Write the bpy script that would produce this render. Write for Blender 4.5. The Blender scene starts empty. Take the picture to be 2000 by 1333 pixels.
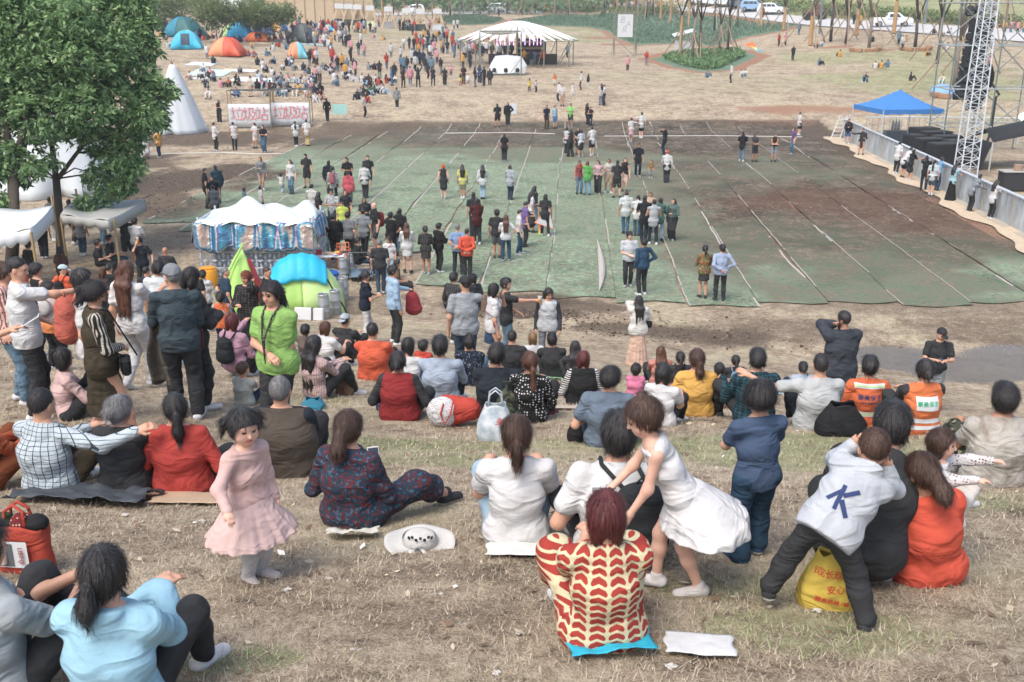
import bpy, math, random
import numpy as np
from mathutils import Vector, Matrix
from mathutils.bvhtree import BVHTree
R=math.radians; sin=math.sin; cos=math.cos; PI=math.pi
SC=bpy.context.scene; COL=SC.collection
rng=np.random.default_rng(7); random.seed(7)
# ---------------- camera, sky, sun, exposure ----------------
CZ=8.05; PITCH=R(18.43); FPX=1944.0
cam=bpy.data.objects.new('camera',bpy.data.cameras.new('camera')); COL.objects.link(cam)
cam.location=(0,0,CZ); cam.rotation_euler=(R(90)-PITCH,0,0)
cam.data.lens=35; cam.data.sensor_width=36; cam.data.clip_end=1500; cam.data.clip_start=.05
cam.data.dof.use_dof=True; cam.data.dof.focus_distance=10; cam.data.dof.aperture_fstop=6.3
SC.camera=cam
W=bpy.data.worlds.new('World'); SC.world=W; W.use_nodes=True
nt=W.node_tree; sky=nt.nodes.new('ShaderNodeTexSky'); sky.sky_type='NISHITA'; sky.sun_disc=False
SUN_EL=R(58); SUN_ROT=R(215)
sky.sun_elevation=SUN_EL; sky.sun_rotation=SUN_ROT; sky.air_density=1.0; sky.dust_density=4.0; sky.ozone_density=.6
nt.links.new(sky.outputs[0],nt.nodes['Background'].inputs[0]); nt.nodes['Background'].inputs[1].default_value=.15
sl=bpy.data.lights.new('sun','SUN'); sl.energy=1.1; sl.angle=R(28); sl.color=(1,.96,.91)
so=bpy.data.objects.new('sun',sl); COL.objects.link(so)
so.rotation_euler=(R(90)-SUN_EL,0,-SUN_ROT+PI)
HZ_D=.0006
SC.view_settings.view_transform='Standard'; SC.view_settings.look='None'; SC.view_settings.gamma=1
SC.view_settings.exposure=0.84
# ---------------- terrain ----------------
_PY=np.array([-40,0,3.4,5,6,7,8,9,10,11,12,13,15,17,20,22,24.5,27,30,71,74,78,86,103,116,124,178,215,240,300,420,700.])
_PZ=np.array([7.2,6.0,5.55,5.17,4.9,4.58,4.3,4.12,3.9,3.62,3.25,2.9,2.35,1.85,1.1,.65,.15,0,0,0,.35,.95,1.6,2.3,2.85,3.2,5.4,7.1,8.0,17,34,52.])
def sst(x,a,b):
    t=np.clip((x-a)/(b-a),0,1); return t*t*(3-2*t)
def TH(X,Y):
    X=np.asarray(X,float); Y=np.asarray(Y,float); z=0
    for o,w in ((-1.2,.2),(-.6,.2),(0,.2),(.6,.2),(1.2,.2)): z=z+w*np.interp(Y+o,_PY,_PZ)
    z=z+2.3*sst(X,18,55)*sst(Y,84,146)+1.0*sst(-X,8,35)*sst(Y,78,104)
    z=z+14*sst(X,14,60)*sst(Y,150+.0*X,215)*.8
    z=z-.045*np.clip(X,-8,8)*sst(Y,8.5,12)*(1-sst(Y,17,25))
    z=z-.075*np.clip(X,-2,10)*sst(Y,9.5,13.5)*(1-sst(Y,22,27))
    z=z+.03*np.sin(X*1.1+Y*.6)*np.sin(Y*.8-X*.3)*(1-sst(Y,22,28))
    return z
_f=np.array([0,cos(PITCH),-sin(PITCH)]); _u=np.array([0,sin(PITCH),cos(PITCH)])
def ray(px,py):
    d=np.array([(px-1000)/FPX,0,0])+_f-_u*((py-666.5)/FPX); return d
def G(px,py,dz=0.):
    """world ground point seen at photo pixel (2000 px wide frame); dz: the pixel shows something dz above the ground"""
    d=ray(px,py); t=np.geomspace(1.2,420,900)
    X=d[0]*t; Y=d[1]*t; Z=CZ+d[2]*t-dz; below=Z<TH(X,Y)
    if not below.any(): i=len(t)-1
    else: i=int(np.argmax(below))
    a,b=t[max(i-1,0)],t[i]
    for _ in range(18):
        m=(a+b)/2
        if CZ+d[2]*m-dz<TH(d[0]*m,d[1]*m): b=m
        else: a=m
    x,y=d[0]*b,d[1]*b
    return Vector((x,y,float(TH(x,y))))
def depth(p): return p[1]*cos(PITCH)-(p[2]-CZ)*sin(PITCH)
def PX(p):
    d=depth(p); return (1000+FPX*p[0]/d, 666.5-FPX*(p[1]*sin(PITCH)+(p[2]-CZ)*cos(PITCH))/d)
def AT(px,py,dep):
    d=ray(px,py); return Vector((d[0]*dep,d[1]*dep,CZ+d[2]*dep))
# ---------------- colours and materials ----------------
def lin(c): return tuple(((v/255)/12.92 if v/255<=.04045 else ((v/255+.055)/1.055)**2.4) for v in c)
PAL=dict(white=(.74,.76,.78),offwhite=(.66,.64,.58),cream=(.62,.52,.36),black=(.026,.028,.031),coal=(.04,.043,.047),navy=(.018,.028,.06),
 slate=(.06,.085,.1),grey=(.27,.29,.3),ltgrey=(.45,.47,.49),dkgrey=(.09,.1,.105),denim=(.1,.19,.27),ltdenim=(.26,.4,.5),dkdenim=(.035,.07,.11),
 blue=(.04,.13,.38),ltblue=(.42,.57,.74),sky=(.2,.55,.72),red=(.55,.035,.03),orange=(.8,.13,.03),brick=(.45,.07,.04),coral=(.7,.16,.12),
 pink=(.74,.42,.42),hotpink=(.75,.2,.33),mauve=(.5,.3,.37),palepink=(.74,.53,.5),maroon=(.13,.02,.03),yellow=(.72,.42,.04),lime=(.3,.6,.14),green=(.06,.25,.12),teal=(.04,.3,.33),
 mint=(.4,.65,.5),neon=(.3,.85,.3),olive=(.06,.06,.035),brown=(.1,.06,.04),tan=(.4,.28,.16),khaki=(.38,.3,.18),beige=(.55,.47,.36),purple=(.25,.12,.42),dkgreen=(.03,.08,.06),
 skin=(.56,.33,.23),skinlight=(.68,.43,.33),skintan=(.42,.23,.15),hair=(.02,.018,.018),hairbrown=(.055,.028,.018),hairauburn=(.085,.035,.02),hairgrey=(.16,.16,.16),hairwhite=(.4,.4,.4),hairred=(.09,.018,.018),
 wood=(.3,.2,.12),palewood=(.5,.38,.24),metal=(.45,.48,.5),rust=(.25,.1,.05),steel=(.3,.32,.33))
MC={}
def col(c):
    if isinstance(c,str):
        if c[0]=='#': return lin((int(c[1:3],16),int(c[3:5],16),int(c[5:7],16)))+(1,)
        return PAL[c]+(1,)
    return tuple(c)+(1,) if len(c)==3 else tuple(c)
class NB:
    def __init__(s,name):
        s.m=bpy.data.materials.new(name); s.m.use_nodes=True; s.t=s.m.node_tree; s.b=s.t.nodes['Principled BSDF']; s.out=s.t.nodes['Material Output']
    def n(s,ty,**k):
        x=s.t.nodes.new('ShaderNode'+ty)
        for a,v in k.items():
            if a[0]=='_': setattr(x,a[1:],v)
            else: x.inputs[int(a[1:]) if a[0]=='i' and a[1:].isdigit() else a].default_value=v
        return x
    def l(s,a,b): s.t.links.new(a,b)
    def co(s,scale=(1,1,1),kind='Object',rot=(0,0,0)):
        if kind=='World': src=s.n('NewGeometry').outputs[0]
        else: src=s.n('TexCoord').outputs[kind]
        mp=s.n('Mapping'); mp.inputs['Scale'].default_value=scale; mp.inputs['Rotation'].default_value=rot; s.l(src,mp.inputs[0]); return mp.outputs[0]
    def noise(s,vec,scale,detail=3,rough=.55,dist=0):
        x=s.n('TexNoise'); x.inputs['Scale'].default_value=scale; x.inputs['Detail'].default_value=detail; x.inputs['Roughness'].default_value=rough; x.inputs['Distortion'].default_value=dist
        if vec is not None: s.l(vec,x.inputs['Vector'])
        return x.outputs['Fac']
    def ramp(s,fac,stops,interp='LINEAR'):
        x=s.n('ValToRGB'); x.color_ramp.interpolation=interp; e=x.color_ramp.elements
        while len(e)<len(stops): e.new(.5)
        for i,(p,c) in enumerate(stops):
            e[i].position=p; e[i].color=col(c) if not isinstance(c,(int,float)) else (c,c,c,1)
        s.l(fac,x.inputs[0]); return x.outputs[0]
    def mix(s,fac,a,b,mode='MIX'):
        x=s.n('Mix',_data_type='RGBA',_blend_type=mode)
        for i,v in ((0,fac),(6,a),(7,b)):
            if hasattr(v,'links') or hasattr(v,'is_linked'): s.l(v,x.inputs[i])
            else: x.inputs[i].default_value=v if i==0 else col(v)
        return x.outputs[2]
    def math(s,op,a,b=0,c=None):
        x=s.n('Math',_operation=op)
        for i,v in enumerate((a,b) if c is None else (a,b,c)):
            if isinstance(v,(int,float)): x.inputs[i].default_value=v
            else: s.l(v,x.inputs[i])
        return x.outputs[0]
    def bump(s,h,strength=.4,dist=.02):
        x=s.n('Bump'); x.inputs['Strength'].default_value=strength; x.inputs['Distance'].default_value=dist; s.l(h,x.inputs['Height']); s.l(x.outputs[0],s.b.inputs['Normal'])
    def fin(s,c,rough=.8,metal=0,spec=None):
        if c is not None:
            if hasattr(c,'links') or hasattr(c,'is_linked'): s.l(c,s.b.inputs['Base Color'])
            else: s.b.inputs['Base Color'].default_value=col(c)
        s.b.inputs['Roughness'].default_value=rough; s.b.inputs['Metallic'].default_value=metal
        if spec is not None: s.b.inputs['Specular IOR Level'].default_value=spec
        return s.m
def sepaxis(b,vec):
    x=b.n('SeparateXYZ'); b.l(vec,x.inputs[0]); return x.outputs
def cloth(spec):
    """spec: 'white' or '#rrggbb' or 'plaid|a|b|n', 'vstripe|a|b|n', 'hstripe|a|b|n', 'dots|a|b|n', 'floral|a|b|n', 'swirl|a|b|n'"""
    if spec in MC: return MC[spec]
    q=spec.split('|'); b=NB('cloth'); o=b.co()
    def ds(x):
        if x=='' or x.replace('.','').isdigit(): return x
        c=col(x)[:3]; g=.3*c[0]+.59*c[1]+.11*c[2]; return tuple(min(.57,v*.84+g*.16+.006) for v in c)
    q=[q[0] if len(q)>1 else ds(q[0])]+[ds(x) for x in q[1:]]
    if len(q)==1: c=col(q[0]); base=b.mix(b.ramp(b.noise(o,7,2),[(.3,0.),(.7,1.)]),[v*.86 for v in c[:3]],[min(v*1.08+.002,.9) for v in c[:3]])
    else:
        kind,a,c2,n=q[0],q[1],q[2],float(q[3]); X,Y,Z=sepaxis(b,o)
        wob=b.math('MULTIPLY',b.noise(o,5,1),.25 if kind!='plaid' else .08)
        def wave(v,duty,f=n):
            s_=b.math('FRACT',b.math('MULTIPLY',b.math('ADD',v,b.math('MULTIPLY',wob,.12)),f)); return b.math('LESS_THAN',s_,duty)
        ang=b.math('MULTIPLY',b.math('ARCTAN2',X,b.math('ADD',b.math('ABSOLUTE',Y),.12)),.16)
        if kind=='vstripe': f=wave(ang,.45)
        elif kind=='hstripe': f=wave(Z,.5)
        elif kind=='plaid': f=b.math('MULTIPLY',b.math('ADD',wave(Z,.38),wave(ang,.38)),.5)
        elif kind=='grid': f=b.math('MAXIMUM',wave(Z,.12),wave(ang,.12))
        elif kind=='dots':
            v=b.n('TexVoronoi'); v.inputs['Scale'].default_value=n; v.inputs['Randomness'].default_value=.25; b.l(o,v.inputs[0]); f=b.math('LESS_THAN',v.outputs[0],.3)
        elif kind=='stain':
            f=b.ramp(b.noise(b.co((1,1,.8)),n,4,.65,.4),[(.5,0.),(.68,.75)])
        elif kind=='floral':
            f=b.math('GREATER_THAN',b.noise(o,n,1,.5,1.5),.53)
        else: # swirl: rows of curled drops between pale stripes
            u=b.math('MULTIPLY',ang,n*2.1); row=b.math('ABSOLUTE',b.math('SUBTRACT',b.math('FRACT',u),.5))
            cu=b.math('SINE',b.math('ADD',b.math('MULTIPLY',Z,n*19),b.math('MULTIPLY',row,6)))
            f=b.math('MULTIPLY',b.math('LESS_THAN',b.math('ADD',row,b.math('MULTIPLY',cu,-.06)),.37),b.math('GREATER_THAN',cu,-.55))
        base=b.mix(f,a,c2)
        if kind=='floral': base=b.mix(b.math('GREATER_THAN',b.noise(o,n*1.7,1),.63),base,'offwhite' if len(q)<5 else q[4])
    rd=lambda sc,st,ds: b.math('SUBTRACT',1.,b.math('ABSOLUTE',b.math('SUBTRACT',b.math('MULTIPLY',b.noise(b.co(st),sc,2,.5,ds),4),2)))
    h=b.math('ADD',b.math('ADD',b.math('MULTIPLY',rd(3.6,(1,1,2.1),.9),.6),b.math('MULTIPLY',rd(9,(1.3,1.3,1.6),.6),.1)),b.math('ADD',b.math('MULTIPLY',b.noise(o,60,3),.06),b.math('MULTIPLY',b.noise(o,300,1),.03))); b.bump(h,.8,.028)
    m=b.fin(base,.88,0,.25); MC[spec]=m; m.name='cloth_'+spec.split('|')[0].replace('#','tint_'); return m
def plain(name,c,rough=.7,metal=0,bumps=0,scale=20,var=.15,spec=None):
    key=('P',name)
    if key in MC: return MC[key]
    b=NB(name); o=b.co(); cc=col(c)[:3]
    base=b.mix(b.noise(o,scale*.4,4,.6),[v*(1-var) for v in cc],[min(v*(1+var),.95) for v in cc])
    if bumps: b.bump(b.noise(o,scale,3),.5,bumps)
    m=b.fin(base,rough,metal,spec); MC[key]=m; return m
def skinmat(c):
    key='skin'+c
    if key in MC: return MC[key]
    b=NB('skin'); o=b.co(); cc=col(c)[:3]
    base=b.mix(b.noise(o,18,3),[cc[0]*.9,cc[1]*.82,cc[2]*.8],[min(cc[0]*1.06,1),cc[1]*1.05,cc[2]*1.02])
    b.b.inputs['Subsurface Weight'].default_value=.0; b.b.inputs['Subsurface Radius'].default_value=(.02,.008,.004)
    m=b.fin(base,.5,0,.35); MC[key]=m; return m
def hairmat(c):
    key='hair'+c
    if key in MC: return MC[key]
    b=NB('hair_strands'); cc=col(c)[:3]; st=b.noise(b.co((90,90,7)),1.0,3,.7)
    base=b.mix(b.ramp(st,[(.35,0.),(.7,1.)]),[v*.6 for v in cc],[v*1.9+.006 for v in cc])
    b.bump(st,.7,.012); m=b.fin(base,.42,0,.5); MC[key]=m; return m
# ---------------- object helpers ----------------
def tag(o,label=None,cat=None,group=None,kind=None):
    if label: o['label']=label
    if cat: o['category']=cat
    if group: o['group']=group
    if kind: o['kind']=kind
    return o
def mkmesh(name,V,F,smooth=True,mats=(),mi=None):
    """V (n,3) array, F (m,4) or (m,3) int array or list of such"""
    me=bpy.data.meshes.new(name); V=np.asarray(V,np.float32)
    Fs=[np.asarray(f,np.int32) for f in (F if isinstance(F,list) else [F]) if len(f)]
    me.vertices.add(len(V)); me.vertices.foreach_set('co',V.ravel())
    if Fs:
        tot=sum(f.size for f in Fs); me.loops.add(tot); me.loops.foreach_set('vertex_index',np.concatenate([f.ravel() for f in Fs]))
        cnt=np.concatenate([np.full(len(f),f.shape[1],np.int32) for f in Fs]); st=np.concatenate([[0],np.cumsum(cnt)[:-1]]).astype(np.int32)
        me.polygons.add(len(cnt)); me.polygons.foreach_set('loop_start',st)
        me.polygons.foreach_set('use_smooth',np.full(len(cnt),bool(smooth)))
        if mi is not None: me.polygons.foreach_set('material_index',np.asarray(mi,np.int32))
    for m in mats: me.materials.append(m)
    me.update(calc_edges=True); return me
def obj(name,me,parent=None,loc=(0,0,0),rz=0):
    o=bpy.data.objects.new(name,me); COL.objects.link(o); o.location=loc; o.rotation_euler=(0,0,rz)
    if parent: o.parent=parent
    return o
def empty(name,loc,rz=0):
    o=bpy.data.objects.new(name,None); COL.objects.link(o); o.location=loc; o.rotation_euler=(0,0,rz); o.empty_display_size=.1; return o
class MB:
    """collects boxes, bars, tubes, sheets into one mesh"""
    def __init__(s): s.V=[]; s.F=[]; s.n=0
    def add(s,V,F):
        V=np.asarray(V,float).reshape(-1,3); s.V.append(V)
        for f in F: s.F.append([int(i)+s.n for i in f])
        s.n+=len(V); return s
    def box(s,c,size,rz=0,rx=0,ry=0,bev=0,taper=1.):
        M=Matrix.Rotation(rz,3,'Z')@Matrix.Rotation(ry,3,'Y')@Matrix.Rotation(rx,3,'X'); x,y,z=[v/2 for v in size]
        if bev:
            bv=min(bev,x*.49,y*.49,z*.49); P=[]
            for zz,ins in ((-z,bv),(-z+bv,0),(z-bv,0),(z,bv)):
                for (sx,sy) in ((-1,-1),(1,-1),(1,1),(-1,1)):
                    if sx*sy>0: P+=[(sx*(x-ins),sy*(y-bv-ins*.5),zz),(sx*(x-bv-ins*.5),sy*(y-ins),zz)]
                    else: P+=[(sx*(x-bv-ins*.5),sy*(y-ins),zz),(sx*(x-ins),sy*(y-bv-ins*.5),zz)]
            # order each ring counter clockwise by angle
            V=[]
            for r in range(4):
                ring=P[r*8:r*8+8]; ring.sort(key=lambda p:math.atan2(p[1]/y,p[0]/x)); V+=ring
            F=[[r*8+i,r*8+(i+1)%8,(r+1)*8+(i+1)%8,(r+1)*8+i] for r in range(3) for i in range(8)]+[list(range(7,-1,-1)),list(range(24,32))]
        else:
            V=[(sx*x*(taper if sz>0 else 1),sy*y*(taper if sz>0 else 1),sz*z) for sz in (-1,1) for (sx,sy) in ((-1,-1),(1,-1),(1,1),(-1,1))]
            F=[[3,2,1,0],[4,5,6,7],[0,1,5,4],[1,2,6,5],[2,3,7,6],[3,0,4,7]]
        return s.add([Vector(c)+M@Vector(v) for v in V],F)
    def tube(s,pts,r,n=8,cap=True):
        pts=[Vector(p) for p in pts]; rr=r if isinstance(r,(list,tuple)) else [r]*len(pts); V=[]; F=[]
        up=Vector((0,0,1)); px=None
        for i,p in enumerate(pts):
            d=(pts[min(i+1,len(pts)-1)]-pts[max(i-1,0)]); d=d.normalized() if d.length>1e-9 else Vector((0,0,1))
            a=px if px is not None else (up if abs(d.z)<.9 else Vector((1,0,0)))
            x=(a-d*a.dot(d)); x=x.normalized() if x.length>1e-6 else d.orthogonal().normalized(); px=x; y=d.cross(x)
            for j in range(n): t=2*PI*j/n; V.append(p+(x*cos(t)+y*sin(t))*rr[i])
        for i in range(len(pts)-1):
            for j in range(n): F.append([i*n+j,i*n+(j+1)%n,(i+1)*n+(j+1)%n,(i+1)*n+j])
        if cap: F+=[list(range(n-1,-1,-1)),[(len(pts)-1)*n+j for j in range(n)]]
        return s.add(V,F)
    def bar(s,a,b,w=.04): return s.tube([a,b],w/2,6)
    def lathe(s,prof,c=(0,0,0),n=20,M=None):
        V=[];F=[]
        for r,z in prof:
            for j in range(n):
                t=2*PI*j/n; v=Vector((r*cos(t),r*sin(t),z)); v=M@v if M else v; V.append(v+Vector(c))
        for i in range(len(prof)-1):
            for j in range(n): F.append([i*n+j,i*n+(j+1)%n,(i+1)*n+(j+1)%n,(i+1)*n+j])
        return s.add(V,F)
    def grid(s,fn,nu,nv):
        V=[fn(i/nu,j/nv) for i in range(nu+1) for j in range(nv+1)]
        F=[[i*(nv+1)+j,(i+1)*(nv+1)+j,(i+1)*(nv+1)+j+1,i*(nv+1)+j+1] for i in range(nu) for j in range(nv)]
        return s.add(V,F)
    def poly(s,pts): return s.add(pts,[list(range(len(pts)))])
    def build(s,name,mat,parent=None,smooth=False,loc=(0,0,0),rz=0,solid=0):
        me=bpy.data.meshes.new(name); V=np.concatenate(s.V) if s.V else np.zeros((0,3)); me.from_pydata(V.tolist(),[],s.F)
        if mat: me.materials.append(mat)
        if smooth: me.polygons.foreach_set('use_smooth',[True]*len(me.polygons))
        o=obj(name,me,parent,loc,rz)
        if solid: md=o.modifiers.new('Solidify','SOLIDIFY'); md.thickness=solid; md.offset=0
        if smooth=='auto':
            me.polygons.foreach_set('use_smooth',[True]*len(me.polygons)); 
            try: me.set_sharp_from_angle(angle=R(35))
            except Exception: pass
        return o
def textmesh(s,size,M,mat,name='lettering',parent=None,ext=.002,wrap=None,bold=0):
    """lettering as a mesh; M: 4x4 placing the text plane; wrap: BVH to drop the letters on, along M's -Z"""
    cu=bpy.data.curves.new(name,'FONT'); cu.body=s; cu.size=size; cu.align_x='CENTER'; cu.align_y='CENTER'; cu.extrude=ext; cu.offset=bold
    t=bpy.data.objects.new('tmp',cu); COL.objects.link(t)
    dg=bpy.context.evaluated_depsgraph_get(); me=bpy.data.meshes.new_from_object(t.evaluated_get(dg)); bpy.data.objects.remove(t)
    zax=(M.to_3x3()@Vector((0,0,1))).normalized()
    for v in me.vertices:
        z=v.co.z; p=M@Vector((v.co.x,v.co.y,0))
        if wrap is not None:
            h=wrap.ray_cast(p+zax*.3,-zax,.8)
            if h[0] is not None: p=h[0]
        v.co=p+zax*(z+.004)
    me.materials.clear(); me.materials.append(mat); me.name=name
    return obj(name,me,parent)
# ---------------- ground ----------------
def lattice(seed,n=256):
    r=np.random.default_rng(seed).random((n,n)); return r
_LT=[lattice(i) for i in range(4)]
def vn(X,Y,sc,k=0):
    x=np.asarray(X)*sc+1000; y=np.asarray(Y)*sc+1000; i=np.floor(x).astype(int); j=np.floor(y).astype(int); u=x-i; v=y-j; u=u*u*(3-2*u); v=v*v*(3-2*v); L=_LT[k]; n=256
    return (L[i%n,j%n]*(1-u)*(1-v)+L[(i+1)%n,j%n]*u*(1-v)+L[i%n,(j+1)%n]*(1-u)*v+L[(i+1)%n,(j+1)%n]*u*v)
def fbm(X,Y,sc,k=0,o=4):
    s=0;a=1;t=0
    for q in range(o): s=s+a*vn(X,Y,sc*2**q,(k+q)%4); t+=a; a*=.55
    return s/t
def inpoly(X,Y,P):
    r=np.zeros(np.shape(X),bool); n=len(P)
    for i in range(n):
        (x0,y0),(x1,y1)=P[i],P[(i+1)%n]; c=((y0>Y)!=(y1>Y))&(X<(x1-x0)*(Y-y0)/((y1-y0)+1e-12)+x0); r^=c
    return r
def polyd(X,Y,P):
    d=np.full(np.shape(X),1e9); n=len(P)
    for i in range(n):
        (x0,y0),(x1,y1)=P[i],P[(i+1)%n]; dx,dy=x1-x0,y1-y0; t=np.clip(((X-x0)*dx+(Y-y0)*dy)/(dx*dx+dy*dy+1e-9),0,1); d=np.minimum(d,np.hypot(X-x0-t*dx,Y-y0-t*dy))
    return d
def wpoly(pts): return [(G(*p).x,G(*p).y) for p in pts]
BEDS=[wpoly(p) for p in ([(1000,42),(1080,30),(1200,26),(1300,27),(1420,36),(1500,48),(1560,49),(1520,62),(1450,74),(1390,92),(1340,84),(1240,88),(1205,75),(1190,62),(1150,54),(1060,51)],
 [(1272,116),(1310,106),(1400,101),(1455,102),(1478,110),(1450,124),(1425,137),(1370,141),(1315,131)],[(858,36),(900,32),(950,34),(985,40),(960,48),(900,50),(865,46)])]
# patches of bare mud / grass / red soil, each a soft-edged ellipse lying on the ground (centre, half sizes in metres)
PATCH=[(1700,395,7.5,6.5,0,1.3),(1620,390,5,4,2,.6),(1750,420,5,4,2,.5),(1560,420,4,4,0,.5),(1840,480,4,4,0,.7),(1650,470,5,4,0,.45),(1050,612,2.2,.8,0,1),(1350,655,3.4,1.3,0,.8),(1180,640,2,1,0,.75),(1500,640,3,1,0,.6),(1800,715,2.6,1.3,0,.5),(1960,650,3,1.2,0,.6),(1830,640,2,.8,0,.5),
 (380,350,6.5,6,0,1.),(300,400,4,4,0,.8),(330,470,5,3,0,.55),(640,600,3,1.5,0,.5),(250,560,4,2,0,.6),(880,610,3,1,0,.4),(430,270,10,5,0,.85),(650,262,6,5,0,.7),(230,320,5,5,0,.8),(1080,262,14,3,0,.75),(1450,290,8,4,0,.7),(760,260,7,3,0,.8),(1500,345,4,3,0,.55),(1420,520,3,3,0,.3),(1300,330,6,5,0,.25),
 (1060,310,3,3,0,.55),(950,175,6,3,0,.35),(900,122,8,5,0,.5),(1120,112,6,3,0,.5),(480,88,6,3,0,.6),(1700,265,7,4,0,.6),(120,430,4,4,0,.5),(150,560,3,3,0,.6),(560,560,4,2.5,0,.35),(700,520,2,2,0,.4),(500,1070,.8,.3,0,.4),(850,1120,.5,.25,0,.5),(880,1200,.8,.3,0,.45),(1180,1110,.6,.2,0,.4),(340,830,.8,.3,0,.5),
 (740,870,1.6,.6,1,.8),(900,900,1.4,.5,1,.75),(1450,870,1.8,.6,1,.85),(1600,900,1.6,.6,1,.8),(1900,980,1.2,.6,1,.7),(1600,1230,.8,.35,1,.7),(1150,870,1.2,.5,1,.6),(600,780,1.2,.6,1,.5),(900,650,2.5,1,1,.3),(1250,760,3,1.2,1,.5),(1450,1150,.8,.3,1,.5),(470,1290,.35,.15,1,.7),(120,680,1.5,.8,1,.4),(660,640,1.6,1,1,.45),(1700,800,2,1,1,.6),
 (1850,160,16,14,1,.75),(1700,110,16,10,1,.7),(1500,170,16,8,1,.4),(1150,75,14,10,1,.75),(1300,150,14,5,1,.45),(800,70,16,14,1,.55),(1900,30,60,20,1,.9),(1600,10,60,14,1,.95),(1950,250,6,8,1,.5),(650,50,20,12,1,.3),
 (1170,75,3,3,2,.9),(1210,88,3,2.5,2,.8),(1640,215,9,2.2,2,.6),(1500,240,6,1.5,2,.4),(1720,98,3,1.5,2,.8),(1640,92,3,1.5,2,.7),(1100,24,25,4,2,.6),(1700,390,4,4,2,.5),(1850,55,20,3,2,.6),(1960,440,5,4,2,.5)]
PATCH+=[(1030,590,3,1.2,0,.9),(1130,600,3,.8,0,.7),(1700,420,9,8,0,.75),(1450,360,9,8,0,.6),(1600,500,8,5,0,.62),(1150,300,14,6,0,.55),(950,600,1.5,1,0,.8),(1050,300,9,7,0,.42),(1250,300,8,6,0,.5),(1550,300,10,7,0,.6),(1500,480,5,5,0,.5),(1700,560,6,4,0,.55),(1900,600,5,2,0,.5),(1380,560,3,3,0,.35),(1330,470,3,5,0,.45),(820,330,5,6,0,.35),(900,290,8,5,0,.45),(1120,350,5,6,0,.3),(1750,330,7,6,0,.55),(1600,540,6,3,0,.5),(1850,560,6,2.5,0,.55),(1300,400,3,6,0,.4),(1450,430,4,6,0,.5),(900,440,3,3,0,.3),(1180,430,3,5,0,.35),(700,300,7,4,0,.45),(620,350,4,6,0,.35),(1010,400,3,5,0,.25)]
PW=[(G(p[0],p[1]),)+p[2:] for p in PATCH]
WET=[(G(1770,705),1.7,1.0),(G(1900,725),1.9,1.2),(G(1990,700),1.6,.9)]
def fields(X,Y):
    w1=fbm(X,Y,.35,0)-.5; w2=fbm(X,Y,1.6,1)-.5; out=[np.zeros(X.shape) for _ in range(4)]
    for c,rx,ry,ch,st in PW:
        d=np.hypot((X-c.x)/rx,(Y-c.y)/ry)+w1*1.1+w2*.5; out[ch]=np.maximum(out[ch],st*(1-sst(d,.45,1.15)))
    fld=sst(Y,30,35)*(1-sst(Y,73,75)); out[0]=np.maximum(out[0],np.clip(fld*(.66*sst(X-.06*Y,-1,7)+.06)+.72*sst(Y,57,64)*(1-sst(Y,73,75))*(np.abs(X)<24)+w1*.5*fld,0,1)*(out[0]*0+1)*(np.abs(X-.06*Y)<18))
    for P in BEDS:
        ins=inpoly(X,Y,P); d=polyd(X,Y,P); out[3]=np.maximum(out[3],ins*1.); out[2]=np.maximum(out[2],np.where(d<1.3+w1*1.5,.95,0)*(1-ins)); 
    out[2]=np.where(out[3]>0,0,out[2]); return out
_W=[]
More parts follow.
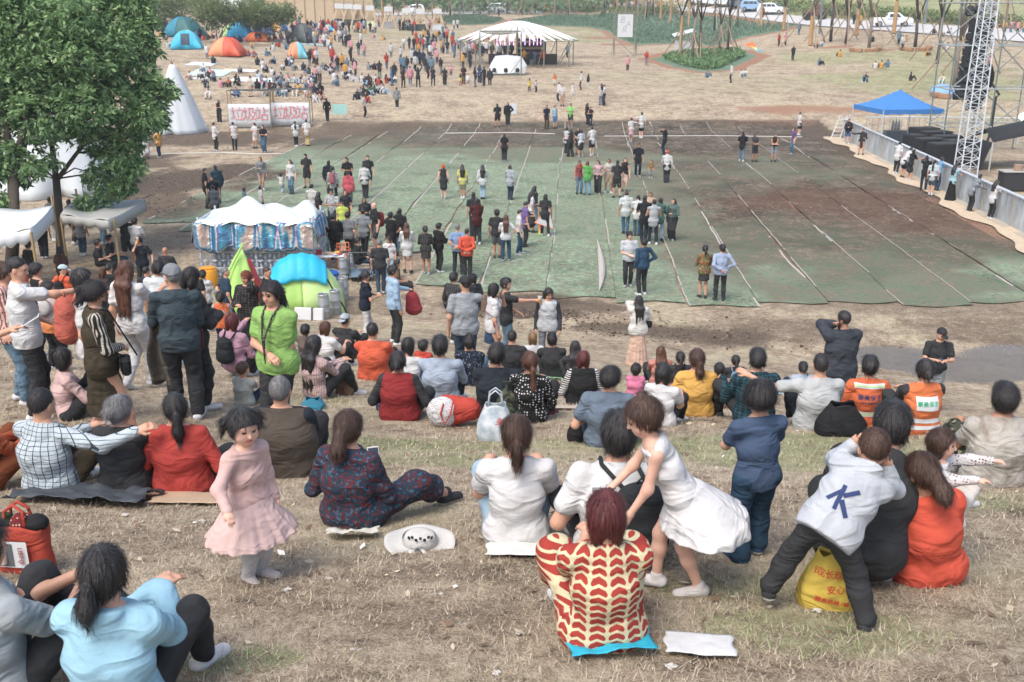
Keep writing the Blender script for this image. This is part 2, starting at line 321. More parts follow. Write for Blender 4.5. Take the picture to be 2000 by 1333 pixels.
def gmat(turf=False):
    b=NB('turf' if turf else 'dry_ground'); w=b.co((1,1,1),'World'); a=b.n('Attribute',_attribute_name='soil'); s=b.n('SeparateColor'); b.l(a.outputs['Color'],s.inputs[0]); mud,grn,red=s.outputs[0],s.outputs[1],s.outputs[2]; bed=a.outputs['Alpha']
    n1=b.noise(w,2.2,6,.65); n2=b.noise(w,14,6,.7); n3=b.noise(b.co((1,1.6,1),'World'),55,4,.7); n4=b.noise(w,.55,4,.6)
    fib=b.n('TexNoise'); fib.inputs['Scale'].default_value=38; fib.inputs['Detail'].default_value=5; fib.inputs['Distortion'].default_value=2.4; b.l(b.co((1,.55,1),'World',(0,0,.6)),fib.inputs[0]); fb=fib.outputs['Fac']
    sm=lambda x,lo,hi: b.ramp(x,[(lo,0.),(hi,1.)])
    n5=b.noise(w,5.5,5,.75); mixn=b.math('ADD',b.math('ADD',b.math('MULTIPLY',n1,.14),b.math('MULTIPLY',n4,.18)),b.math('ADD',b.math('MULTIPLY',n5,.26),b.math('ADD',b.math('MULTIPLY',n2,.22),b.math('MULTIPLY',fb,.2))))
    if turf:
        base=b.ramp(mixn,[(.41,(.06,.095,.055)),(.465,(.2,.285,.18)),(.53,(.43,.54,.4))])
        base=b.mix(b.math('MULTIPLY',sm(n4,.5,.62),.45),base,(.1,.27,.1))
        dirt=b.ramp(mixn,[(.42,(.022,.018,.013)),(.49,(.08,.066,.047)),(.56,(.24,.2,.15))])
        # general wear: brown showing through
        f=b.math('MAXIMUM',sm(b.math('ADD',mud,b.math('MULTIPLY',b.math('SUBTRACT',mixn,.5),5.)),.12,.72),b.math('MULTIPLY',sm(b.math('ADD',b.math('MULTIPLY',n1,.5),b.math('MULTIPLY',n2,.5)),.43,.55),.75)); base=b.mix(f,base,dirt)
        base=b.mix(b.math('MULTIPLY',red,f),base,(.13,.07,.045))
    else:
        base=b.ramp(mixn,[(.4,(.08,.06,.041)),(.455,(.23,.178,.124)),(.505,(.41,.33,.232)),(.57,(.63,.53,.395))])
        spot=b.math('MULTIPLY',sm(n2,.54,.7),.5); base=b.mix(spot,base,(.16,.115,.08))
        base=b.mix(b.math('MULTIPLY',sm(n3,.56,.66),.5),base,(.72,.6,.45)); 
        gc=b.ramp(mixn,[(.36,(.09,.13,.045)),(.52,(.24,.3,.13)),(.66,(.42,.42,.24))]); gf=sm(b.math('ADD',grn,b.math('MULTIPLY',b.math('SUBTRACT',n2,.5),2.)),.3,.95); base=b.mix(b.math('MULTIPLY',gf,.72),base,gc)
        base=b.mix(b.math('MULTIPLY',sm(n4,.52,.68),.25),base,gc)
        mc=b.ramp(b.math('ADD',b.math('MULTIPLY',n2,.5),b.math('MULTIPLY',n3,.5)),[(.42,(.022,.017,.013)),(.5,(.085,.065,.048)),(.57,(.26,.2,.145))]); mf=sm(b.math('ADD',mud,b.math('MULTIPLY',b.math('SUBTRACT',n2,.5),2.2)),.3,.8); base=b.mix(mf,base,mc)
        rc_=b.ramp(n2,[(.4,(.22,.11,.065)),(.62,(.42,.25,.17))]); base=b.mix(sm(b.math('ADD',red,b.math('MULTIPLY',b.math('SUBTRACT',n2,.5),1.2)),.3,.6),base,rc_)
        bc=b.ramp(mixn,[(.38,(.08,.14,.09)),(.62,(.2,.29,.2))]); base=b.mix(bed,base,bc)
    h=b.math('ADD',b.math('MULTIPLY',n2,.6),b.math('ADD',b.math('MULTIPLY',fb,.35),b.math('MULTIPLY',n3,.25))); b.bump(h,.9,.07 if not turf else .04)
    wt=b.n('Attribute',_attribute_name='wet'); rg=b.math('SUBTRACT',.93,b.math('MULTIPLY',sm(b.math('ADD',wt.outputs['Fac'],b.math('MULTIPLY',b.math('SUBTRACT',n2,.5),1.6)),.32,.5),.75))
    if not turf: base=b.mix(b.math('MULTIPLY',b.math('SUBTRACT',.93,rg),1.1),base,(.15,.132,.112))
    m=b.fin(base,.9,0,.22); b.l(rg,b.b.inputs['Roughness']); b.l(b.math('ADD',.2,b.math('MULTIPLY',b.math('SUBTRACT',.93,rg),1.1)),b.b.inputs['Specular IOR Level'])
    return m
GM=gmat(); TM=gmat(True)
def setsoil(me,X,Y):
    f=fields(X,Y); A=np.stack([f[0],f[1],f[2],f[3]],1).astype(np.float32)
    a=me.attributes.new('soil','FLOAT_COLOR','POINT'); a.data.foreach_set('color',A.ravel())
    w=np.zeros(len(X)); 
    for c,rx,ry in WET: w=np.maximum(w,1-sst(np.hypot((X-c.x)/rx,(Y-c.y)/ry),.4,1.3))
    a=me.attributes.new('wet','FLOAT','POINT'); a.data.foreach_set('value',w.astype(np.float32)); return f
NR,NC=860,520
yy=np.concatenate([np.linspace(-6,1.6,12),1.7*(560/1.7)**(np.linspace(0,1,NR))]); uu=np.linspace(-1,1,NC); uu=np.sign(uu)*np.abs(uu)**1.15
Yg,Ug=np.meshgrid(yy,uu,indexing='ij'); Xg=Ug*(.72*np.maximum(Yg,0)+9)
Zg=TH(Xg,Yg)+.035*(fbm(Xg,Yg,1.3,2)-.5)*(Yg<27)+.02*(fbm(Xg,Yg,5,1)-.5)*(Yg<20)
X1,Y1=Xg.ravel(),Yg.ravel(); f0=fields(X1,Y1); rough=(f0[0]*(.11 if True else 0))*(fbm(X1,Y1,4.5,3)-.5)*sst(Y1,12,20); 
Vg=np.stack([X1,Y1,Zg.ravel()+rough-.02*sst(Y1,26,27.5)*(1-sst(Y1,72,74))],1)
ii=np.arange(len(yy)-1)[:,None]*NC+np.arange(NC-1)[None,:]; ii=ii.ravel(); Fg=np.stack([ii,ii+1,ii+NC+1,ii+NC],1)
mg=mkmesh('ground',Vg,Fg,True,[GM]); setsoil(mg,X1,Y1); tag(obj('ground',mg),kind='structure')
# ---- turf rolls laid side by side over the field ----
FA=.063 # field direction, X per Y
def FXY(u,v): return u+FA*v, v
BACK=plain('turf_backing',(.42,.39,.35),.9,var=.3,bumps=.01,scale=30)
k0,k1=-8,7; 
ends={-8:(39,66),-7:(37.5,68),-6:(36.5,70),-5:(35.5,72),-4:(35,73),-3:(34,73),-2:(29.6,73.3),-1:(28.8,73.5),0:(28.2,73.5)}
for k in range(k0,k1+1):
    ua=-.78+2.05*k; v0,v1=ends.get(k,(27.5+.25*sin(k*2.2),73.5)); rr=np.random.default_rng(k+50)
    vs=np.linspace(v0,v1,int((v1-v0)/.22)); wl=.10*(fbm(vs*0+k*7.,vs,.25,1)-.5)+.05*(fbm(vs*0+k*3.,vs,1.5,2)-.5); wr=.10*(fbm(vs*0+k*7.+7,vs,.25,1)-.5)+.05*(fbm(vs*0+k*3.+3,vs,1.5,2)-.5)
    gap=.02+.16*np.clip(fbm(vs*0+k*5.,vs,.12,3)-.52,0,1)*4; us=np.array([0,.05,.3,.6,.9,1.2,1.5,1.8,1.95,2.0]); 
    U=ua+wl[:,None]+(us/2.0)[None,:]*(2.05-gap+wr-wl)[:,None]; Vv=np.repeat(vs[:,None],len(us),1)
    e=rr.normal(0,.06); Vv=Vv+np.where(Vv<v0+.5,.12*np.sin(U*3+k),0)
    Xs,Ys=U+FA*Vv,Vv; Zs=TH(Xs,Ys)+.012+.05*(fbm(Xs,Ys,.9,2)-.45).clip(0)+.006*(fbm(Xs,Ys,5,1)-.5)+np.where((us==0)|(us==2.0),.012,0)[None,:]
    n,m=U.shape; idx=(np.arange(n-1)[:,None]*m+np.arange(m-1)[None,:]).ravel(); F=np.stack([idx,idx+1,idx+m+1,idx+m],1)
    col_=idx%m; row=idx//m; fade=fbm(vs*0+k*11.,vs,.3,0)[row]; mi=np.where(((col_==0)&(fade>.48))|((col_==m-2)&(fade>.68)),1,0)
    me=mkmesh('artificial_turf',np.stack([Xs.ravel(),Ys.ravel(),Zs.ravel()],1),F,True,[TM,BACK],mi); setsoil(me,Xs.ravel(),Ys.ravel()); tag(obj('artificial_turf',me),kind='structure')
# turned-over edge of one roll, showing its pale backing
b=MB(); P0=G(1166,470); P1=G(1170,574)
def flap(u,v):
    y=P0.y+(P1.y-P0.y)*v; x=P0.x+(P1.x-P0.x)*v; w=.3*sin(PI*min(v*1.02,1))**.8*(.5+v*.6); return (x+w*u,y,.05+.10*sin(PI*u)*sin(PI*v)+.012)
b.grid(flap,8,26); tag(b.build('turned_turf_edge',BACK,smooth=True,solid=.008),'pale grey backing of a turf roll edge folded over on the green field','turf edge')
# white hoses / guide lines on the ground
WL=plain('white_line',(.62,.6,.56),.8)
for pts in ([(268,306),(340,302),(430,300),(500,303),(560,302)],[(870,262),(1000,261),(1100,264)],[(1180,268),(1400,267),(1600,270)]):
    b=MB(); q=[]
    for (xa,ya),(xb,yb) in zip(pts[:-1],pts[1:]):
        for t in range(6): w=G(xa+(xb-xa)*t/6,ya+(yb-ya)*t/6); q.append(w+Vector((0,0,.05)))
    b.tube(q,.028,5); tag(b.build('white_ground_hose',WL),{268:'white hose lying on brown dirt left of the turf field',870:'white hose across the far dark end of the turf, left part',1180:'white hose across the far dark end of the turf, right part'}[pts[0][0]],'hose')
# road over the hill
RM=plain('pale_concrete_road',(.5,.5,.49),.85,var=.12,bumps=.01,scale=3)
def roadstrip(up,lo,name):
    b=MB(); n=40
    def at(L,t):
        t=t*(len(L)-1); i=min(int(t),len(L)-2); f=t-i; return L[i][0]+(L[i+1][0]-L[i][0])*f,L[i][1]+(L[i+1][1]-L[i][1])*f
    def fn(u,v):
        a=at(lo,u); c=at(up,u); A=G(*a); B=G(*c); x=A.x+(B.x-A.x)*v; y=A.y+(B.y-A.y)*v; return (x,y,float(TH(x,y))+.12)
    b.grid(fn,n,6); return tag(b.build(name,RM,smooth=True),kind='structure')
roadstrip([(2250,78),(2000,60),(1800,49),(1700,43),(1600,37),(1540,31),(1480,22),(1420,17),(1330,15)],[(2250,105),(2000,84),(1800,67),(1700,60),(1600,53),(1530,46),(1460,36),(1400,28),(1320,22)],'road')
roadstrip([(1060,23.5),(970,23.5),(880,24.5),(800,26),(700,28)],[(1060,28),(970,28),(880,29.5),(800,31),(700,33)],'path')
# ---- dry grass blades over the near slope ----
def blades(n,y0,y1,name,cols,lab,L=(.02,.055),gsel=None):
    d=np.sqrt(rng.random(n)*(y1**1.4-y0**1.4)/(y1**1.4)+ (y0/y1)**1.4)**(2/1.4)*y1; d=y0+(y1-y0)*rng.random(n)**1.25; x=(rng.random(n)*2-1)*(d*.56+1.2); 
    f=fields(x,d); keep=rng.random(n)<(1-.8*np.clip(f[0],0,1)); keep&=(fbm(x,d,2.3,1)+rng.random(n)*.25)>.45
    if gsel is not None: keep&=(f[1]+fbm(x,d,1.1,3)*.5+rng.random(n)*.3)>gsel
    x,d=x[keep],d[keep]; n=len(x); z=TH(x,d)+.035*(fbm(x,d,1.3,2)-.5)+.02*(fbm(x,d,5,1)-.5)-.004
    a=rng.random(n)*2*PI; el_=rng.random(n)**2*.9+.08; l=L[0]+(L[1]-L[0])*rng.random(n); l=l*(1+d*.03); dx,dy,dz=np.cos(a)*np.cos(el_)*l,np.sin(a)*np.cos(el_)*l,np.sin(el_)*l; w=(.0009+.0009*rng.random(n))*(1+d*.12)
    px,py=-np.sin(a)*w,np.cos(a)*w
    V=np.stack([np.stack([x-px,d-py,z],1),np.stack([x+px,d+py,z],1),np.stack([x+dx,d+dy,z+dz],1)],1).reshape(-1,3); F=np.arange(n*3).reshape(-1,3)
    me=mkmesh(name,V,F,False,[plain('dry_blade_%d'%i,c,.8) for i,c in enumerate(cols)] if not gsel else [plain('green_blade_%d'%i,c,.7) for i,c in enumerate(cols)],rng.integers(0,len(cols),n))
    return tag(obj(name,me),lab,'grass',kind='stuff')
blades(330000,2.6,17,'dry_grass',[(.44,.37,.27),(.55,.48,.37),(.33,.27,.19),(.2,.16,.11)],'short dry straw coloured grass matted over the slope')
blades(150000,3.0,22,'green_grass',[(.2,.27,.09),(.3,.36,.15),(.38,.4,.2)],'thin patches of short green grass on the slope',gsel=.78)
# litter
n=700; y=2.8+12*rng.random(n)**1.3; x=(rng.random(n)*2-1)*(y*.55+1); z=TH(x,y)+.012; s=.008+.016*rng.random(n)*(1+.03*y); a=rng.random(n)*6.28; t=(rng.random(n)-.5)*.9
c,s_=np.cos(a),np.sin(a); V=np.stack([np.stack([x-c*s*1.5,y-s_*s*1.5,z],1),np.stack([x+s_*s*.7,y-c*s*.7,z+t*s],1),np.stack([x+c*s*1.5,y+s_*s*1.5,z+.008],1),np.stack([x-s_*s*.7,y+c*s*.7,z-t*s+.004],1)],1).reshape(-1,3)
me=mkmesh('fallen_leaves',V,np.arange(n*4).reshape(-1,4),False,[plain('litter_a',(.5,.42,.3)),plain('litter_b',(.16,.1,.06)),plain('litter_c',(.7,.68,.62))],rng.choice([0,1,1,2],n,p=[.4,.3,.2,.1])); tag(obj('fallen_leaves',me),'small dry leaves and scraps scattered over the near slope','litter',kind='stuff')
# dark clods of churned soil
n=2600; src=[(1350,655,3.2,1.2),(1180,640,2,.9),(1050,615,2,.6),(380,350,5,4.5),(1700,395,5.5,5),(300,400,3,3),(430,275,8,4)]; X=[];Y=[]
for (px,py,rx,ry) in src:
    c=G(px,py); m=n//len(src); X.append(c.x+rng.normal(0,.55,m)*rx); Y.append(c.y+rng.normal(0,.55,m)*ry)
X=np.concatenate(X);Y=np.concatenate(Y); Z=TH(X,Y); m=len(X); base=np.array([(1,0,0),(-.5,.8,0),(-.6,-.8,0),(.1,.05,.8),(.9,.8,.15)]); s=.012+.05*rng.random(m)**2
V=(base[None]+rng.normal(0,.25,(m,5,3)))*s[:,None,None]; V=V+np.stack([X,Y,Z-.0],1)[:,None]; Fb=np.array([(0,4,3),(4,1,3),(1,2,3),(2,0,3)]); F=(np.arange(m)[:,None,None]*5+Fb[None]).reshape(-1,3)
me=mkmesh('soil_clods',V.reshape(-1,3),F,False,[plain('clod',(.07,.052,.037),.95),plain('clod_dry',(.2,.155,.11),.95),plain('clod_mid',(.12,.09,.065),.95)],rng.integers(0,3,len(F)//4).repeat(4)); tag(obj('soil_clods',me),'dark churned clods of soil scattered over the muddy patches','soil',kind='stuff')
# ---------------- trees and plants ----------------
def leafmat(name,cols,trans=.25):
    b=NB(name); a=b.n('Attribute',_attribute_name='tone'); c=b.ramp(a.outputs['Fac'],[(i/(len(cols)-1),x) for i,x in enumerate(cols)])
    b.b.inputs['Transmission Weight'].default_value=0; m=b.fin(c,.5,0,.4)
    tr=b.n('BsdfTranslucent'); b.l(c,tr.inputs[0]); mx=b.n('MixShader'); mx.inputs[0].default_value=trans; b.l(b.b.outputs[0],mx.inputs[1]); b.l(tr.outputs[0],mx.inputs[2]); b.l(mx.outputs[0],b.out.inputs[0]); return m
def leafmesh(name,C,N,size,mat,droop=.5,aspect=.42,tone=None,seed=0,parent=None,loc=(0,0,0),fold=False):
    """C leaf bases, N outward directions; each leaf a pointed quad"""
    r=np.random.default_rng(seed); n=len(C); D=N+r.normal(0,.55,(n,3)); D[:,2]-=droop; D/=np.linalg.norm(D,axis=1)[:,None]+1e-9
    S=np.cross(D,r.normal(0,1,(n,3))+np.array([0,0,1.5])); S/=np.linalg.norm(S,axis=1)[:,None]+1e-9; l=(size*(.6+.8*r.random(n)))[:,None]
    V=np.stack([C,C+D*l*.45+S*l*aspect*.5,C+D*l,C+D*l*.45-S*l*aspect*.5],1).reshape(-1,3); F=np.arange(n*4).reshape(-1,4)
    me=mkmesh(name,V,F,False,[mat]); t=(tone if tone is not None else np.zeros(n)+.5)+r.normal(0,.16,n); a=me.attributes.new('tone','FLOAT','POINT'); a.data.foreach_set('value',np.repeat(np.clip(t,0,1),4).astype(np.float32))
    return obj(name,me,parent,loc)
BARK=plain('bark',(.075,.06,.047),.9,bumps=.03,scale=14,var=.4); BARK2=plain('pale_bark',(.2,.17,.14),.9,bumps=.03,scale=10,var=.35); POLE=plain('support_wood',(.33,.25,.18),.85,bumps=.01,scale=12,var=.3); WRAP=plain('straw_wrap',(.42,.27,.13),.95,bumps=.02,scale=40)
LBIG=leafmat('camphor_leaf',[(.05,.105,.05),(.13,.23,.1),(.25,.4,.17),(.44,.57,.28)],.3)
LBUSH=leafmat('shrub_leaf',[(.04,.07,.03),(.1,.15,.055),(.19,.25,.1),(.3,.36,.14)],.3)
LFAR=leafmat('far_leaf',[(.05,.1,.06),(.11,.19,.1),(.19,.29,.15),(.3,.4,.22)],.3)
LBED=leafmat('bed_leaf',[(.08,.14,.09),(.14,.22,.14),(.22,.3,.2)],.3)
def whorl(cen,r,n,rg,flat=.75,hollow=.35):
    u=rg.normal(0,1,(n,3)); u/=np.linalg.norm(u,axis=1)[:,None]; rad=(hollow+(1-hollow)*rg.random(n)**.5)[:,None]; return cen+u*rad*np.array([r,r,r*flat]),u
def big_tree(base,forks,clumps,label,seed,lsize=.15,per=46,mat=LBIG):
    root=tag(empty('broadleaf_tree',base),label,'tree'); rg=np.random.default_rng(seed); b=MB()
    for pts,r0,r1 in forks: 
        n=len(pts); b.tube([Vector(p) for p in pts],[r0+(r1-r0)*i/(n-1) for i in range(n)],9)
    C=[];N=[];T=[]
    for (c,r,k) in clumps:
        # twigs from the nearest fork point to the clump
        best=min((Vector(p) for pts,_,_ in forks for p in pts[1:]),key=lambda p:(p-Vector(c)).length+max(0,p.z-c[2])*.6); mid=(best+Vector(c))*.5+Vector(rg.normal(0,.15,3)); b.tube([best,mid,Vector(c)],[.035,.024,.01],5,False)
        cc,u=whorl(np.array(c,float),r,k,rg,.8)
        for q,uu_ in zip(cc,u):
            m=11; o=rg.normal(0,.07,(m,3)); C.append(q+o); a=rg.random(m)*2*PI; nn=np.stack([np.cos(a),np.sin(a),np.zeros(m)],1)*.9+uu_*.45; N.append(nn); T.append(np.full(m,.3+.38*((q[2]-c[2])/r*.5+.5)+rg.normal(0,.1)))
    b.build('trunk',BARK,root,smooth=True)
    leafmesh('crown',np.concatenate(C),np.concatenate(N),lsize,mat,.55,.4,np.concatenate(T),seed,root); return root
def crownclumps(boxes,seed):
    rg=np.random.default_rng(seed); out=[]
    for (c,rr,n,r,k) in boxes:
        for _ in range(n):
            u=rg.normal(0,1,3); u/=np.linalg.norm(u); q=np.array(c)+u*np.array(rr)*(.45+.55*rg.random()); out.append((tuple(q),r*(.7+.6*rg.random()),k))
    return out
# the two camphor trees at the left
T1=G(118,518); T2=G(18,545)
def L1(px,py,dep=None): # a point beside tree 1, at the tree's own distance
    d=depth(T1) if dep is None else dep; return AT(px,py,d)-T1
d1=depth(T1)
fk=[([(0,0,-.2),tuple(L1(117,430)),tuple(L1(110,350))],.15,.12),([tuple(L1(110,350)),tuple(L1(100,270)),tuple(L1(80,180)),tuple(L1(70,60))],.1,.04),([tuple(L1(112,352)),tuple(L1(150,300)),tuple(L1(200,240)),tuple(L1(240,150))],.08,.03),([tuple(L1(103,280)),tuple(L1(130,190)),tuple(L1(150,90))],.08,.03),([tuple(L1(170,280)),tuple(L1(230,260)),tuple(L1(290,200))],.05,.02)]
cl=[]
rgc=np.random.default_rng(3)
for (px,py,r,k,dd) in [(60,40,1.0,42,0),(150,30,1.0,42,-.6),(225,50,.95,42,.3),(110,110,1.05,46,-.8),(200,120,1.0,44,-.6),(255,140,.8,38,0),(160,180,.9,40,-.9),(230,200,.85,38,-.3),(285,190,.6,26,.2),(300,230,.5,22,.4),(255,260,.7,32,.1),(200,280,.7,30,.4),(60,150,.9,36,-.4),(60,250,.7,22,-.8),(40,330,.55,16,-1),(240,310,.6,26,0),(190,340,.45,16,.2),(215,375,.4,14,.2),(170,400,.35,9,0),(240,360,.4,14,.3),(130,230,.6,20,-1),(120,60,1,40,-1),(40,110,1,40,-1),(90,170,.9,34,-1),(190,80,.9,36,-.9),(20,40,1,36,-.8),(220,110,.8,30,-.5),(160,250,.6,18,-.6),(30,200,.8,26,-.7),(280,60,.6,24,.2),(265,10,.7,30,.2),(300,165,.45,18,.1),(330,180,.22,8,.2),(270,90,.7,30,.2),(150,-20,1.1,40,0),(50,-30,1.1,40,.3),(230,-10,.8,30,.3),(275,225,.6,24,-.3),(255,330,.4,14,0),(90,310,.4,9,-.8),(10,60,1,34,.5),(0,200,.8,24,.2)]:
    cl.append((tuple(AT(px,py,d1+dd*1.2)-T1),r*1.05,int(k*3.3)))
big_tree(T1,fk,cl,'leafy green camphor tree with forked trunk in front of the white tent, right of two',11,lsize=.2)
L2=lambda px,py: tuple(AT(px,py,depth(T2))-T2)
fk2=[([(0,0,-.2),L2(28,440),L2(25,330)],.21,.16),([L2(25,330),L2(10,230),L2(-20,100)],.13,.05),([L2(26,330),L2(50,240),L2(60,150),L2(40,60)],.12,.04)]
cl2=[(L2(px,py),r,k*3) for (px,py,r,k) in [(-30,40,1.1,40),(30,90,.9,34),(-40,160,1,30),(20,190,.7,20),(-30,280,.7,18),(10,10,1,40),(60,70,.7,24),(8,400,.3,7),(25,300,.5,12),(5,130,.9,34),(50,20,.9,34),(110,140,1,34),(160,110,1,34),(75,220,.9,30),(30,150,.9,34),(130,40,1,34),(-20,330,.7,20),(170,210,.8,26),(0,330,.45,12),(60,330,.4,9),(-10,390,.4,10),(90,250,.6,16),(15,60,1,34),(70,100,.9,30),(-10,220,.8,26),(60,170,.6,18)]]
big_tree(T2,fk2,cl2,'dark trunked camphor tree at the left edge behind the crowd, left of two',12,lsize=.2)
def bush_tree(px,py,hgt,wid,label,seed,trunk=BARK2,mat=LBUSH,n=260,ls=.2,stems=3,group=None):
    hgt*=1.25; wid*=1.3; n=int(n*1.5); base=G(px,py); root=tag(empty('shrub_tree',base),label,'tree',group); rg=np.random.default_rng(seed); b=MB()
    C=[];N=[];T=[]
    for i in range(stems):
        a=rg.random()*6.28; q=Vector((cos(a)*wid*.3,sin(a)*wid*.2,hgt*.6)); b.tube([(0,0,-.1),q*.45+Vector(rg.normal(0,.08,3)),q],[.09,.06,.03],6)
    for i in range(max(6,n//22)):
        u=rg.normal(0,1,3); u/=np.linalg.norm(u); c=np.array([0,0,hgt*.64])+u*np.array([wid*.42,wid*.34,hgt*.28])*(.4+.6*rg.random()); cc,uu_=whorl(c,wid*.17,22,rg,.8,.2)
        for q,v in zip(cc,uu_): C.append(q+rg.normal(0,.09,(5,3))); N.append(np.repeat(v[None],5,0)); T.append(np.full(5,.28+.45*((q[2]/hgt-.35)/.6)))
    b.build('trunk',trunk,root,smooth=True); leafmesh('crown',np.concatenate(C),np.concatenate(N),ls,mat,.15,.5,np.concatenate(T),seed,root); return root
for i,(px,py,h,w,l) in enumerate([(335,62,4.3,6.2,'bushy olive green tree above the dark dome tent, leftmost of the hillside row'),(425,84,4.2,5.6,'sparse olive shrub tree behind the red dome tent'),(495,78,4.0,5.2,'bushy tree over the blue hillside tents'),(525,82,3.8,4.4,'round green tree beside the orange tent entrance'),(285,40,4,5,'yellow green shrub tree partly behind the big left tree'),(400,45,4.6,5,'tall green shrub tree behind the row of hillside tents'),(560,66,3.2,3.4,'thin brownish shrub tree right of the tents')]):
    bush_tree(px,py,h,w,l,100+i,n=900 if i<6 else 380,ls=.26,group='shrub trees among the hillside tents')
# young trees with forked stems and wooden support poles
def propped_tree(px,py,hgt,label,seed,props=3,wrap=False,spread=1.,lv=40,rad=.16,pr=1.):
    base=G(px,py); hgt*=1.5; root=tag(empty('young_tree',base),label,'tree','young trees held by wooden support poles'); rg=np.random.default_rng(seed); b=MB(); tips=[]; r0=rad
    fz=hgt*(.3+.15*rg.random()); b.tube([(0,0,-.2),(rg.normal(0,.05),0,fz*.5),(rg.normal(0,.08),0,fz)],[r0,r0*.9,r0*.8],7)
    for i in range(4):
        a=rg.random()*6.28; q=Vector((cos(a)*hgt*.2*spread,sin(a)*hgt*.1,hgt*(.85+.2*rg.random()))); m=Vector((q.x*.45,q.y*.45,(fz+q.z)*.5)); b.tube([(0,0,fz*.97),m,q],[r0*.55,r0*.36,r0*.14],5); tips+= [m,q]
        for _ in range(2): a2=rg.random()*6.28; e=m+Vector((cos(a2)*.7,sin(a2)*.5,hgt*.25)); b.tube([m,e],[r0*.25,r0*.08],4); tips.append(e)
    b.build('trunk',BARK2 if seed%2 else BARK,root,smooth=True)
    if wrap: w=MB(); w.lathe([(r0*1.35,.1),(r0*1.3,fz*.5),(r0*1.2,fz*.95)],n=8); w.build('straw_wrap',WRAP,root,smooth=True)
    if lv:
        C=[];T=[]
        for t in tips: C.append(np.array(t)+rg.normal(0,.42,(lv,3))); T.append(np.full(lv,.5+rg.normal(0,.12)))
        C=np.concatenate(C); leafmesh('crown',C,rg.normal(0,1,C.shape),.2,LFAR,.2,.5,np.concatenate(T),seed,root)
    for i in range(props):
        a=rg.random()*.8+i*2*PI/max(props,1); L=2.5*pr; f=Vector((cos(a)*L,sin(a)*L,0)); wz=float(TH(base.x+f.x,base.y+f.y))-base.z; p=MB(); p.tube([(f.x,f.y,wz),(-f.x*.04,-f.y*.04,3.6*pr)],[.075,.055],5); p.build('support_pole',POLE,root)
    return root
PT=[(1622,82,7,1,0),(1672,70,6,1,1),(1830,125,7,1,0),(1905,150,7,1,0),(1745,66,7,0,1),(1930,92,6,1,0),(905,27,6,1,0),(955,30,6,0,0),(1045,27,6,1,0),(1150,23,6,1,0),(1205,24,6,0,1),(1245,30,6,1,0),(1275,32,7,1,0),(1345,50,7,1,1),(1395,60,7,1,0),(1440,52,6,1,0),(1328,113,7,1,1),(1352,123,7,1,0),(1366,121,6.5,1,0),(1405,105,6.5,1,0),(1420,108,7,1,0),(1485,55,6,1,1),(1530,60,6,1,1),(1582,90,7,1,1),(1651,86,6,1,0),(1697,94,6,1,0),(1787,92,6.5,1,0),(1862,182,7,1,0),(1290,40,7,0,1),(1310,44,7,1,1),(1262,38,6,1,0),(1085,28,6,1,0),(1110,30,6,1,0),(1020,30,6,1,0),(990,28,6.5,1,0),(925,30,6,0,0),(880,36,6,1,0),(845,38,6,1,0),(815,42,6.5,1,0),(790,44,6.5,1,0),(768,50,7,1,0),(748,52,7,0,1),(728,48,6,1,0),(700,26,6,0,0),(670,24,6,0,0),(640,22,6,0,0),(610,20,6,0,0),(585,18,6,0,0),(1180,24,5,1,0),(1225,26,5,1,0),(1960,60,6,1,1),(1900,50,6,1,1)]
PLB={}
for i,(px,py,h,pr,wr) in enumerate(PT):
    far=G(px,py).y; wh=('on the island bed' if 1300<px<1430 and py>100 else 'in the bed behind the bar sign' if 1240<px<1540 else 'on the right hillside by the road' if px>1540 else 'behind the row of plywood huts' if px<800 else 'behind the white bar pavilion')
    PLB.setdefault(wh,[]).append((px,i,h,pr,wr,py))
ORD=['first','second','third','fourth','fifth','sixth','seventh','eighth','ninth','tenth','eleventh','twelfth','thirteenth','fourteenth','fifteenth','sixteenth','seventeenth','eighteenth']
for wh,L in PLB.items():
    L.sort()
    for j,(px,i,h,pr,wr,py) in enumerate(L):
        propped_tree(px,py,h,('straw wrapped' if wr else 'bare stemmed')+' young tree '+wh+', '+ORD[j]+' from left',300+i,3 if pr else 0,bool(wr),1.,14 if py>50 else 60,.15 if px<1560 else .2,.9 if px<1560 else 1.35)
# far woods and hillside hedge
def mass(pts,hgt,n,size,name,label,mat,seed,width=6,cat='woods',lo=.0):
    rg=np.random.default_rng(seed); P=[G(*p) if len(p)==2 else Vector(p) for p in pts]; t=rg.random(n)*(len(P)-1); i=t.astype(int); f=(t-i)[:,None]; A=np.array([tuple(p) for p in P]); c=A[i]*(1-f)+A[np.minimum(i+1,len(P)-1)]*f
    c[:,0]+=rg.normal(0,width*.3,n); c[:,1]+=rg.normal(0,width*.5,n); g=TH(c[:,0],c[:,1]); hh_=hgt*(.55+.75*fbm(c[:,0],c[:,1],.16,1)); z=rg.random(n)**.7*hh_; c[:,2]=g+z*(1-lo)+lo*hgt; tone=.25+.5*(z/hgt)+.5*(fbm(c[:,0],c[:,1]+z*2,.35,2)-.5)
    o=leafmesh(name,c,rg.normal(0,1,(n,3)),size,mat,.1,.6,tone,seed); return tag(o,label,cat,kind='stuff')
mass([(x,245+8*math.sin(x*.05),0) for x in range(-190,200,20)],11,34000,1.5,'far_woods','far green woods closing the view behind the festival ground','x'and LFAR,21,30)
mass([(x,222,0) for x in range(-130,120,10)],3.0,14000,.7,'undergrowth','low green undergrowth along the foot of the far woods',LFAR,22,12)
mass([(1480,12),(1600,27),(1700,34),(1800,42),(1900,50),(2100,60)],1.5,9000,.35,'roadside_hedge','dark green bushes along the far side of the hill road',LBUSH,23,5,'hedge')
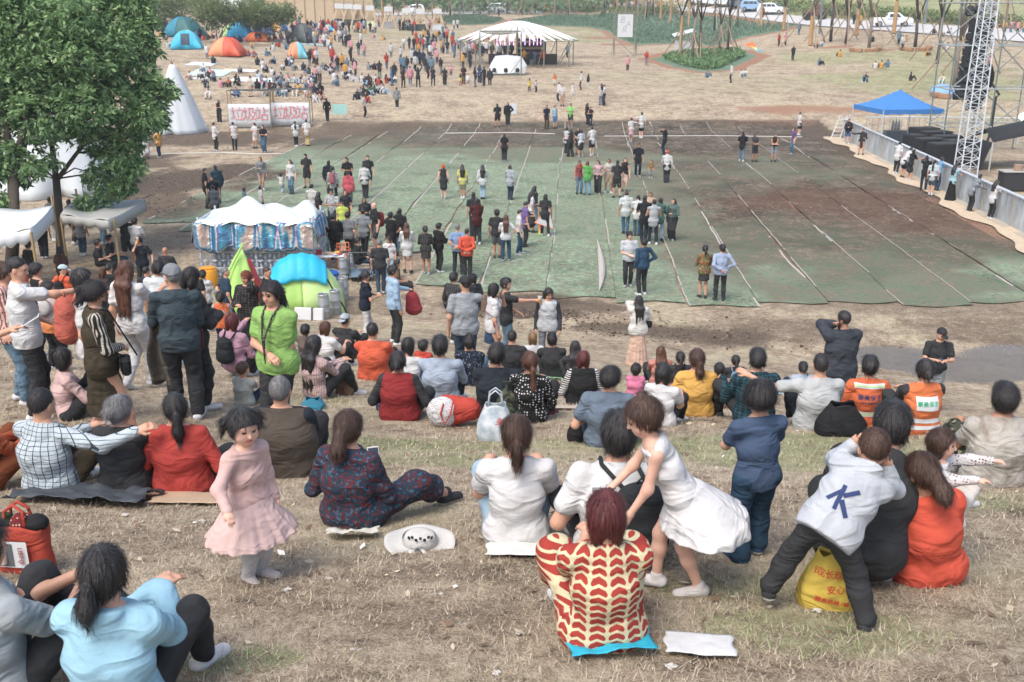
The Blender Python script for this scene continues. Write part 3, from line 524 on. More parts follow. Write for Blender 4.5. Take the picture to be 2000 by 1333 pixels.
mass([(1100,22),(1180,22),(1260,24),(1320,26)],1.2,4000,.35,'bushes','low bushes along the terrace behind the bar sign',LBUSH,24,4,'bushes')
for i,(P,nn,h,lab) in enumerate([(BEDS[1],16000,.5,'thick dark green low plants on the island bed under the thin trees'),(BEDS[0],15000,.22,'flat dark green ground cover in the large bed behind the bar sign'),(BEDS[2],5000,.35,'blue green low plants in the small bed left of the pavilion')]):
    rg=np.random.default_rng(60+i); A=np.array(P); lo,hi=A.min(0),A.max(0); q=lo+(hi-lo)*rg.random((nn*3,2)); ins=inpoly(q[:,0],q[:,1],P); 
    if i==1-1: q=q; ins&=polyd(q[:,0],q[:,1],P)>1.2
    q=q[ins][:nn]; z=TH(q[:,0],q[:,1])+rg.random(len(q))*h*(.4+fbm(q[:,0],q[:,1],.7,1)); C=np.stack([q[:,0],q[:,1],z],1); up=rg.normal(0,.6,C.shape)+np.array([0,0,1.2])
    tag(leafmesh('ground_cover',C,up,.32,[LBIG,LBED,LBED][i],-.3,.4,rg.random(len(C))*.5+.2,i),lab,'ground cover',kind='stuff')
# ---------------- implicit-surface figures ----------------
def V3(*a): return np.array(a,float)
def rc(a,b,ra,rb,lab=0,q=1.,side=None,k=None): return ('r',np.array(a,float),np.array(b,float),ra,rb,q,None if side is None else np.array(side,float),lab,k)
def el(c,r,M=None,lab=0,k=None): return ('e',np.array(c,float),np.array(r,float),None,None,1.,M,lab,k)
def vnoise(X,Y,Z,ph):
    return (np.sin(X*31+Y*13+ph)*np.sin(Z*43+Y*17+ph*2)+.25*np.sin(Z*70+X*37+ph)*np.sin(Y*61-X*29+ph*3)+.7*(1-2.2*np.abs(np.sin((X+Y*.6)*11-Z*15+ph*1.7+1.5*np.sin(X*9+Z*7+ph)))))*.42
def surf(prims,cell,k=.03,cuts=(),nz=0.,ph=0.,late=()):
    lo=[];hi=[]; nl=len(prims); prims=list(prims)+list(late)
    for p in prims:
        if p[0]=='r': m=max(p[3],p[4])*max(p[5],1); lo.append(np.minimum(p[1],p[2])-m); hi.append(np.maximum(p[1],p[2])+m)
        else: m=p[2].max(); lo.append(p[1]-m); hi.append(p[1]+m)
    lo0=np.min(lo,0)-2.5*cell-nz; hi0=np.max(hi,0)+2.5*cell+nz; dims=np.ceil((hi0-lo0)/cell).astype(int)+1
    F=np.full(dims,.5,np.float32); Mn=np.full(dims,9.,np.float32); L=np.zeros(dims,np.int8)
    ax=[lo0[i]+cell*np.arange(dims[i],dtype=np.float32) for i in range(3)]
    GX,GY,GZ=ax[0][:,None,None],ax[1][None,:,None],ax[2][None,None,:]
    NZ=nz*vnoise(GX,GY,GZ,ph).astype(np.float32) if nz else 0
    def fincut(F):
        if nz: F=F+NZ
        for c,n in cuts: F=np.maximum(F,((GX-c[0])*n[0]+(GY-c[1])*n[1]+(GZ-c[2])*n[2]).astype(np.float32))
        return F
    for pi_,(p,l_,h_) in enumerate(zip(prims,lo,hi)):
        if pi_==nl: F=fincut(F)
        kk=p[8] if p[8] is not None else k; mg=kk+2*cell+nz
        i0=np.maximum(np.floor((l_-mg-lo0)/cell).astype(int),0); i1=np.minimum(np.ceil((h_+mg-lo0)/cell).astype(int)+1,dims)
        if (i1<=i0).any(): continue
        X=(lo0[0]+cell*np.arange(i0[0],i1[0],dtype=np.float32))[:,None,None]; Y=(lo0[1]+cell*np.arange(i0[1],i1[1],dtype=np.float32))[None,:,None]; Z=(lo0[2]+cell*np.arange(i0[2],i1[2],dtype=np.float32))[None,None,:]
        if p[0]=='r':
            a,b=p[1],p[2]; ba=b-a; bb=float(ba@ba)+1e-12; x,y,z=X-a[0],Y-a[1],Z-a[2]
            t=np.clip((x*ba[0]+y*ba[1]+z*ba[2])/bb,0,1); x=x-t*ba[0]; y=y-t*ba[1]; z=z-t*ba[2]
            if p[6] is not None and p[5]!=1:
                s=p[6]; ds=(x*s[0]+y*s[1]+z*s[2])*(1-1/p[5]); x=x-s[0]*ds; y=y-s[1]*ds; z=z-s[2]*ds
            d=np.sqrt(x*x+y*y+z*z)-(p[3]+(p[4]-p[3])*t)
        else:
            x,y,z=X-p[1][0],Y-p[1][1],Z-p[1][2]
            if p[6] is not None:
                m=p[6]; x,y,z=(x*m[0,0]+y*m[1,0]+z*m[2,0]),(x*m[0,1]+y*m[1,1]+z*m[2,1]),(x*m[0,2]+y*m[1,2]+z*m[2,2])
            r=p[2]; k0=np.sqrt((x/r[0])**2+(y/r[1])**2+(z/r[2])**2); k1=np.sqrt((x/r[0]**2)**2+(y/r[1]**2)**2+(z/r[2]**2)**2)+1e-9
            d=k0*(k0-1)/k1
        sl=(slice(i0[0],i1[0]),slice(i0[1],i1[1]),slice(i0[2],i1[2])); f=F[sl]; d=d.astype(np.float32)+(NZ[sl] if pi_>=nl and nz else 0)
        h=np.maximum(kk-np.abs(f-d),0)/kk; F[sl]=np.minimum(f,d)-h*h*kk*.25
        mn=Mn[sl]; c=d<mn; mn[c]=d[c]; L[sl][c]=p[7]
    if len(late)==0: F=fincut(F)
    S=F<0
    for i in range(3):
        s=[slice(None)]*3; s[i]=0; S[tuple(s)]=False; F[tuple(s)]=np.maximum(F[tuple(s)],1e-3); s[i]=-1; S[tuple(s)]=False; F[tuple(s)]=np.maximum(F[tuple(s)],1e-3)
    cs=[(i,j,k_) for i in (0,1) for j in (0,1) for k_ in (0,1)]
    def cor(A,c): return A[c[0]:A.shape[0]-1+c[0],c[1]:A.shape[1]-1+c[1],c[2]:A.shape[2]-1+c[2]]
    cnt=sum(cor(S,c).astype(np.int8) for c in cs); act=(cnt>0)&(cnt<8); idx=np.argwhere(act)
    if not len(idx): return np.zeros((0,3)),np.zeros((0,4),int),np.zeros(0,int)
    fv={c:F[idx[:,0]+c[0],idx[:,1]+c[1],idx[:,2]+c[2]] for c in cs}; acc=np.zeros((len(idx),3)); n=np.zeros(len(idx))
    for c in cs:
        for a in range(3):
            if c[a]==0:
                e=list(c); e[a]=1; e=tuple(e); f0,f1=fv[c],fv[e]; m=(f0<0)!=(f1<0); t=np.where(m,f0/np.where(f0==f1,1,f0-f1),0)
                p=np.zeros((len(idx),3)); p+=c; p[:,a]+=t; acc[m]+=p[m]; n[m]+=1
    V=lo0+cell*(idx+acc/np.maximum(n,1)[:,None]); im=np.full(act.shape,-1,np.int64); im[act]=np.arange(len(idx)); lab=L[idx[:,0],idx[:,1],idx[:,2]]
    Q=[]
    for a in range(3):
        b,c=(a+1)%3,(a+2)%3; s0=[slice(1,-1)]*3; s1=[slice(1,-1)]*3; s0[a]=slice(0,-1); s1[a]=slice(1,None)
        A,B=S[tuple(s0)],S[tuple(s1)]; m=A!=B; w=np.argwhere(m); off=np.ones(3,int); off[a]=0; w=w+off; sg=A[m]
        def cell_(db,dc): u=w.copy(); u[:,b]-=db; u[:,c]-=dc; return im[u[:,0],u[:,1],u[:,2]]
        q=np.stack([cell_(1,1),cell_(0,1),cell_(0,0),cell_(1,0)],1); q[~sg]=q[~sg][:,::-1]; Q.append(q)
    return V,np.concatenate(Q),lab
def nrm(v): v=np.array(v,float); return v/(np.linalg.norm(v)+1e-9)
def ik(a,t,l1,l2,pole):
    a=np.array(a,float); t=np.array(t,float); d=t-a; L=np.linalg.norm(d); u=d/(L+1e-9)
    if L>l1+l2-.005: t=a+u*(l1+l2-.005); L=l1+l2-.005
    L=max(L,abs(l1-l2)+.01); x=(l1*l1-l2*l2+L*L)/(2*L); h=math.sqrt(max(l1*l1-x*x,0)); pl=np.array(pole,float); pl=pl-u*(pl@u); pl=nrm(pl)
    return a+u*x+pl*h, a+u*L if np.linalg.norm(t-a)<L else t
def rotm(yaw,pit,roll=0): return np.array(Matrix.Rotation(yaw,3,'Z')@Matrix.Rotation(-pit,3,'X')@Matrix.Rotation(roll,3,'Y'))
def skeleton(kind,H,arms='dd',lean=0.,hy=0.,hp=0.,stride=.0,slope=0.,g='m',twist=0,side=0.,tg=None,kn=None,roll=0):
    """joints in the person's own frame: facing +Y, feet or seat at z=0. Returns dict"""
    c=min(max((1.45-H)/.5,0),1); J={}; s=H/1.7; hip=(.515-.07*c)*H; T=.30*H*(.88 if kind in('sit','cross','out','sq','chair') else 1); hw=.053*H; sw=((.112 if g=='m' else .1)-.004*c)*H
    th=.245*H-.03*c*H; sh=.235*H-.03*c*H; ua=(.172-.012*c)*H; fa=(.148-.01*c)*H; hh=(.128+.055*c)*H; J.update(c=c,s=s,hh=hh,H=H,g=g,kind=kind)
    gz=lambda y: -slope*y
    if kind in('st','wk','bend'): P=V3(0,0,hip-(.012*H if kind=='wk' else 0))
    elif kind in('sit','cross','out'): P=V3(0,0,.085*s)
    elif kind=='chair': P=V3(0,0,.47*min(s,1)+.07)
    elif kind=='sq': P=V3(0,-.06,.23*s)
    elif kind=='kneel': P=V3(0,0,.26*s)
    elif kind=='lie': P=V3(0,0,.1*s)
    U=nrm([sin(side),sin(lean)*cos(side),cos(lean)*cos(side)]) if kind!='lie' else nrm([0,-1,.12])
    Fw=nrm(np.cross([1,0,0],U)*-1); Fw=nrm(V3(0,1,0)-U*U[1]) if abs(U[1])<.95 else V3(0,0,1)
    Rt=nrm(np.cross(Fw,U)); 
    if kind in('sit','cross','out','sq','chair'): bow=-.045*s
    else: bow=-.0
    if twist: ct,st_=cos(twist),sin(twist); Rs=Rt*ct+Fw*st_; Fs=Fw*ct-Rt*st_
    else: Rs,Fs=Rt,Fw
    C=P+U*T*.55+Fw*bow; S=P+U*T+Fw*(.0 if bow==0 else -.01*s); J.update(P=P,C=C,S=S,U=U,Fw=Fs,Rt=Rs,Rp=Rt,Fp=Fw)
    for i,sg in((0,-1),(1,1)):
        h=P+Rt*hw*sg*1.0; J['hip',i]=h; J['sho',i]=S+Rs*sw*sg-U*.052*s
        if kind=='st': an=V3(sg*(.06+.02)*s,.01*sg,.075*s); pole=(sg*.1,1,0)
        elif kind in('wk','bend'): y=stride*sg if kind=='wk' else .1*sg; an=V3(sg*.06*s,y,.075*s+(.07*s if kind=='wk' and y<-.12 else 0)); pole=(0,1,.1)
        elif kind=='sit': an=V3(sg*.13*s,.50*s,gz(.5)+.075*s); pole=(sg*.25,.1,1)
        elif kind=='out': an=V3(sg*.12*s,.78*s,gz(.78)+.06*s); pole=(sg*.1,0,1)
        elif kind=='cross': an=V3(-sg*.09*s,.3*s,gz(.3)+.06*s+(.03 if sg>0 else 0)); pole=(sg*1,.35,.45)
        elif kind=='chair': an=V3(sg*.12*s,.42*s,.075*s); pole=(0,1,1)
        elif kind=='sq': an=V3(sg*.13*s,.04+.03*sg,.075*s); pole=(sg*.35,1,.35)
        elif kind=='kneel': an=V3(sg*.1*s,-.2*s,.06*s); pole=(0,1,-.3)
        elif kind=='lie': an=V3(sg*.12*s,.5*s,.06); pole=(0,0,1)
        if kn and kn[i] is not None: an=V3(*kn[i][:3]); pole=kn[i][3:] if len(kn[i])>3 else pole
        k_,an=ik(h,an,th,sh,pole); J['kne',i]=k_; J['ank',i]=an
        fd=nrm([sg*.25,1,gz(1)*.9 if kind in('sit','out','cross') else 0]) if kind!='cross' else nrm([-sg*.9,.5,-.1])
        if kind=='wk' and J['ank',i][1]<-.12: fd=nrm([0,.8,-.6])
        if kn and kn[i] is not None and len(kn[i])<=3: fd=nrm([sg*.25,1,0])
        J['foot',i]=fd
    # head
    HM=rotm(math.atan2(-Fs[0],Fs[1])+hy,hp,roll); neck=S+U*.035*H+Fs*.01*s
    hc=S+U*(.032*H)+ (np.array([0,0,1])*.6+U*.4)*(hh*.5)+ HM@V3(0,.02*s,0); J.update(neck=neck,hc=hc,HM=HM)
    al=ua+fa
    for i,sg in((0,-1),(1,1)):
        sh_=J['sho',i]; a=arms[i]; dn=V3(0,0,-1); out=Rs*sg; pole=-Fs*.6+out*.6+dn*.3
        if tg and tg[i] is not None:
            t=P+Rs*tg[i][0]+Fs*tg[i][1]+V3(0,0,tg[i][2]); 
            if len(tg[i])>3: pole=Rs*tg[i][3]+Fs*tg[i][4]+V3(0,0,tg[i][5])
        elif a=='d': t=sh_+out*.07*s+Fs*.03+dn*al*.965; pole=-Fs+out*.4
        elif a=='a': t=sh_+out*.2*s+Fs*.1+dn*al*.85; pole=-Fs+out*.4
        elif a=='h': t=P+out*.17*s+Fs*.03+V3(0,0,.09*s); pole=out-Fs*.5
        elif a=='f': t=sh_-out*.11*s+Fs*.27*s+dn*.23*s; pole=dn+out*.5
        elif a=='x': t=sh_-out*.26*s+Fs*.17*s+dn*.3*s; pole=dn+out*.8-Fs*.3
        elif a=='u': t=hc+out*(hh*.5)+Fs*.03+V3(0,0,-.07*s); pole=out*.75+dn*1.3+Fs*.35
        elif a=='o': t=hc+out*.03+Fs*hh*.55+V3(0,0,.03*s); pole=out+dn*.2
        elif a=='m': t=hc-out*.0+Fs*hh*.62+V3(0,0,-.05*s); pole=out*.6+dn
        elif a=='p': t=sh_+out*.05+Fs*al*.95+V3(0,0,.03); pole=dn
        elif a=='c': t=sh_+out*.0+Fs*al*.8+dn*.1; pole=dn
        elif a=='q': t=sh_+out*al*.9+Fs*al*.25+V3(0,0,.04); pole=dn-Fs
        elif a=='w': t=sh_+out*al*.25+V3(0,0,al*.9)+Fs*.1; pole=out
        elif a=='b': t=P-Fs*.15*s+out*.02+V3(0,0,.08*s); pole=out-Fs*.4
        elif a=='k': t=J['kne',i]+V3(0,.03,.075*s)-out*.04; pole=dn+out*.3
        elif a=='n': t=(J['kne',0]+J['kne',1])/2+V3(0,.09*s,.03)+out*.02; pole=dn+out*.4
        elif a=='g': t=V3(P[0],P[1],.05)+out*.27*s-Fs*.16*s; pole=-Fs+out*.3
        elif a=='t': t=(J['kne',i]+J['hip',i])/2+V3(0,0,.1*s); pole=-Fs*.6+out*.35
        elif a=='l': t=P+Fs*.17*s-out*.02+V3(0,0,.12*s); pole=out-Fs*.4
        e,w=ik(sh_,t,ua,fa,pole); J['elb',i]=e; J['wri',i]=w; J['hd',i]=nrm(w-e) if a not in'gk' else nrm(nrm(w-e)*.4+(V3(0,0,-.5) if a=='k' else V3(0,-.3,-.4))+Fs*.5*(a=='k'))
    return J
def hand(J,i,fine,curl=.5,lab=0):
    w,d=J['wri',i],J['hd',i]; s=J['H']/1.7*(1.0 if J['c']<.5 else .95); sg=-1 if i==0 else 1
    n=np.cross(d,J['Rt']); n=nrm(n) if np.linalg.norm(n)>.2 else J['Fw']; n=nrm(n-d*(n@d)); x=np.cross(d,n)
    # palm normal faces the body for hanging arms
    if d[2]<-.8: n=-J['Rt']*sg; n=nrm(n-d*(n@d)); x=nrm(np.cross(d,n))*1.0
    if not fine: return [rc(w,w+d*.11*s,.03*s,.028*s,lab,1.5,x,k=.02)]
    p=[rc(w,w+d*.07*s,.021*s,.024*s,lab,1.55,x,k=.012)]
    for j,(o,l) in enumerate(((-1.5,.066),(-.5,.078),(.5,.074),(1.5,.058))):
        b=w+d*.082*s+x*o*.0185*s; a1=curl*(.5+.12*j); d1=d*cos(a1)+n*sin(a1); m=b+d1*l*.5*s; a2=a1+curl*1.0; d2=d*cos(a2)+n*sin(a2)
        p+=[rc(w+d*.05*s+x*o*.014*s,b,.012*s,.0095*s,lab,k=.006),rc(b,m,.0092*s,.0082*s,lab,k=.004),rc(m,m+d2*l*.5*s,.0082*s,.0068*s,lab,k=.004)]
    tx=x*(-1 if (x@(J['Fw']))<0 else 1) if d[2]<-.8 else x*(-sg)
    b=w+d*.025*s+tx*.022*s; m=b+nrm(d*.7+tx*.6+n*.35)*.04*s; p+=[rc(b,m,.0125*s,.0105*s,lab,k=.008),rc(m,m+nrm(d+n*.3)*.032*s,.0098*s,.0078*s,lab,k=.004)]
    return p
def HL(J,x,y,z): q=J['hh']/.23; return J['hc']+J['HM']@V3(x*q,y*q,z*q)
def headprims(J,face=True):
    q=J['hh']/.23; M=J['HM']; c=J['c']; wd=1+.12*c
    p=[el(HL(J,0,-.014,.02),V3(.077*wd,.095,.094)*q,M,0),el(HL(J,0,.018,-.028),V3(.062*wd,.07,.08)*q,M,0),el(HL(J,0,.05,-.085+.01*c),V3(.03,.03,.026)*q,M,0,k=.03*q)]
    for sg in(-1,1):
        p.append(el(HL(J,sg*.078*wd,-.006,-.012),V3(.010,.021,.031)*q,M,0,k=.008*q))
        if face: p.append(el(HL(J,sg*.036,.048,-.04),V3(.03+.006*c,.03,.03+.006*c)*q,M,0,k=.02*q))
    if face:
        p+=[rc(HL(J,0,.083,.006),HL(J,0,.099,-.027),.007*q,.0115*q,0,k=.012*q),el(HL(J,0,.078,-.06),V3(.021,.012,.0085)*q,M,1,k=.006*q),el(HL(J,0,.07,.03),V3(.05,.02,.018)*q,M,0,k=.02*q)]
        for sg in(-1,1):
            p+=[el(HL(J,sg*.03,.0775,.0),V3(.0115,.006,.0038+.0006*c)*q,M,2,k=.003*q),el(HL(J,sg*.031,.0845-.004*c,.024+.003*c),V3(.017,.0045,.0022)*q,M,2 if c<.5 else 0,k=.003*q)]
    p.append(rc(J['S'],J['hc']+J['HM']@V3(0,-.01,-.03)*q,.056*J['s'],.05*J['s']*(1+.15*c),0,k=.03))
    return p
def bodyprims(J,w=1.):
    s=J['s']*(1+.0*J['c']); P,C,S,U,Rt,Rp=J['P'],J['C'],J['S'],J['U'],J['Rt'],J['Rp']; f=J['g']=='f'; p=[]
    seat=J['kind'] in('sit','cross','out','sq','chair'); cc=1+.05*J['c']
    p+=[rc(J['hip',0],J['hip',1],.088*s*w,.088*s*w,0,k=.04),rc(P,C,.098*s*w*cc,(.088 if f else .1)*s*w*cc,0,1.3,Rp,k=.05),rc(C,S-U*.07*s,(.094 if f else .106)*s*w*cc,.08*s*w,0,1.42,Rt,k=.05),rc(J['sho',0],J['sho',1],.044*s,.044*s,0,k=.05),rc(S-U*.03*s,S+U*.03*s,.062*s,.05*s,0,1.25,Rt,k=.05)]
    if seat: p.append(rc(J['hip',0]-V3(0,.02,.0),J['hip',1]-V3(0,.02,.0),.1*s*w,.1*s*w,0,k=.05))
    for i in(0,1):
        h,k_,a=J['hip',i],J['kne',i],J['ank',i]; m=k_+(a-k_)*.33
        p+=[rc(h,k_,.083*s*w,.054*s,0),rc(k_,m,.052*s,.054*s,0),rc(m,a,.052*s,.034*s,0)]
        p+=[rc(J['sho',i],J['elb',i],.047*s*(.5+.5*w),.037*s,0),rc(J['elb',i],J['wri',i],.037*s,.025*s,0)]
        fd=J['foot',i]; p.append(rc(a-V3(0,0,.03)*s,a-V3(0,0,.045*s)+fd*.13*s,.032*s,.026*s,0))
    return p
def topprims(J,kind,w=1.,o=.012,lab=0):
    """shirts, jackets, vests: prims, cuts, sleeves"""; sl_=[]
    s=J['s']; P,C,S,U,Rt,Rp=J['P'],J['C'],J['S'],J['U'],J['Rt'],J['Rp']; f=J['g']=='f'; cc=1+.05*J['c']; p=[]
    if kind in('coat','jacket'): o=.026
    if kind in('hood',): o=.024
    o*=max(s,.75); seat=J['kind'] in('sit','cross','out','sq','chair')
    lowr=.112 if not f else .106
    p+=[rc(P-U*.02*s,C,lowr*s*w*cc+o*1.25,(.098 if f else .106)*s*w*cc+o*1.3,lab,1.34,Rp,k=.05),rc(C,S-U*.07*s,(.097 if f else .107)*s*w*cc+o*1.1,.082*s*w+o,lab,1.42,Rt,k=.05),rc(J['sho',0],J['sho',1],.046*s+o*(.6 if kind!='tank' else .2),.046*s+o*(.6 if kind!='tank' else .2),lab,k=.05),rc(S-U*.03*s,S+U*.03*s,.066*s+o*.5,.052*s+o*.5,lab,1.25,Rt,k=.06)]
    if f and not J['c']: p+=[el(C+U*.1*s+J['Fw']*.085*s+Rt*.06*s*x,V3(.06,.05,.06)*s,None,lab,k=.05) for x in(-1,1)]
    if seat: p.append(rc(J['hip',0]-V3(0,.02,0),J['hip',1]-V3(0,.02,0),.1*s*w+o*.9,.1*s*w+o*.9,lab,k=.06))
    else: p+=[rc(J['hip',0]+U*.02,J['hip',1]+U*.02,.096*s*w+o*1.3,.096*s*w+o*1.3,lab,k=.05),rc(P,P-U*.12*s,.1*s*w+o*1.3,.104*s*w+o*1.3,lab,1.46,Rp,k=.04)]
    for i in(0,1):
        a,e,wr=J['sho',i],J['elb',i],J['wri',i]
        if kind in('tank','vest'): continue
        if kind=='tee': sl_.append(rc(a,a+(e-a)*.62,.05*s*(.5+.5*w)+o*.8,.046*s+o*1.5,lab))
        else: sl_+=[rc(a,e,.048*s*(.5+.5*w)+o*.9,.04*s+o,lab),rc(e,wr-(wr-e)*(.02 if kind!='half' else .55),.039*s+o,.029*s+o,lab)]
    hem=-.1*s if kind not in('coat','long_') else -.26*s
    if kind=='coat': p.append(rc(P,P-V3(0,0,.3*s) if not seat else P,.11*s*w+o,.13*s*w+o,lab,1.35,Rp,k=.05))
    if kind=='crop': hem=.09*s
    if kind=='hood': p.append(el(S-J['Fw']*.07*s+U*.025*s,V3(.1,.06,.07)*s,None,lab,k=.03))
    cuts=[(P+U*hem,-U)] if not(seat and kind!='crop') else []
    nk=nrm(U+J['Fw']*.28); cuts.append((S+U*(.028 if kind!='tank' else -.0)*s,nk))
    return p,cuts,sl_
def botprims(J,kind,w=1.,lab=0):
    s=J['s']; P,U,Rp=J['P'],J['U'],J['Rp']; p=[]; seat=J['kind'] in('sit','cross','out','sq','chair'); cuts=[]
    o={'slim':.006,'jeans':.011,'loose':.022,'wide':.034,'shorts':.02}.get(kind,.01)*max(s,.7)
    if kind in('slim','jeans','loose','wide','shorts'):
        p+=[rc(J['hip',0],J['hip',1],.088*s*w+o*.9,.088*s*w+o*.9,lab,k=.04),rc(P,P+U*.1*s,.098*s*w+.008*s,.094*s*w+.008*s,lab,1.3,Rp)]
        if seat: p.append(rc(J['hip',0]-V3(0,.02,0),J['hip',1]-V3(0,.02,0),.1*s*w+o*.5,.1*s*w+o*.5,lab,k=.05))
        for i in(0,1):
            h,k_,a=J['hip',i],J['kne',i],J['ank',i]
            if kind=='shorts': p.append(rc(h,h+(k_-h)*.8,.084*s*w+o,.066*s+o*1.3,lab))
            else: m=k_+(a-k_)*.4; p+=[rc(h,k_,.084*s*w+o,.056*s+o,lab),rc(k_,m,.055*s+o,.054*s+o*1.05,lab),rc(m,a+(k_-a)*.07,.053*s+o,.038*s+o*1.5,lab)]
        
        if not seat: cuts.append((P+U*.12*s,U))
    elif kind in('skirt','mini','maxi','tutu','dress'):
        if not seat:
            L={'mini':.3,'skirt':.48,'maxi':.82,'tutu':.33,'dress':.42}[kind]*s*(1 if J['c']<.3 else .95); rb={'mini':.15,'skirt':.19,'maxi':.22,'tutu':.36,'dress':.19}[kind]*s
            top=P+V3(0,0,.11*s); bot=P-V3(0,0,L)+ (J['Fp']*(-.16*s) if J['kind']=='bend' else 0); p+=[rc(top,bot,.1*s*w,rb,lab,1.18,Rp,k=.03),rc(J['hip',0],J['hip',1],.1*s*w,.1*s*w,lab,k=.06)]; cuts+=[(bot,V3(0,0,-1)),(top+V3(0,0,.0),V3(0,0,1))]
        else:
            p.append(rc(J['hip',0]-V3(0,.0,0),J['hip',1]-V3(0,.0,0),.12*s*w,.12*s*w,lab,k=.05))
            for i in(0,1): p.append(rc(J['hip',i],J['kne',i]-V3(0,0,.02),.1*s*w,.085*s,lab,k=.07)); p.append(rc(J['kne',i],J['kne',i]*.55+J['ank',i]*.45,.085*s,.1*s,lab,k=.07))
    return p,cuts
def shoeprims(J,i,lab=0,kind='shoe'):
    s=J['s']*(1+.16*J['c']); a,fd=J['ank',i],J['foot',i]; up=nrm(V3(0,0,1)-fd*fd[2]); b=a-up*.035*s
    if kind=='boot': return [rc(a+up*.08*s,b,.05*s,.05*s,lab),rc(b-fd*.035*s,b+fd*.14*s-up*.01*s,.04*s,.034*s,lab,1.12,nrm(np.cross(fd,up)))],[(a-up*.078*s,-up)]
    return [rc(b-fd*.035*s,b+fd*.15*s-up*.01*s,.043*s,.034*s,lab,1.15,nrm(np.cross(fd,up))),rc(b+up*.01*s,a+up*.01*s,.042*s,.042*s,lab)],[(a-up*.078*s,-up)]
def hairprims(J,st,lab=0):
    """returns (prims,cuts) pairs list: [(prims,cuts,k)]"""
    q=J['hh']/.23; M=J['HM']; wd=1+.12*J['c']; out=[]; dn=V3(0,0,-1); hc=J['hc']
    if st in('bald',''): return []
    n=M@nrm([0,.74,-.67]); pt=HL(J,0,.1,.07); th={'short':.011,'buzz':.004,'thick':.016}.get(st,.013)
    cap=[el(HL(J,0,-.016,.022),V3(.077*wd+th,.096+th,.096+th*1.2)*q,M,lab)]
    if st in('short','thick'): cap.append(el(HL(J,0,.02,.085),V3(.06*wd,.06,.03+th)*q,M,lab,k=.03*q))
    if st=='thick': n=M@nrm([0,.8,-.6])
    cuts=[(pt,n)]
    if st=='buzz': cuts=[(HL(J,0,.075,.08),M@nrm([0,.7,-.72]))]
    if st in('bowl',): cap=[el(HL(J,0,-.012,.022),V3(.088*wd,.108,.102)*q,M,lab)]; cuts=[(HL(J,0,.09,.035),M@nrm([0,.52,-.86]))]
    if st in('bob','bobc'): 
        cap+=[el(HL(J,sg*.045,-.035,-.05),V3(.045,.062,.085)*q,M,lab,k=.03*q) for sg in(-1,1)]; cuts=[(HL(J,0,.088,.06),M@nrm([0,.88,-.35])),(HL(J,0,0,-.125),M@V3(0,0,-1))]
        cuts[0]=(HL(J,0,.082,.06),M@nrm([0,.93,-.37]))
    base=HL(J,0,-.1,.0); 
    if st in('pony','ponyl','ponys'):
        L={'pony':.26,'ponyl':.4,'ponys':.15}[st]*J['s']; r0=.03*q; a=HL(J,0,-.112,.02 if st!='ponyl' else -.02); back=M@V3(0,-1,0)
        p1=a+back*.035*q+dn*.03*q; p2=p1+dn*L*.45+back*.012; p3=p1+dn*L+back*.0
        cap+=[rc(a,p1,.018*q,.026*q,lab,k=.008),rc(p1,p2,.027*q,.038*q,lab,k=.01),rc(p2,p3,.038*q,.014*q,lab,k=.02)]
    if st in('long','longs','long2'):
        L={'long':.33,'longs':.22,'long2':.45}[st]*J['s']; bk=-J['Fw']
        for x in(-.05,0,.05):
            a=hc+J['HM']@V3(x*q,-.06*q,-.02*q); S=J['S']; m=V3(*(S+J['Rt']*x*1.2+bk*.1*J['s']+V3(0,0,.0))); b=m-J['U']*L+bk*.025
            cap+=[rc(a,m,.05*q,.045*q,lab,k=.03),rc(m,b,.045*q,.02*q,lab,k=.03)]
        cap+=[el(HL(J,sg*.055,-.025,-.05),V3(.035,.05,.085)*q,M,lab,k=.03*q) for sg in(-1,1)]
        cuts=[(HL(J,0,.09,.065),M@nrm([0,.93,-.37]))]
    if st=='bun': cap+=[el(HL(J,0,-.118,.0),V3(.042,.035,.042)*q,M,lab,k=.01)]
    if st=='topbun': cap+=[el(HL(J,0,-.04,.125),V3(.036,.036,.034)*q,M,lab,k=.01)]
    if st=='twin':
        for sg in(-1,1): a=HL(J,sg*.075,-.03,.075); b=a+M@V3(sg*.03,-.01,-.01)*q; cap+=[rc(a,b,.012*q,.02*q,lab,k=.005),rc(b,b+dn*.075*q+M@V3(sg*.01,0,0),.02*q,.009*q,lab,k=.01)]
    if st in('curly',): cap+=[rc(HL(J,.0,-.1,-.03),HL(J,.0,-.12,-.13),.045*q,.05*q,lab,k=.02),rc(HL(J,.0,-.12,-.13),HL(J,.0,-.11,-.2),.05*q,.02*q,lab,k=.02)]
    return [(cap,cuts)]
def hatprims(J,st,lab=0):
    q=J['hh']/.23; M=J['HM']; back=-1 if st=='capback' else 1
    dome=[el(HL(J,0,-.012,.035),V3(.096,.116,.108)*q,M,lab)]; cut=[(HL(J,0,0,.045),M@nrm([0,.12,-1]))]
    if st in('cap','capback'):
        nn=M@nrm([0,.2*back,-1]); return [(dome,[(HL(J,0,0,.04),nn)]),([el(HL(J,0,.125*back,.035),V3(.068,.07,.0095)*q,np.array(Matrix(M.tolist())@Matrix.Rotation(-.25*back,3,'X')),lab)],[])]
    if st=='bucket': return [(dome,cut),([rc(HL(J,0,-.005,.045),HL(J,0,-.005,.05),.125*q,.11*q,lab)],[(HL(J,0,0,.058),M@V3(0,0,1)),(HL(J,0,0,.025),M@V3(0,0,-1))])]
    if st=='beret': return [([el(HL(J,0,-.01,.09),V3(.105,.11,.04)*q,M,lab)],[])]
    return [(dome,cut)]
PEOPLE=[]
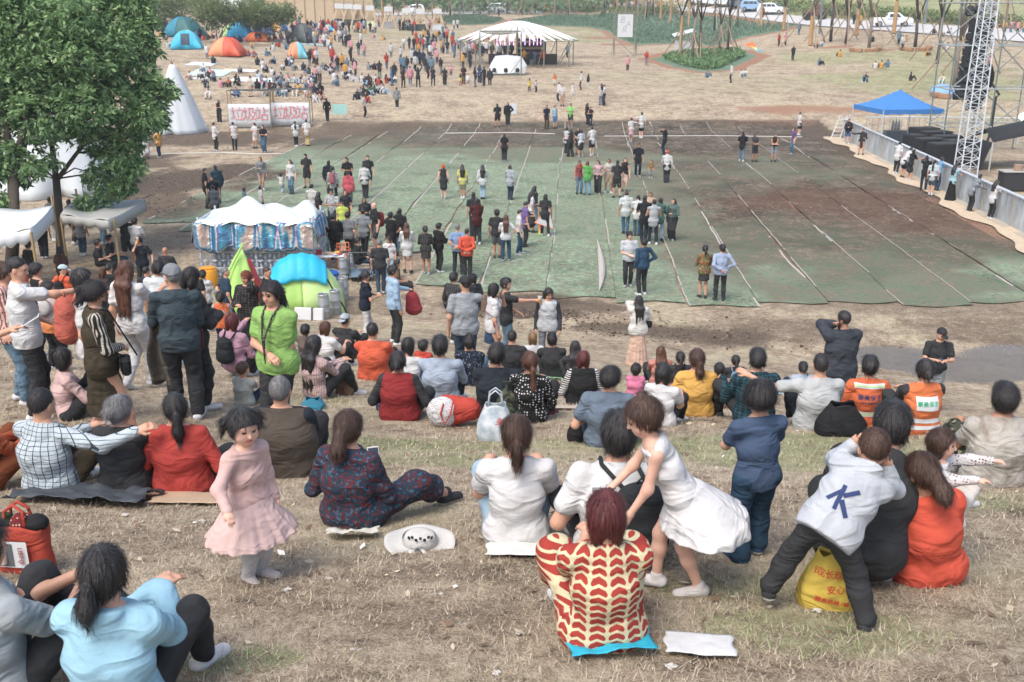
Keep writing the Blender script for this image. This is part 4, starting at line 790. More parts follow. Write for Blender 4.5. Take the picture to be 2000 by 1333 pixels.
def strands(V,F,J,n,L,w,seed):
    """fine locks lying on a hair surface, all swept down and back"""
    rg=np.random.default_rng(seed); Vf=V[F]; c=Vf.mean(1); nr=np.cross(Vf[:,2]-Vf[:,0],Vf[:,3]-Vf[:,1]); nr/=np.linalg.norm(nr,axis=1)[:,None]+1e-9
    q=J['hh']/.23; lc=(c-J['hc'])@J['HM']/q; ok=np.where(~((lc[:,1]>.045)&(lc[:,2]<.085)))[0]; i=ok[rg.integers(0,len(ok),n)]; p=c[i]; N=nr[i]; crown=HL(J,0,-.03,.12); d=(p-crown); d=d/(np.linalg.norm(d,axis=1)[:,None]+1e-9)+np.array([0,0,-.5])+rg.normal(0,.11,(n,3)); d-=N*(d*N).sum(1)[:,None]; d/=np.linalg.norm(d,axis=1)[:,None]+1e-9
    S=np.cross(d,N); l=(L*(.5+rg.random(n)))[:,None]*q; ww=(w*(.6+.8*rg.random(n)))[:,None]*q; lift=(.001+.006*rg.random((n,1))**4)*q; mid=p+d*l*.5+N*lift*1.6; end=p+d*l-N*l*.12+N*lift*(.3+1.2*rg.random((n,1))**3)
    A=np.stack([p-S*ww-N*.001,p+S*ww-N*.001,mid+S*ww,mid-S*ww,end],1).reshape(-1,3); k=np.arange(n)*5; return A,np.stack([k,k+1,k+2,k+3],1),np.stack([k+3,k+2,k+4],1)
def pleat(V,J,amp,k=15):
    P=J['P']; t=np.clip((P[2]+.06-V[:,2])/.4,0,1); a=np.arctan2(V[:,1]-P[1],V[:,0]-P[0]); r=1+amp*t*(np.sin(a*k)+.5*np.sin(a*k*1.7+1)); V=V.copy(); V[:,0]=P[0]+(V[:,0]-P[0])*r; V[:,1]=P[1]+(V[:,1]-P[1])*r; return V
SKC=['skin','skinlight','skintan']
def lod(d): return 0 if d<9.5 else (1 if d<34 else 2)
PARTS={}
def person(px,py,H,yaw,pose,top,bot,hair,label,anchor='f',w=1.,shoes='white',skin='skin',hat=None,cell=None,group='crowd at the outdoor concert field',loc=None,dy=0.,top_y=None,vest=None,legs=None,yoke=None,nogroup=False,**kw):
    """pose 'st.dd'; top 'tee:white'; bot 'jeans:denim'; hair 'short:hair'. px,py photo pixel of the feet or seat ('f') or of the head top ('h')"""
    kind,arms=pose.split('.'); fem=kw.pop('fem',0); shk=kw.pop('shk','shoe'); g='f' if hair.split(':')[0] in('bob','pony','ponyl','ponys','long','longs','long2','bun','topbun','twin','curly') or fem else 'm'
    yawr=R(yaw)
    if loc is not None: L=Vector(loc)
    elif anchor=='f': L=G(px,py)
    else:
        J=skeleton(kind,H,arms,g=g,**kw); zt=J['hc'][2]+J['hh']*.53; off=J['hc'][0]*V3(cos(yawr),sin(yawr),0)+J['hc'][1]*V3(-sin(yawr),cos(yawr),0)
        L=G(px,py,zt)-Vector(off); L.z=float(TH(L.x,L.y))
    d=depth(L); fx=Vector((-sin(yawr),cos(yawr),0)); p2=L+fx*.5; slope=(L.z-float(TH(p2.x,p2.y)))/.5 if kind in('sit','out','cross') else 0
    if loc is not None and kind!='sit': slope=0
    if top_y is not None:
        best=None
        for q in range(-90,60,4):
            L2_=G(px,py+q); J0=skeleton(kind,H,arms,g=g,**kw); e=abs(PX(L2_+Vector((0,0,J0['hc'][2]+J0['hh']*.54)))[1]-top_y)+abs(q)*.06
            if best is None or e<best[0]: best=(e,L2_)
        L=best[1]; d=depth(L)
    if kind=='st' and 'kn' not in kw and not kw.get('lean'):
        rj=random.Random(int(px*13+py*7)); a_,b_=rj.uniform(-.09,.09),rj.uniform(-.07,.07); s0=H/1.7; wd=rj.uniform(.06,.13)*s0; kw['kn']=[(-wd+b_*.3,a_*s0,.075*s0),(wd+b_*.3,-a_*s0,.075*s0)]; kw['side']=kw.get('side',0)+b_*.5; kw['lean']=rj.uniform(-.03,.07)
        if 'hy' not in kw: kw['hy']=rj.uniform(-.5,.5)
        if 'hp' not in kw: kw['hp']=rj.uniform(0,.28)
    J=skeleton(kind,H,arms,slope=slope,g=g,**kw); ld=lod(d); ph=float((px*7.3+py*3.1)%50)
    L.z+=dy
    tk,tc=top.split(':'); bk,bc=bot.split(':'); hk,hcx=hair.split(':'); MH=hairmat(hcx); hk='buzz' if hat and hk in('short','thick') else hk; MS=skinmat(skin)
    tp,tcut,tsl=topprims(J,tk,w); bp,bcut=botprims(J,bk,w)
    c=cell or min(max(d/1250,.0085),.03)
    if ld==2:   # one small figure: regions by material
        P=[]; w*=.9; tp,tcut,tsl=topprims(J,tk,w,.008); bp,bcut=botprims(J,bk,w)
        for q in bodyprims(J,w): P.append(q)
        P+=headprims(J,False)
        for i in(0,1): P+=hand(J,i,False)
        def rel(ps,lb): return [x[:7]+(lb,)+x[8:] for x in ps]
        P+=rel(bp,2)
        P+=rel(tp+tsl,1)
        for i in(0,1): P+=rel(shoeprims(J,i)[0],4)
        for hp_,_c in hairprims(J,hk): P+=rel(hp_[1:],3)
        V,F,lab=surf(P,c,.02)
        # hair region on the skull, by side of the hairline plane
        hl=(V-HL(J,0,.085,.06))@(J['HM']@nrm([0,.74,-.67])); nh=np.linalg.norm(V-J['hc'],axis=1)<J['hh']*.62
        if hk not in('bald',): lab=np.where(nh&(hl<0)&(lab==0),3,lab)
        if hat: lab=np.where(nh&((V-HL(J,0,0,.045))@(J['HM']@V3(0,0,1))>0),5,lab)
        mats=[MS,cloth(tc),cloth(bc),MH,cloth(shoes),cloth(hat.split(':')[1]) if hat else MS]
        me=mkmesh('person',V,F,True,mats,lab[F[:,0]]); o=obj('person',me,None,L,yawr)
    else:
        fine=c<.0235; vs=[];fs=[];ms=[];n=0
        for prims,cl,kx in [(bodyprims(J,w),c*1.2,.03),(headprims(J,True),(max(c*.42,.0036) if ld==0 else max(c*.5,.007)),.03)]+[(hand(J,i,fine,kw.get('curl',.5))+[rc(J['wri',i]-J['hd',i]*0,J['wri',i]+(J['elb',i]-J['wri',i])*.25,.025*J['s'],.027*J['s'],0)],(max(c*.5,.0042) if ld==0 else max(c*.55,.006)),.012) for i in(0,1)]:
            V,F,lb=surf(prims,cl,kx); vs.append(V); fs.append(F+n); ms.append(lb[F[:,0]]); n+=len(V)
        me=mkmesh('person',np.concatenate(vs),np.concatenate(fs),True,[MS,plain('lips',(.45,.14,.12),.5),plain('eye_brow_dark',(.018,.013,.012),.35)],np.concatenate(ms))
        o=obj('person',me,None,L,yawr)
        nm={'tee':'t_shirt','tank':'tank_top','vest':'vest','coat':'coat','jacket':'jacket','hood':'hooded_top','half':'shirt','crop':'top'}.get(tk,'shirt')
        def part(name,prims,cuts,mt,nz=.006,kx=.03,cl=c,late=()):
            V,F,_=surf(prims,cl,kx,cuts,nz,ph,late)
            if len(V):
                if name=='hair' and ld<2:
                    fq=F; V2,q4,q3=strands(V,F,J,2800 if ld==0 else 700,.075 if hk!='buzz' else .014,.0012 if ld==0 else .003,int(ph*10)); n_=len(V); me_=mkmesh(name,np.concatenate([V,V2]),[F,q4+n_,q3+n_],True,[mt])
                else:
                    if name in('skirt','dress_skirt') and bk in('tutu','maxi','skirt','dress') and J['kind'] in('st','wk','bend'): V=pleat(V,J,.055 if bk!='skirt' else .02)
                    me_=mkmesh(name,V,F,True,[mt])
                p=obj(name,me_,o); return p
        PARTS.clear(); PARTS['top']=part(nm,tp,tcut,cloth(tc),.0075*J['s'],late=tsl)
        if vest:
            vp,vc,_q=topprims(J,'vest',w,.026 if tk not in('coat','jacket') else .042); PARTS['vest']=part('vest',vp,vc,cloth(vest),.006*J['s'])
        if legs: lp,lc=botprims(J,'slim',w); lp=lp+[rc(J['kne',i],J['ank',i]-V3(0,0,.03)*J['s'],.058*J['s'],.042*J['s'],0) for i in(0,1)]; part('tights',lp,lc,cloth(legs),0)
        nb={'skirt':'skirt','mini':'skirt','maxi':'skirt','tutu':'skirt','dress':'dress_skirt','shorts':'shorts'}.get(bk,'trousers')
        part(nb,bp,bcut,cloth(bc),.008*J['s'])
        if shoes!='none':
            for i in(0,1):
                sp,sc=shoeprims(J,i,0,shk); V,F,_=surf(sp,c*.7,.01,sc); fd=J['foot',i]; up=nrm(V3(0,0,1)-fd*fd[2]); hgt=(V-J['ank',i])@up+.072*J['s']
                obj('shoe',mkmesh('shoe',V,F,True,[cloth(shoes),plain('shoe_sole',(.6,.6,.58) if shoes not in('coal',) else (.05,.05,.05),.6)],(hgt[F].mean(1)<.016).astype(int)),o)
        for hp_,hc_ in hairprims(J,hk): part('hair',hp_,hc_,MH,.0045*J['hh']/.23,.03,c*.75)
        if hat:
            hs=hatprims(J,hat.split(':')[0]); a=part('hat',hs[0][0],hs[0][1],cloth(hat.split(':')[1]),0,.01,c*.7)
            if len(hs)>1:
                V,F,_=surf(hs[1][0],max(c*.5,.006),.01,hs[1][1]); b=obj('brim',mkmesh('brim',V,F,True,[cloth(hat.split(':')[1])]),a if a else o)
    tag(o,label,'person'); 
    if not nogroup: o['group']=group
    PEOPLE.append((o,d)); o_J=J
    return o,J
def tolocal(o,v):
    return o.matrix_basis@Vector(v)
# ---------------- things on the ground ----------------
WHT=plain('white_canvas',(.56,.6,.62),.85,bumps=.02,scale=6,var=.06); GRC=plain('grey_canvas',(.36,.37,.35),.8,bumps=.02,scale=5,var=.1); STEEL=plain('galvanised_steel',(.4,.43,.45),.45,.6,var=.2,scale=8)
ALU=plain('pale_aluminium',(.6,.64,.66),.5,.3,var=.12); BLK=plain('black_plastic',(.014,.016,.018),.6); BAM=plain('bamboo',(.33,.24,.12),.6,var=.25); PLY=plain('plywood',(.55,.44,.3),.8,var=.15,scale=8); DKP=plain('dark_pipe',(.1,.11,.11),.5,.4)
WP=plain('white_paint',(.62,.64,.65),.45,var=.04); REDI=plain('red_ink',(.7,.2,.2),.8); NVI=plain('navy_ink',(.02,.04,.13),.8); BLUEC=plain('blue_fabric',(.05,.2,.5),.75,var=.1,bumps=.01,scale=7)
def base_t(name,loc,label,cat,group=None,rz=0): return tag(empty(name,loc,rz),label,cat,group)
def gl(L,x,y,z=0): return (L.x+x,L.y+y,float(TH(L.x+x,L.y+y))+z)
# pointed tents
def teepee(px,py,h,r,label,slit=None,n=64,group=None,door=0):
    L=G(px,py); t=base_t('pointed_tent',L,label,'tent',group); b=MB(); prof=lambda v:r*(1-v)**.92+.16*v
    def fn(u,v):
        a=2*PI*u; rr=prof(v)*(1+.035*sin(a*7)*(1-v)+.012*sin(a*19+3*v)); z=h*v
        if slit is not None:
            dd=abs((a-slit+PI)%(2*PI)-PI); 
            if dd<.22 and v<.34: rr*=1-.3*(1-dd/.22)*(1-v/.34)
        return (cos(a)*rr,sin(a)*rr,z)
    b.grid(fn,n,14); b.build('canvas',WHT,t,smooth=True,solid=.02)
    p=MB()
    for i in range(4): a=i*1.57+.4; p.tube([(cos(a)*.12,sin(a)*.12,h*.96),(cos(a+3.1)*.2,sin(a+3.1)*.2,h+.35)],.025,5)
    p.build('poles',BAM,t); return t
teepee(350,258,4.5,1.95,'tall white pointed canvas tent on brown dirt left of the painted banners',-1.55)
teepee(120,368,5.6,3.2,'big white canvas tent half hidden behind the camphor trees',-1.2)
teepee(455,20,5,4,'white pointed tent on the hilltop above the hillside shrub trees'); teepee(285,12,4,5,'wide white canopy roof at the top left behind the shrub trees')
# banner frames with red lettering
def banner(px0,px1,py0,py1,label,txt):
    A,B=G(px0,py0),G(px1,py0); w=(B-A).length; t=base_t('banner_frame',A,label,'banner',rz=math.atan2(B.y-A.y,B.x-A.x)); hh=1.55; top=2.55
    b=MB(); 
    for x in (0,w):
        for y in (0,.9): MB().tube([(x,y,-.1),(x,y,top)],.035,6).build('bamboo_pole',BAM,t)
    s=MB(); s.grid(lambda u,v:(w*u,-.04+.02*sin(u*17),.12+hh*v+.03*sin(u*PI)*(v-1)),20,4); s.build('banner_sheet',WHT,t,smooth=True,solid=.01)
    s=MB(); s.grid(lambda u,v:(w*u,.9*v,top+.02-.07*sin(PI*v)*abs(sin(u*9))),18,4); s.build('roof_sheet',WHT,t,smooth=True,solid=.008); s=MB()
    for i in range(7): s.tube([(w*i/6,0,top+.04),(w*min(i+.6,6)/6,.9,top+.04)],.018,4)
    s.tube([(0,0,top+.04),(w,0,top+.04)],.03,5).tube([(0,.9,top+.04),(w,.9,top+.04)],.03,5); s.build('roof_rods',DKP,t)
    for i,ch in enumerate(txt):
        M=Matrix.Translation((w*(i+.75)/(len(txt)+.5),-.075,.12+hh*.52))@Matrix.Rotation(R(90),4,'X'); textmesh(ch,1.05,M,REDI,'lettering',t,.004,bold=-.012)
banner(449,531,251,210,'left white banner with red painted characters on a bamboo frame','垃圾站'); banner(533,607,248,208,'right white banner with red painted characters on a bamboo frame','垃圾站')
# blue gazebo
def gazebo(px,py,w,dp,h,label,mat,rz=0,peak=1.0,group=None):
    L=G(px,py); t=base_t('canopy_tent',L,label,'canopy',group,rz); b=MB(); x,y=w/2,dp/2
    def roof(u,v):
        a=(u-.5)*2; c=(v-.5)*2; m=max(abs(a),abs(c)); return (a*x,c*y,h+peak*(1-m)**1.35)
    b.grid(roof,16,16); b.build('canopy_roof',mat,t,smooth=False,solid=.01); b=MB(); P=[(-x,-y),(x,-y),(x,y),(-x,y)]
    for i in range(4):
        (xa,ya),(xb,yb)=P[i],P[(i+1)%4]; b.grid(lambda u,v:(xa+(xb-xa)*u,ya+(yb-ya)*u,h-.28*v*(1+.08*sin(u*30))+.002),14,2)
    b.build('valance',mat,t,solid=.006)
    for (xa,ya) in P: p=MB(); g=float(TH(L.x+xa,L.y+ya))-L.z; p.tube([(xa,ya,g-.05),(xa,ya,h-.02)],.035,6); p.box((xa,ya,g+.05),(.12,.12,.06)); p.build('leg',ALU,t)
    return t
gazebo(1745,284,3.9,3.9,2.35,'blue pop-up canopy behind the grey stage barrier','z'and BLUEC,R(8),1.05)
# grey awning and white tarp in the left corner
def awning(cs,label,mat,poles,sag=.15,name='awning',val=.0):
    c0=Vector(cs[0]); t=base_t(name,(c0.x,c0.y,float(TH(c0.x,c0.y))),label,'awning'); o=Vector(t.location); P=[Vector(c)-o for c in cs]; b=MB()
    b.grid(lambda u,v:tuple(P[0].lerp(P[1],u).lerp(P[3].lerp(P[2],u),v)+Vector((0,0,-sag*sin(PI*u)*sin(PI*v)+.04*sin(u*9+v*5)))),18,12); b.build('canvas_roof',mat,t,smooth=True,solid=.012)
    if val:
        b=MB(); b.grid(lambda u,v:tuple(P[0].lerp(P[1],u)+Vector((0,-.01,-val*v*(1+.15*sin(u*24))))),30,2); b.grid(lambda u,v:tuple(P[1].lerp(P[2],u)+Vector((0,-.01,-val*1.3*v))),12,2); b.build('valance',mat,t,smooth=True,solid=.008)
    for (x,y) in poles: q=Vector(cs[0]); p=MB(); g=float(TH(x,y)); z=max(c.z for c in map(Vector,cs)); p.tube([Vector((x,y,g-.1))-o,Vector((x,y,z-.08))-o],.04,6); p.build('pole',BAM,t)
    return t
def AW(px,py,ground): # point above ground pixel at a given height
    g=G(*ground); d=depth(g); return AT(px,py,d)
a,bb,c,d_=AT(118,420,31),AT(212,432,30.5),AT(285,392,34.5),AT(150,385,36)
awning([a,bb,c,d_],'grey square awning on thin poles right of the forked camphor tree',GRC,[(a.x,a.y),(AT(224,440,30.8).x,AT(224,440,30.8).y),(d_.x,d_.y)],.1,val=.28)
a,bb,c,d_=AT(-40,470,25),AT(60,448,25),AT(104,405,30),AT(-60,412,31)
awning([a,bb,c,d_],'sagging white tarp strung in the left corner below the trees',WHT,[(bb.x,bb.y),(c.x,c.y)],.3,'tarp_shelter',val=.32)
# plastic chairs, crowd barrier near the big tent
def chair(L,rz,mat,label,name='plastic_chair',group=None,punch=False):
    t=base_t(name,L,label,'chair',group,rz); b=MB(); b.box((0,0,.44),(.44,.42,.035),bev=.012); b.build('seat',mat,t)
    if punch:
        b=MB()
        for i in range(5): b.tube([(-.2+.1*i,-.21,.47),(-.2+.1*i+.04*sin(i*3),-.26,.85)],.014,5)
        for z in (.5,.6,.7,.85): b.tube([(-.2,-.215-.05*(z-.45)/.4,z),(.2,-.215-.05*(z-.45)/.4,z+.02*sin(z*20))],.014,5)
        b.build('backrest',mat,t)
    else: b=MB(); b.grid(lambda u,v:((u-.5)*.42,-.2-.06*v-.05*(1-(2*u-1)**2),.46+.38*v),8,4); b.build('backrest',mat,t,smooth=True,solid=.02)
    for sx in(-1,1):
        for sy in(-1,1): p=MB(); p.tube([(sx*.18,sy*.17,.43),(sx*.22,sy*.21,0)],[.022,.015],6); p.build('leg',mat,t)
    return t
chair(G(52,378),R(150),WP,'white plastic chair in front of the big white tent, left of two',group='white plastic chairs'); chair(G(70,376),R(200),WP,'white plastic chair in front of the big white tent, right of two',group='white plastic chairs')
def barrier(A,B,label,mat=DKP,h=1.1,n=14,name='crowd_barrier',group=None):
    A,B=Vector(A),Vector(B); t=base_t(name,A,label,'barrier',group); D=B-A; f=MB(); f.tube([(0,0,0),(0,0,h),D+Vector((0,0,h)),D],.025,6); f.build('frame',mat,t); p=MB(); p.tube([(0,0,.15),D+Vector((0,0,.15))],.02,6)
    for i in range(1,n): p.tube([D*(i/n)+Vector((0,0,.15)),D*(i/n)+Vector((0,0,h))],.014,5)
    p.build('bars',mat,t)
for i,(q0,q1) in enumerate([((165,392),(200,376)),((200,376),(232,360)),((232,360),(262,345))]): barrier(G(*q0),G(*q1),['dark bar crowd barrier under the camphor crown, nearest of three','dark bar crowd barrier under the camphor crown, middle of three','dark bar crowd barrier under the camphor crown, farthest of three'][i],group='dark crowd barriers by the big tent')
b=MB(); A,B=G(140,408),G(262,350); b.tube([A+Vector((0,0,.1)),B+Vector((0,0,.1))],.06,5); tag(b.build('white_pipe',WP),'white pipe lying beside the dark barriers under the trees','pipe')
# ---- iridescent kiosk ----
IR=NB('iridescent_film'); lw=IR.n('LayerWeight'); lw.inputs[0].default_value=.5; nz=IR.noise(IR.co((1,1,.35)),2.2,1,.4); fa=IR.math('FRACT',IR.math('ADD',IR.math('MULTIPLY',lw.outputs['Facing'],1.3),IR.math('MULTIPLY',nz,1.1)))
IR.bump(IR.noise(IR.co(),5,4,.6),.9,.12); cIR=IR.ramp(fa,[(0,(.03,.25,.45)),(.25,(.08,.14,.32)),(.33,(.7,.5,.44)),(.5,(.75,.58,.5)),(.58,(.1,.45,.6)),(.78,(.12,.13,.34)),(.86,(.75,.7,.66)),(1,(.04,.3,.5))]); IRM=IR.fin(cIR,.12,.35); IR.b.inputs['Alpha'].default_value=.86
IW=NB('pearl_film'); nz=IW.noise(IW.co(),1.6,3,.5); cw=IW.ramp(nz,[(.3,(.55,.85,.88)),(.45,(.9,.93,.9)),(.55,(.9,.88,.78)),(.7,(.6,.8,.9))]); IW.bump(IW.noise(IW.co(),4,4),.8,.1); IWM=IW.fin(cw,.22,.2)
CP=NB('clear_plastic'); CP.b.inputs['Alpha'].default_value=.5; cc_=CP.ramp(CP.noise(CP.co(),6,3),[(.35,(.4,.47,.54)),(.65,(.8,.86,.92))]); CPM=CP.fin(cc_,.12,.0)
KL=G(505,548); dk=depth(KL)
def kp(px,py,dd=0): return AT(px,py,dk+dd)-KL
t=base_t('plastic_kiosk',KL,'kiosk of clear plastic petals under a shiny iridescent film roof','kiosk'); 
sx=dk/FPX; KW=1.72; KD=1.9; KH=1.75
b=MB()
def kr(u,v):
    x=(u-.5)*2; y=(v-.5)*2; pk=.26*math.exp(-((x+.25)**2/.05+(y+.1)**2/.2))+.3*math.exp(-((x-.78)**2/.04+(y-.3)**2/.2))+.25*math.exp(-((x+.1)**2/.5+(y)**2/.8)); e=max(abs(x),abs(y))
    return (x*KW*1.05,KD*.5+y*KD*.62,KH+.2+pk+.06*sin(u*23+v*9)-.18*e**4)
b.grid(kr,36,20); b.build('film_roof',IWM,t,smooth=True,solid=.01)
b=MB()
def kd(u,v): a=u*28; return ((u-.5)*2*KW*1.06+.03*sin(a),-.16-.07*sin(a*1.3)-.09*v,KH+.1-(.78+.14*abs(sin(u*11)))*v+.04*sin(a))
b.grid(kd,70,6); b.grid(lambda u,v:(KW*1.06+.07*sin(u*20)+.1*v,-.1+u*KD*.95,KH+.1-(.4+.3*abs(sin(u*7)))*v),24,5); b.grid(lambda u,v:(-KW*1.06-.07*sin(u*20)-.1*v,-.1+u*KD*.95,KH+.1-(.55+.2*abs(sin(u*7)))*v),24,5); b.build('film_valance',IRM,t,smooth=True,solid=.006)
b=MB()
for x in(-KW,0,KW):
    for y in (0,KD): b.tube([(x,y,-.1),(x,y,KH+.25)],.03,6)
for z in(.4,.9,1.4,1.9): b.tube([(-KW,KD,z),(-KW,0,z),(KW,0,z),(KW,KD,z)],.02,5)
b.build('frame',ALU,t)
def petals(p,u,b,s=.3):
    M=Matrix.Identity(3) if u is None else u
    for k in range(4):
        a=k*PI/2+PI/4*0; q=[Vector((0,-.02,0)),Vector((cos(a-.35)*s*.6,-.07,sin(a-.35)*s*.5)),Vector((cos(a)*s,-.03,sin(a)*s*.85)),Vector((cos(a+.35)*s*.6,-.01,sin(a+.35)*s*.5))]; b.add([Vector(p)+M@v for v in q],[[0,1,2,3]])
pl=MB(); Rz=Matrix.Rotation(R(90),3,'Z'); nx=13
for i in range(nx):
    for j in range(7):
        petals((-KW+2*KW*(i+.5*(j%2))/(nx-1) if i<nx-1 else KW*.96,-.03+rng.normal(0,.02),.12+.27*j),None,pl,.24)
for i in range(9):
    for j in range(7): petals((KW+.02,KD*(i+.5*(j%2))/8.5,.12+.27*j),Rz,pl,.24); petals((-KW-.02,KD*(i+.5*(j%2))/8.5,.12+.27*j),Rz,pl,.24)
pl.build('plastic_petals',CPM,t); b=MB(); b.box((0,KD*.5,.5),(KW*1.7,KD*.6,.95),bev=.03); b.build('inner_counter',plain('dim_counter',(.28,.34,.4),.4,var=.3,scale=4),t)
# ---- kegs, bucket, boxes, table, trolley ----
def keg(L,label,group='steel kegs beside the green dome tent'):
    t=base_t('beer_keg',L,label,'keg',group); b=MB(); b.lathe([(.0,.02),(.13,.0),(.155,.03),(.155,.2),(.162,.215),(.155,.23),(.155,.4),(.162,.415),(.155,.43),(.155,.56),(.14,.6),(.06,.62),(0,.62)],n=20); b.build('barrel',STEEL,t,smooth='auto'); b=MB(); b.lathe([(.13,.58),(.15,.6),(.15,.68),(.142,.69),(.13,.68),(.128,.6)],n=20); b.build('handle_ring',STEEL,t,smooth='auto'); b=MB(); b.lathe([(.03,.6),(.03,.66),(.0,.67)],n=10); b.build('valve',BLK,t)
kk=[(634,622),(656,614),(641,600),(664,597),(650,588),(672,586)]
for i,(x,y) in enumerate(kk): keg(G(x,y),['steel keg beside the green dome tent, front left','steel keg beside the green dome tent, front centre','steel keg second row left','steel keg second row right','steel keg back row left beside the tent','steel keg back row right, farthest from the tent'][i])
keg(G(672,546),'steel keg standing under the crowded table'); keg(G(688,536),'steel keg beside the hand trolley behind the blue bucket')
L=G(648,560); t=base_t('bucket',L,'blue plastic bucket behind the green dome tent','bucket'); b=MB(); b.lathe([(0,.02),(.17,.0),(.24,.42),(.26,.43),(.26,.45),(.235,.45),(.165,.03),(0,.03)],n=24); b.build('tub',plain('blue_plastic',(.02,.13,.45),.4),t,smooth='auto'); b=MB(); b.tube([(.25*cos(a),.25*sin(a)*.3-.02,.44+.1*abs(sin(a))) for a in [i*PI/8 for i in range(9)]],.006,5); b.build('handle',ALU,t)
L=G(640,540); t=base_t('folding_table',L,'low white table crowded with boxes and packs by the kiosk','table',rz=R(5)); b=MB(); b.box((0,0,.7),(1.15,.65,.03),bev=.01); b.build('table_top',WP,t)
for x in(-.5,.5):
    for y in(-.26,.26): p=MB(); p.tube([(x,y,.69),(x*1.04,y,0)],.016,6); p.build('leg',ALU,t)
def boxobj(L,sz,rz,mat,label,name='cardboard_box',cat='box',lid=True):
    t=base_t(name,L,label,cat,rz=rz); b=MB(); b.box((0,0,sz[2]/2),sz,bev=.006); b.build('carton',mat,t)
    if lid: b=MB(); b.box((0,0,sz[2]+.006),(sz[0]*1.01,sz[1]*1.01,.012)); b.build('lid',plain('pale_carton_lid',(.45,.36,.33)),t)
    return t
TL=Vector(L)
boxobj(TL+Vector((-.35,.05,.716)),(.38,.3,.16),R(15),plain('dark_red_carton',(.3,.03,.03),.6),'dark red carton with pale lid on the table by the kiosk'); b=MB(); b.box((0,0,.012),(.4,.3,.018),ry=R(4)); tag(b.build('carton_flap',plain('carton',(.5,.38,.24)),None,loc=TL+Vector((.12,.05,.73)),rz=R(-8)),'flat open brown carton on the crowded table','carton')
for i,(x,y,c,lb) in enumerate([(.32,.12,(.7,.5,.05),'yellow snack pack at the right end of the crowded table'),(.42,-.05,(.5,.08,.05),'red snack pack at the right end of the crowded table'),(.3,-.2,(.5,.45,.6),'pale purple pack at the front edge of the crowded table'),(.5,.18,(.05,.05,.05),'black pouch at the far right corner of the crowded table')]):
    b=MB(); b.grid(lambda u,v:((u-.5)*.2,(v-.5)*.14,.03+.04*sin(PI*u)*sin(PI*v)),6,6); tag(b.build('snack_pack',plain('pack_%d'%i,c,.35),None,smooth=True,loc=TL+Vector((x,y,.715)),rz=i*1.1,solid=.02),lb,'pack')
chair(G(672,528),R(190),plain('orange_plastic',(.8,.25,.12),.4),'orange plastic chair with cut-out back behind the crowded table',punch=True)
L=G(706,548); t=base_t('hand_trolley',L,'blue flatbed hand trolley with dark handle beside the seated man','trolley',rz=R(5)); b=MB(); b.box((0,.3,.16),(.72,.95,.05),bev=.01); b.build('platform',plain('worn_blue_deck',(.16,.24,.32),.6,var=.3),t)
b=MB(); b.tube([(-.33,-.14,.18),(-.33,-.16,.85),(-.26,-.17,.93),(.26,-.17,.93),(.33,-.16,.85),(.33,-.14,.18)],.02,8); b.tube([(-.33,-.15,.5),(.33,-.15,.5)],.018,6); b.build('handle',DKP,t)
for x in(-.28,.28):
    for y in(-.05,.65): w=MB(); w.lathe([(0,-.02),(.06,-.02),(.065,0),(.06,.02),(0,.02)],(x,y,.065),14,Matrix.Rotation(R(90),3,'Y')); w.build('wheel',BLK,t)
# ---- green dome tents ----
LIME=plain('lime_nylon',(.42,.68,.18),.6,var=.1,bumps=.03,scale=4); LIM2=plain('pale_lime_nylon',(.55,.75,.3),.6,var=.08,bumps=.02,scale=4)
def dome(L,w,dp,h,label,m1,m2=None,rz=0,arc=BLK,group=None,door=None,name='dome_tent',trim=True):
    t=base_t(name,L,label,'tent',group,rz); 
    def f(u,v,k=1.):
        a=(u-.5)*2; c=(v-.5)*2; z=h*max(0,(1-abs(a)**2.3))**.62*max(0,(1-abs(c)**2.3))**.62; fl=1+.06*math.sin(a*9)*math.cos(c*7)*(1-z/h); return (a*w/2*fl*k,c*dp/2*fl*k,z*k+.01)
    for i,mm in enumerate((m1,m2 or m1)):
        b=MB(); b.grid(lambda u,v:f(u*.5+.5*i,v),14,26); b.build('tent_panel',mm,t,smooth=True,solid=.01)
    if trim: b=MB(); b.tube([f(i/24,i/24,1.012) for i in range(25)],.022,6); b.tube([f(1-i/24,i/24,1.012) for i in range(25)],.022,6); b.build('tent_poles',arc,t,smooth=True)
    if door is not None: b=MB(); b.grid(lambda u,v:tuple(Vector(f(.36+.28*u,.02+.2*v,1.008))+Vector((0,-.01,0))),8,8); b.build('door_panel',door,t,smooth=True)
    return t,f
L=G(583,616)+Vector((0,.75,0)); L.z=float(TH(L.x,L.y)); t,f=dome(L,2.25,1.6,1.45,'lime green dome tent with a blue sleeping bag thrown over it',LIME,LIM2,R(12))
b=MB(); b.grid(lambda u,v:tuple(Vector(f(.05+.75*u,.12+.45*v,1.03))+Vector((-.02,-.03,.03+.035*abs(sin(u*17))+.015*sin(v*14)))),40,20); tag(b.build('sleeping_bag',plain('cyan_quilt',(.02,.42,.62),.55,var=.1,bumps=.02,scale=9),None,smooth=True,solid=.06,loc=L,rz=R(12)),'bright blue quilted sleeping bag draped over the lime dome tent','sleeping bag')
L=G(462,612)+Vector((0,.4,0)); L.z=float(TH(L.x,L.y)); t=base_t('collapsed_tent',L,'half folded lime green and dark red tent standing up in a point','tent'); b=MB()
def ct(u,v,a0=0,a1=1): a=-2.9+(a0+(a1-a0)*u)*3.6; rr=.66*(1-v)**.75*(1+.12*sin(a*6))+.02; return (cos(a)*rr+.05+.12*v,sin(a)*rr*.7,1.75*v**.95)
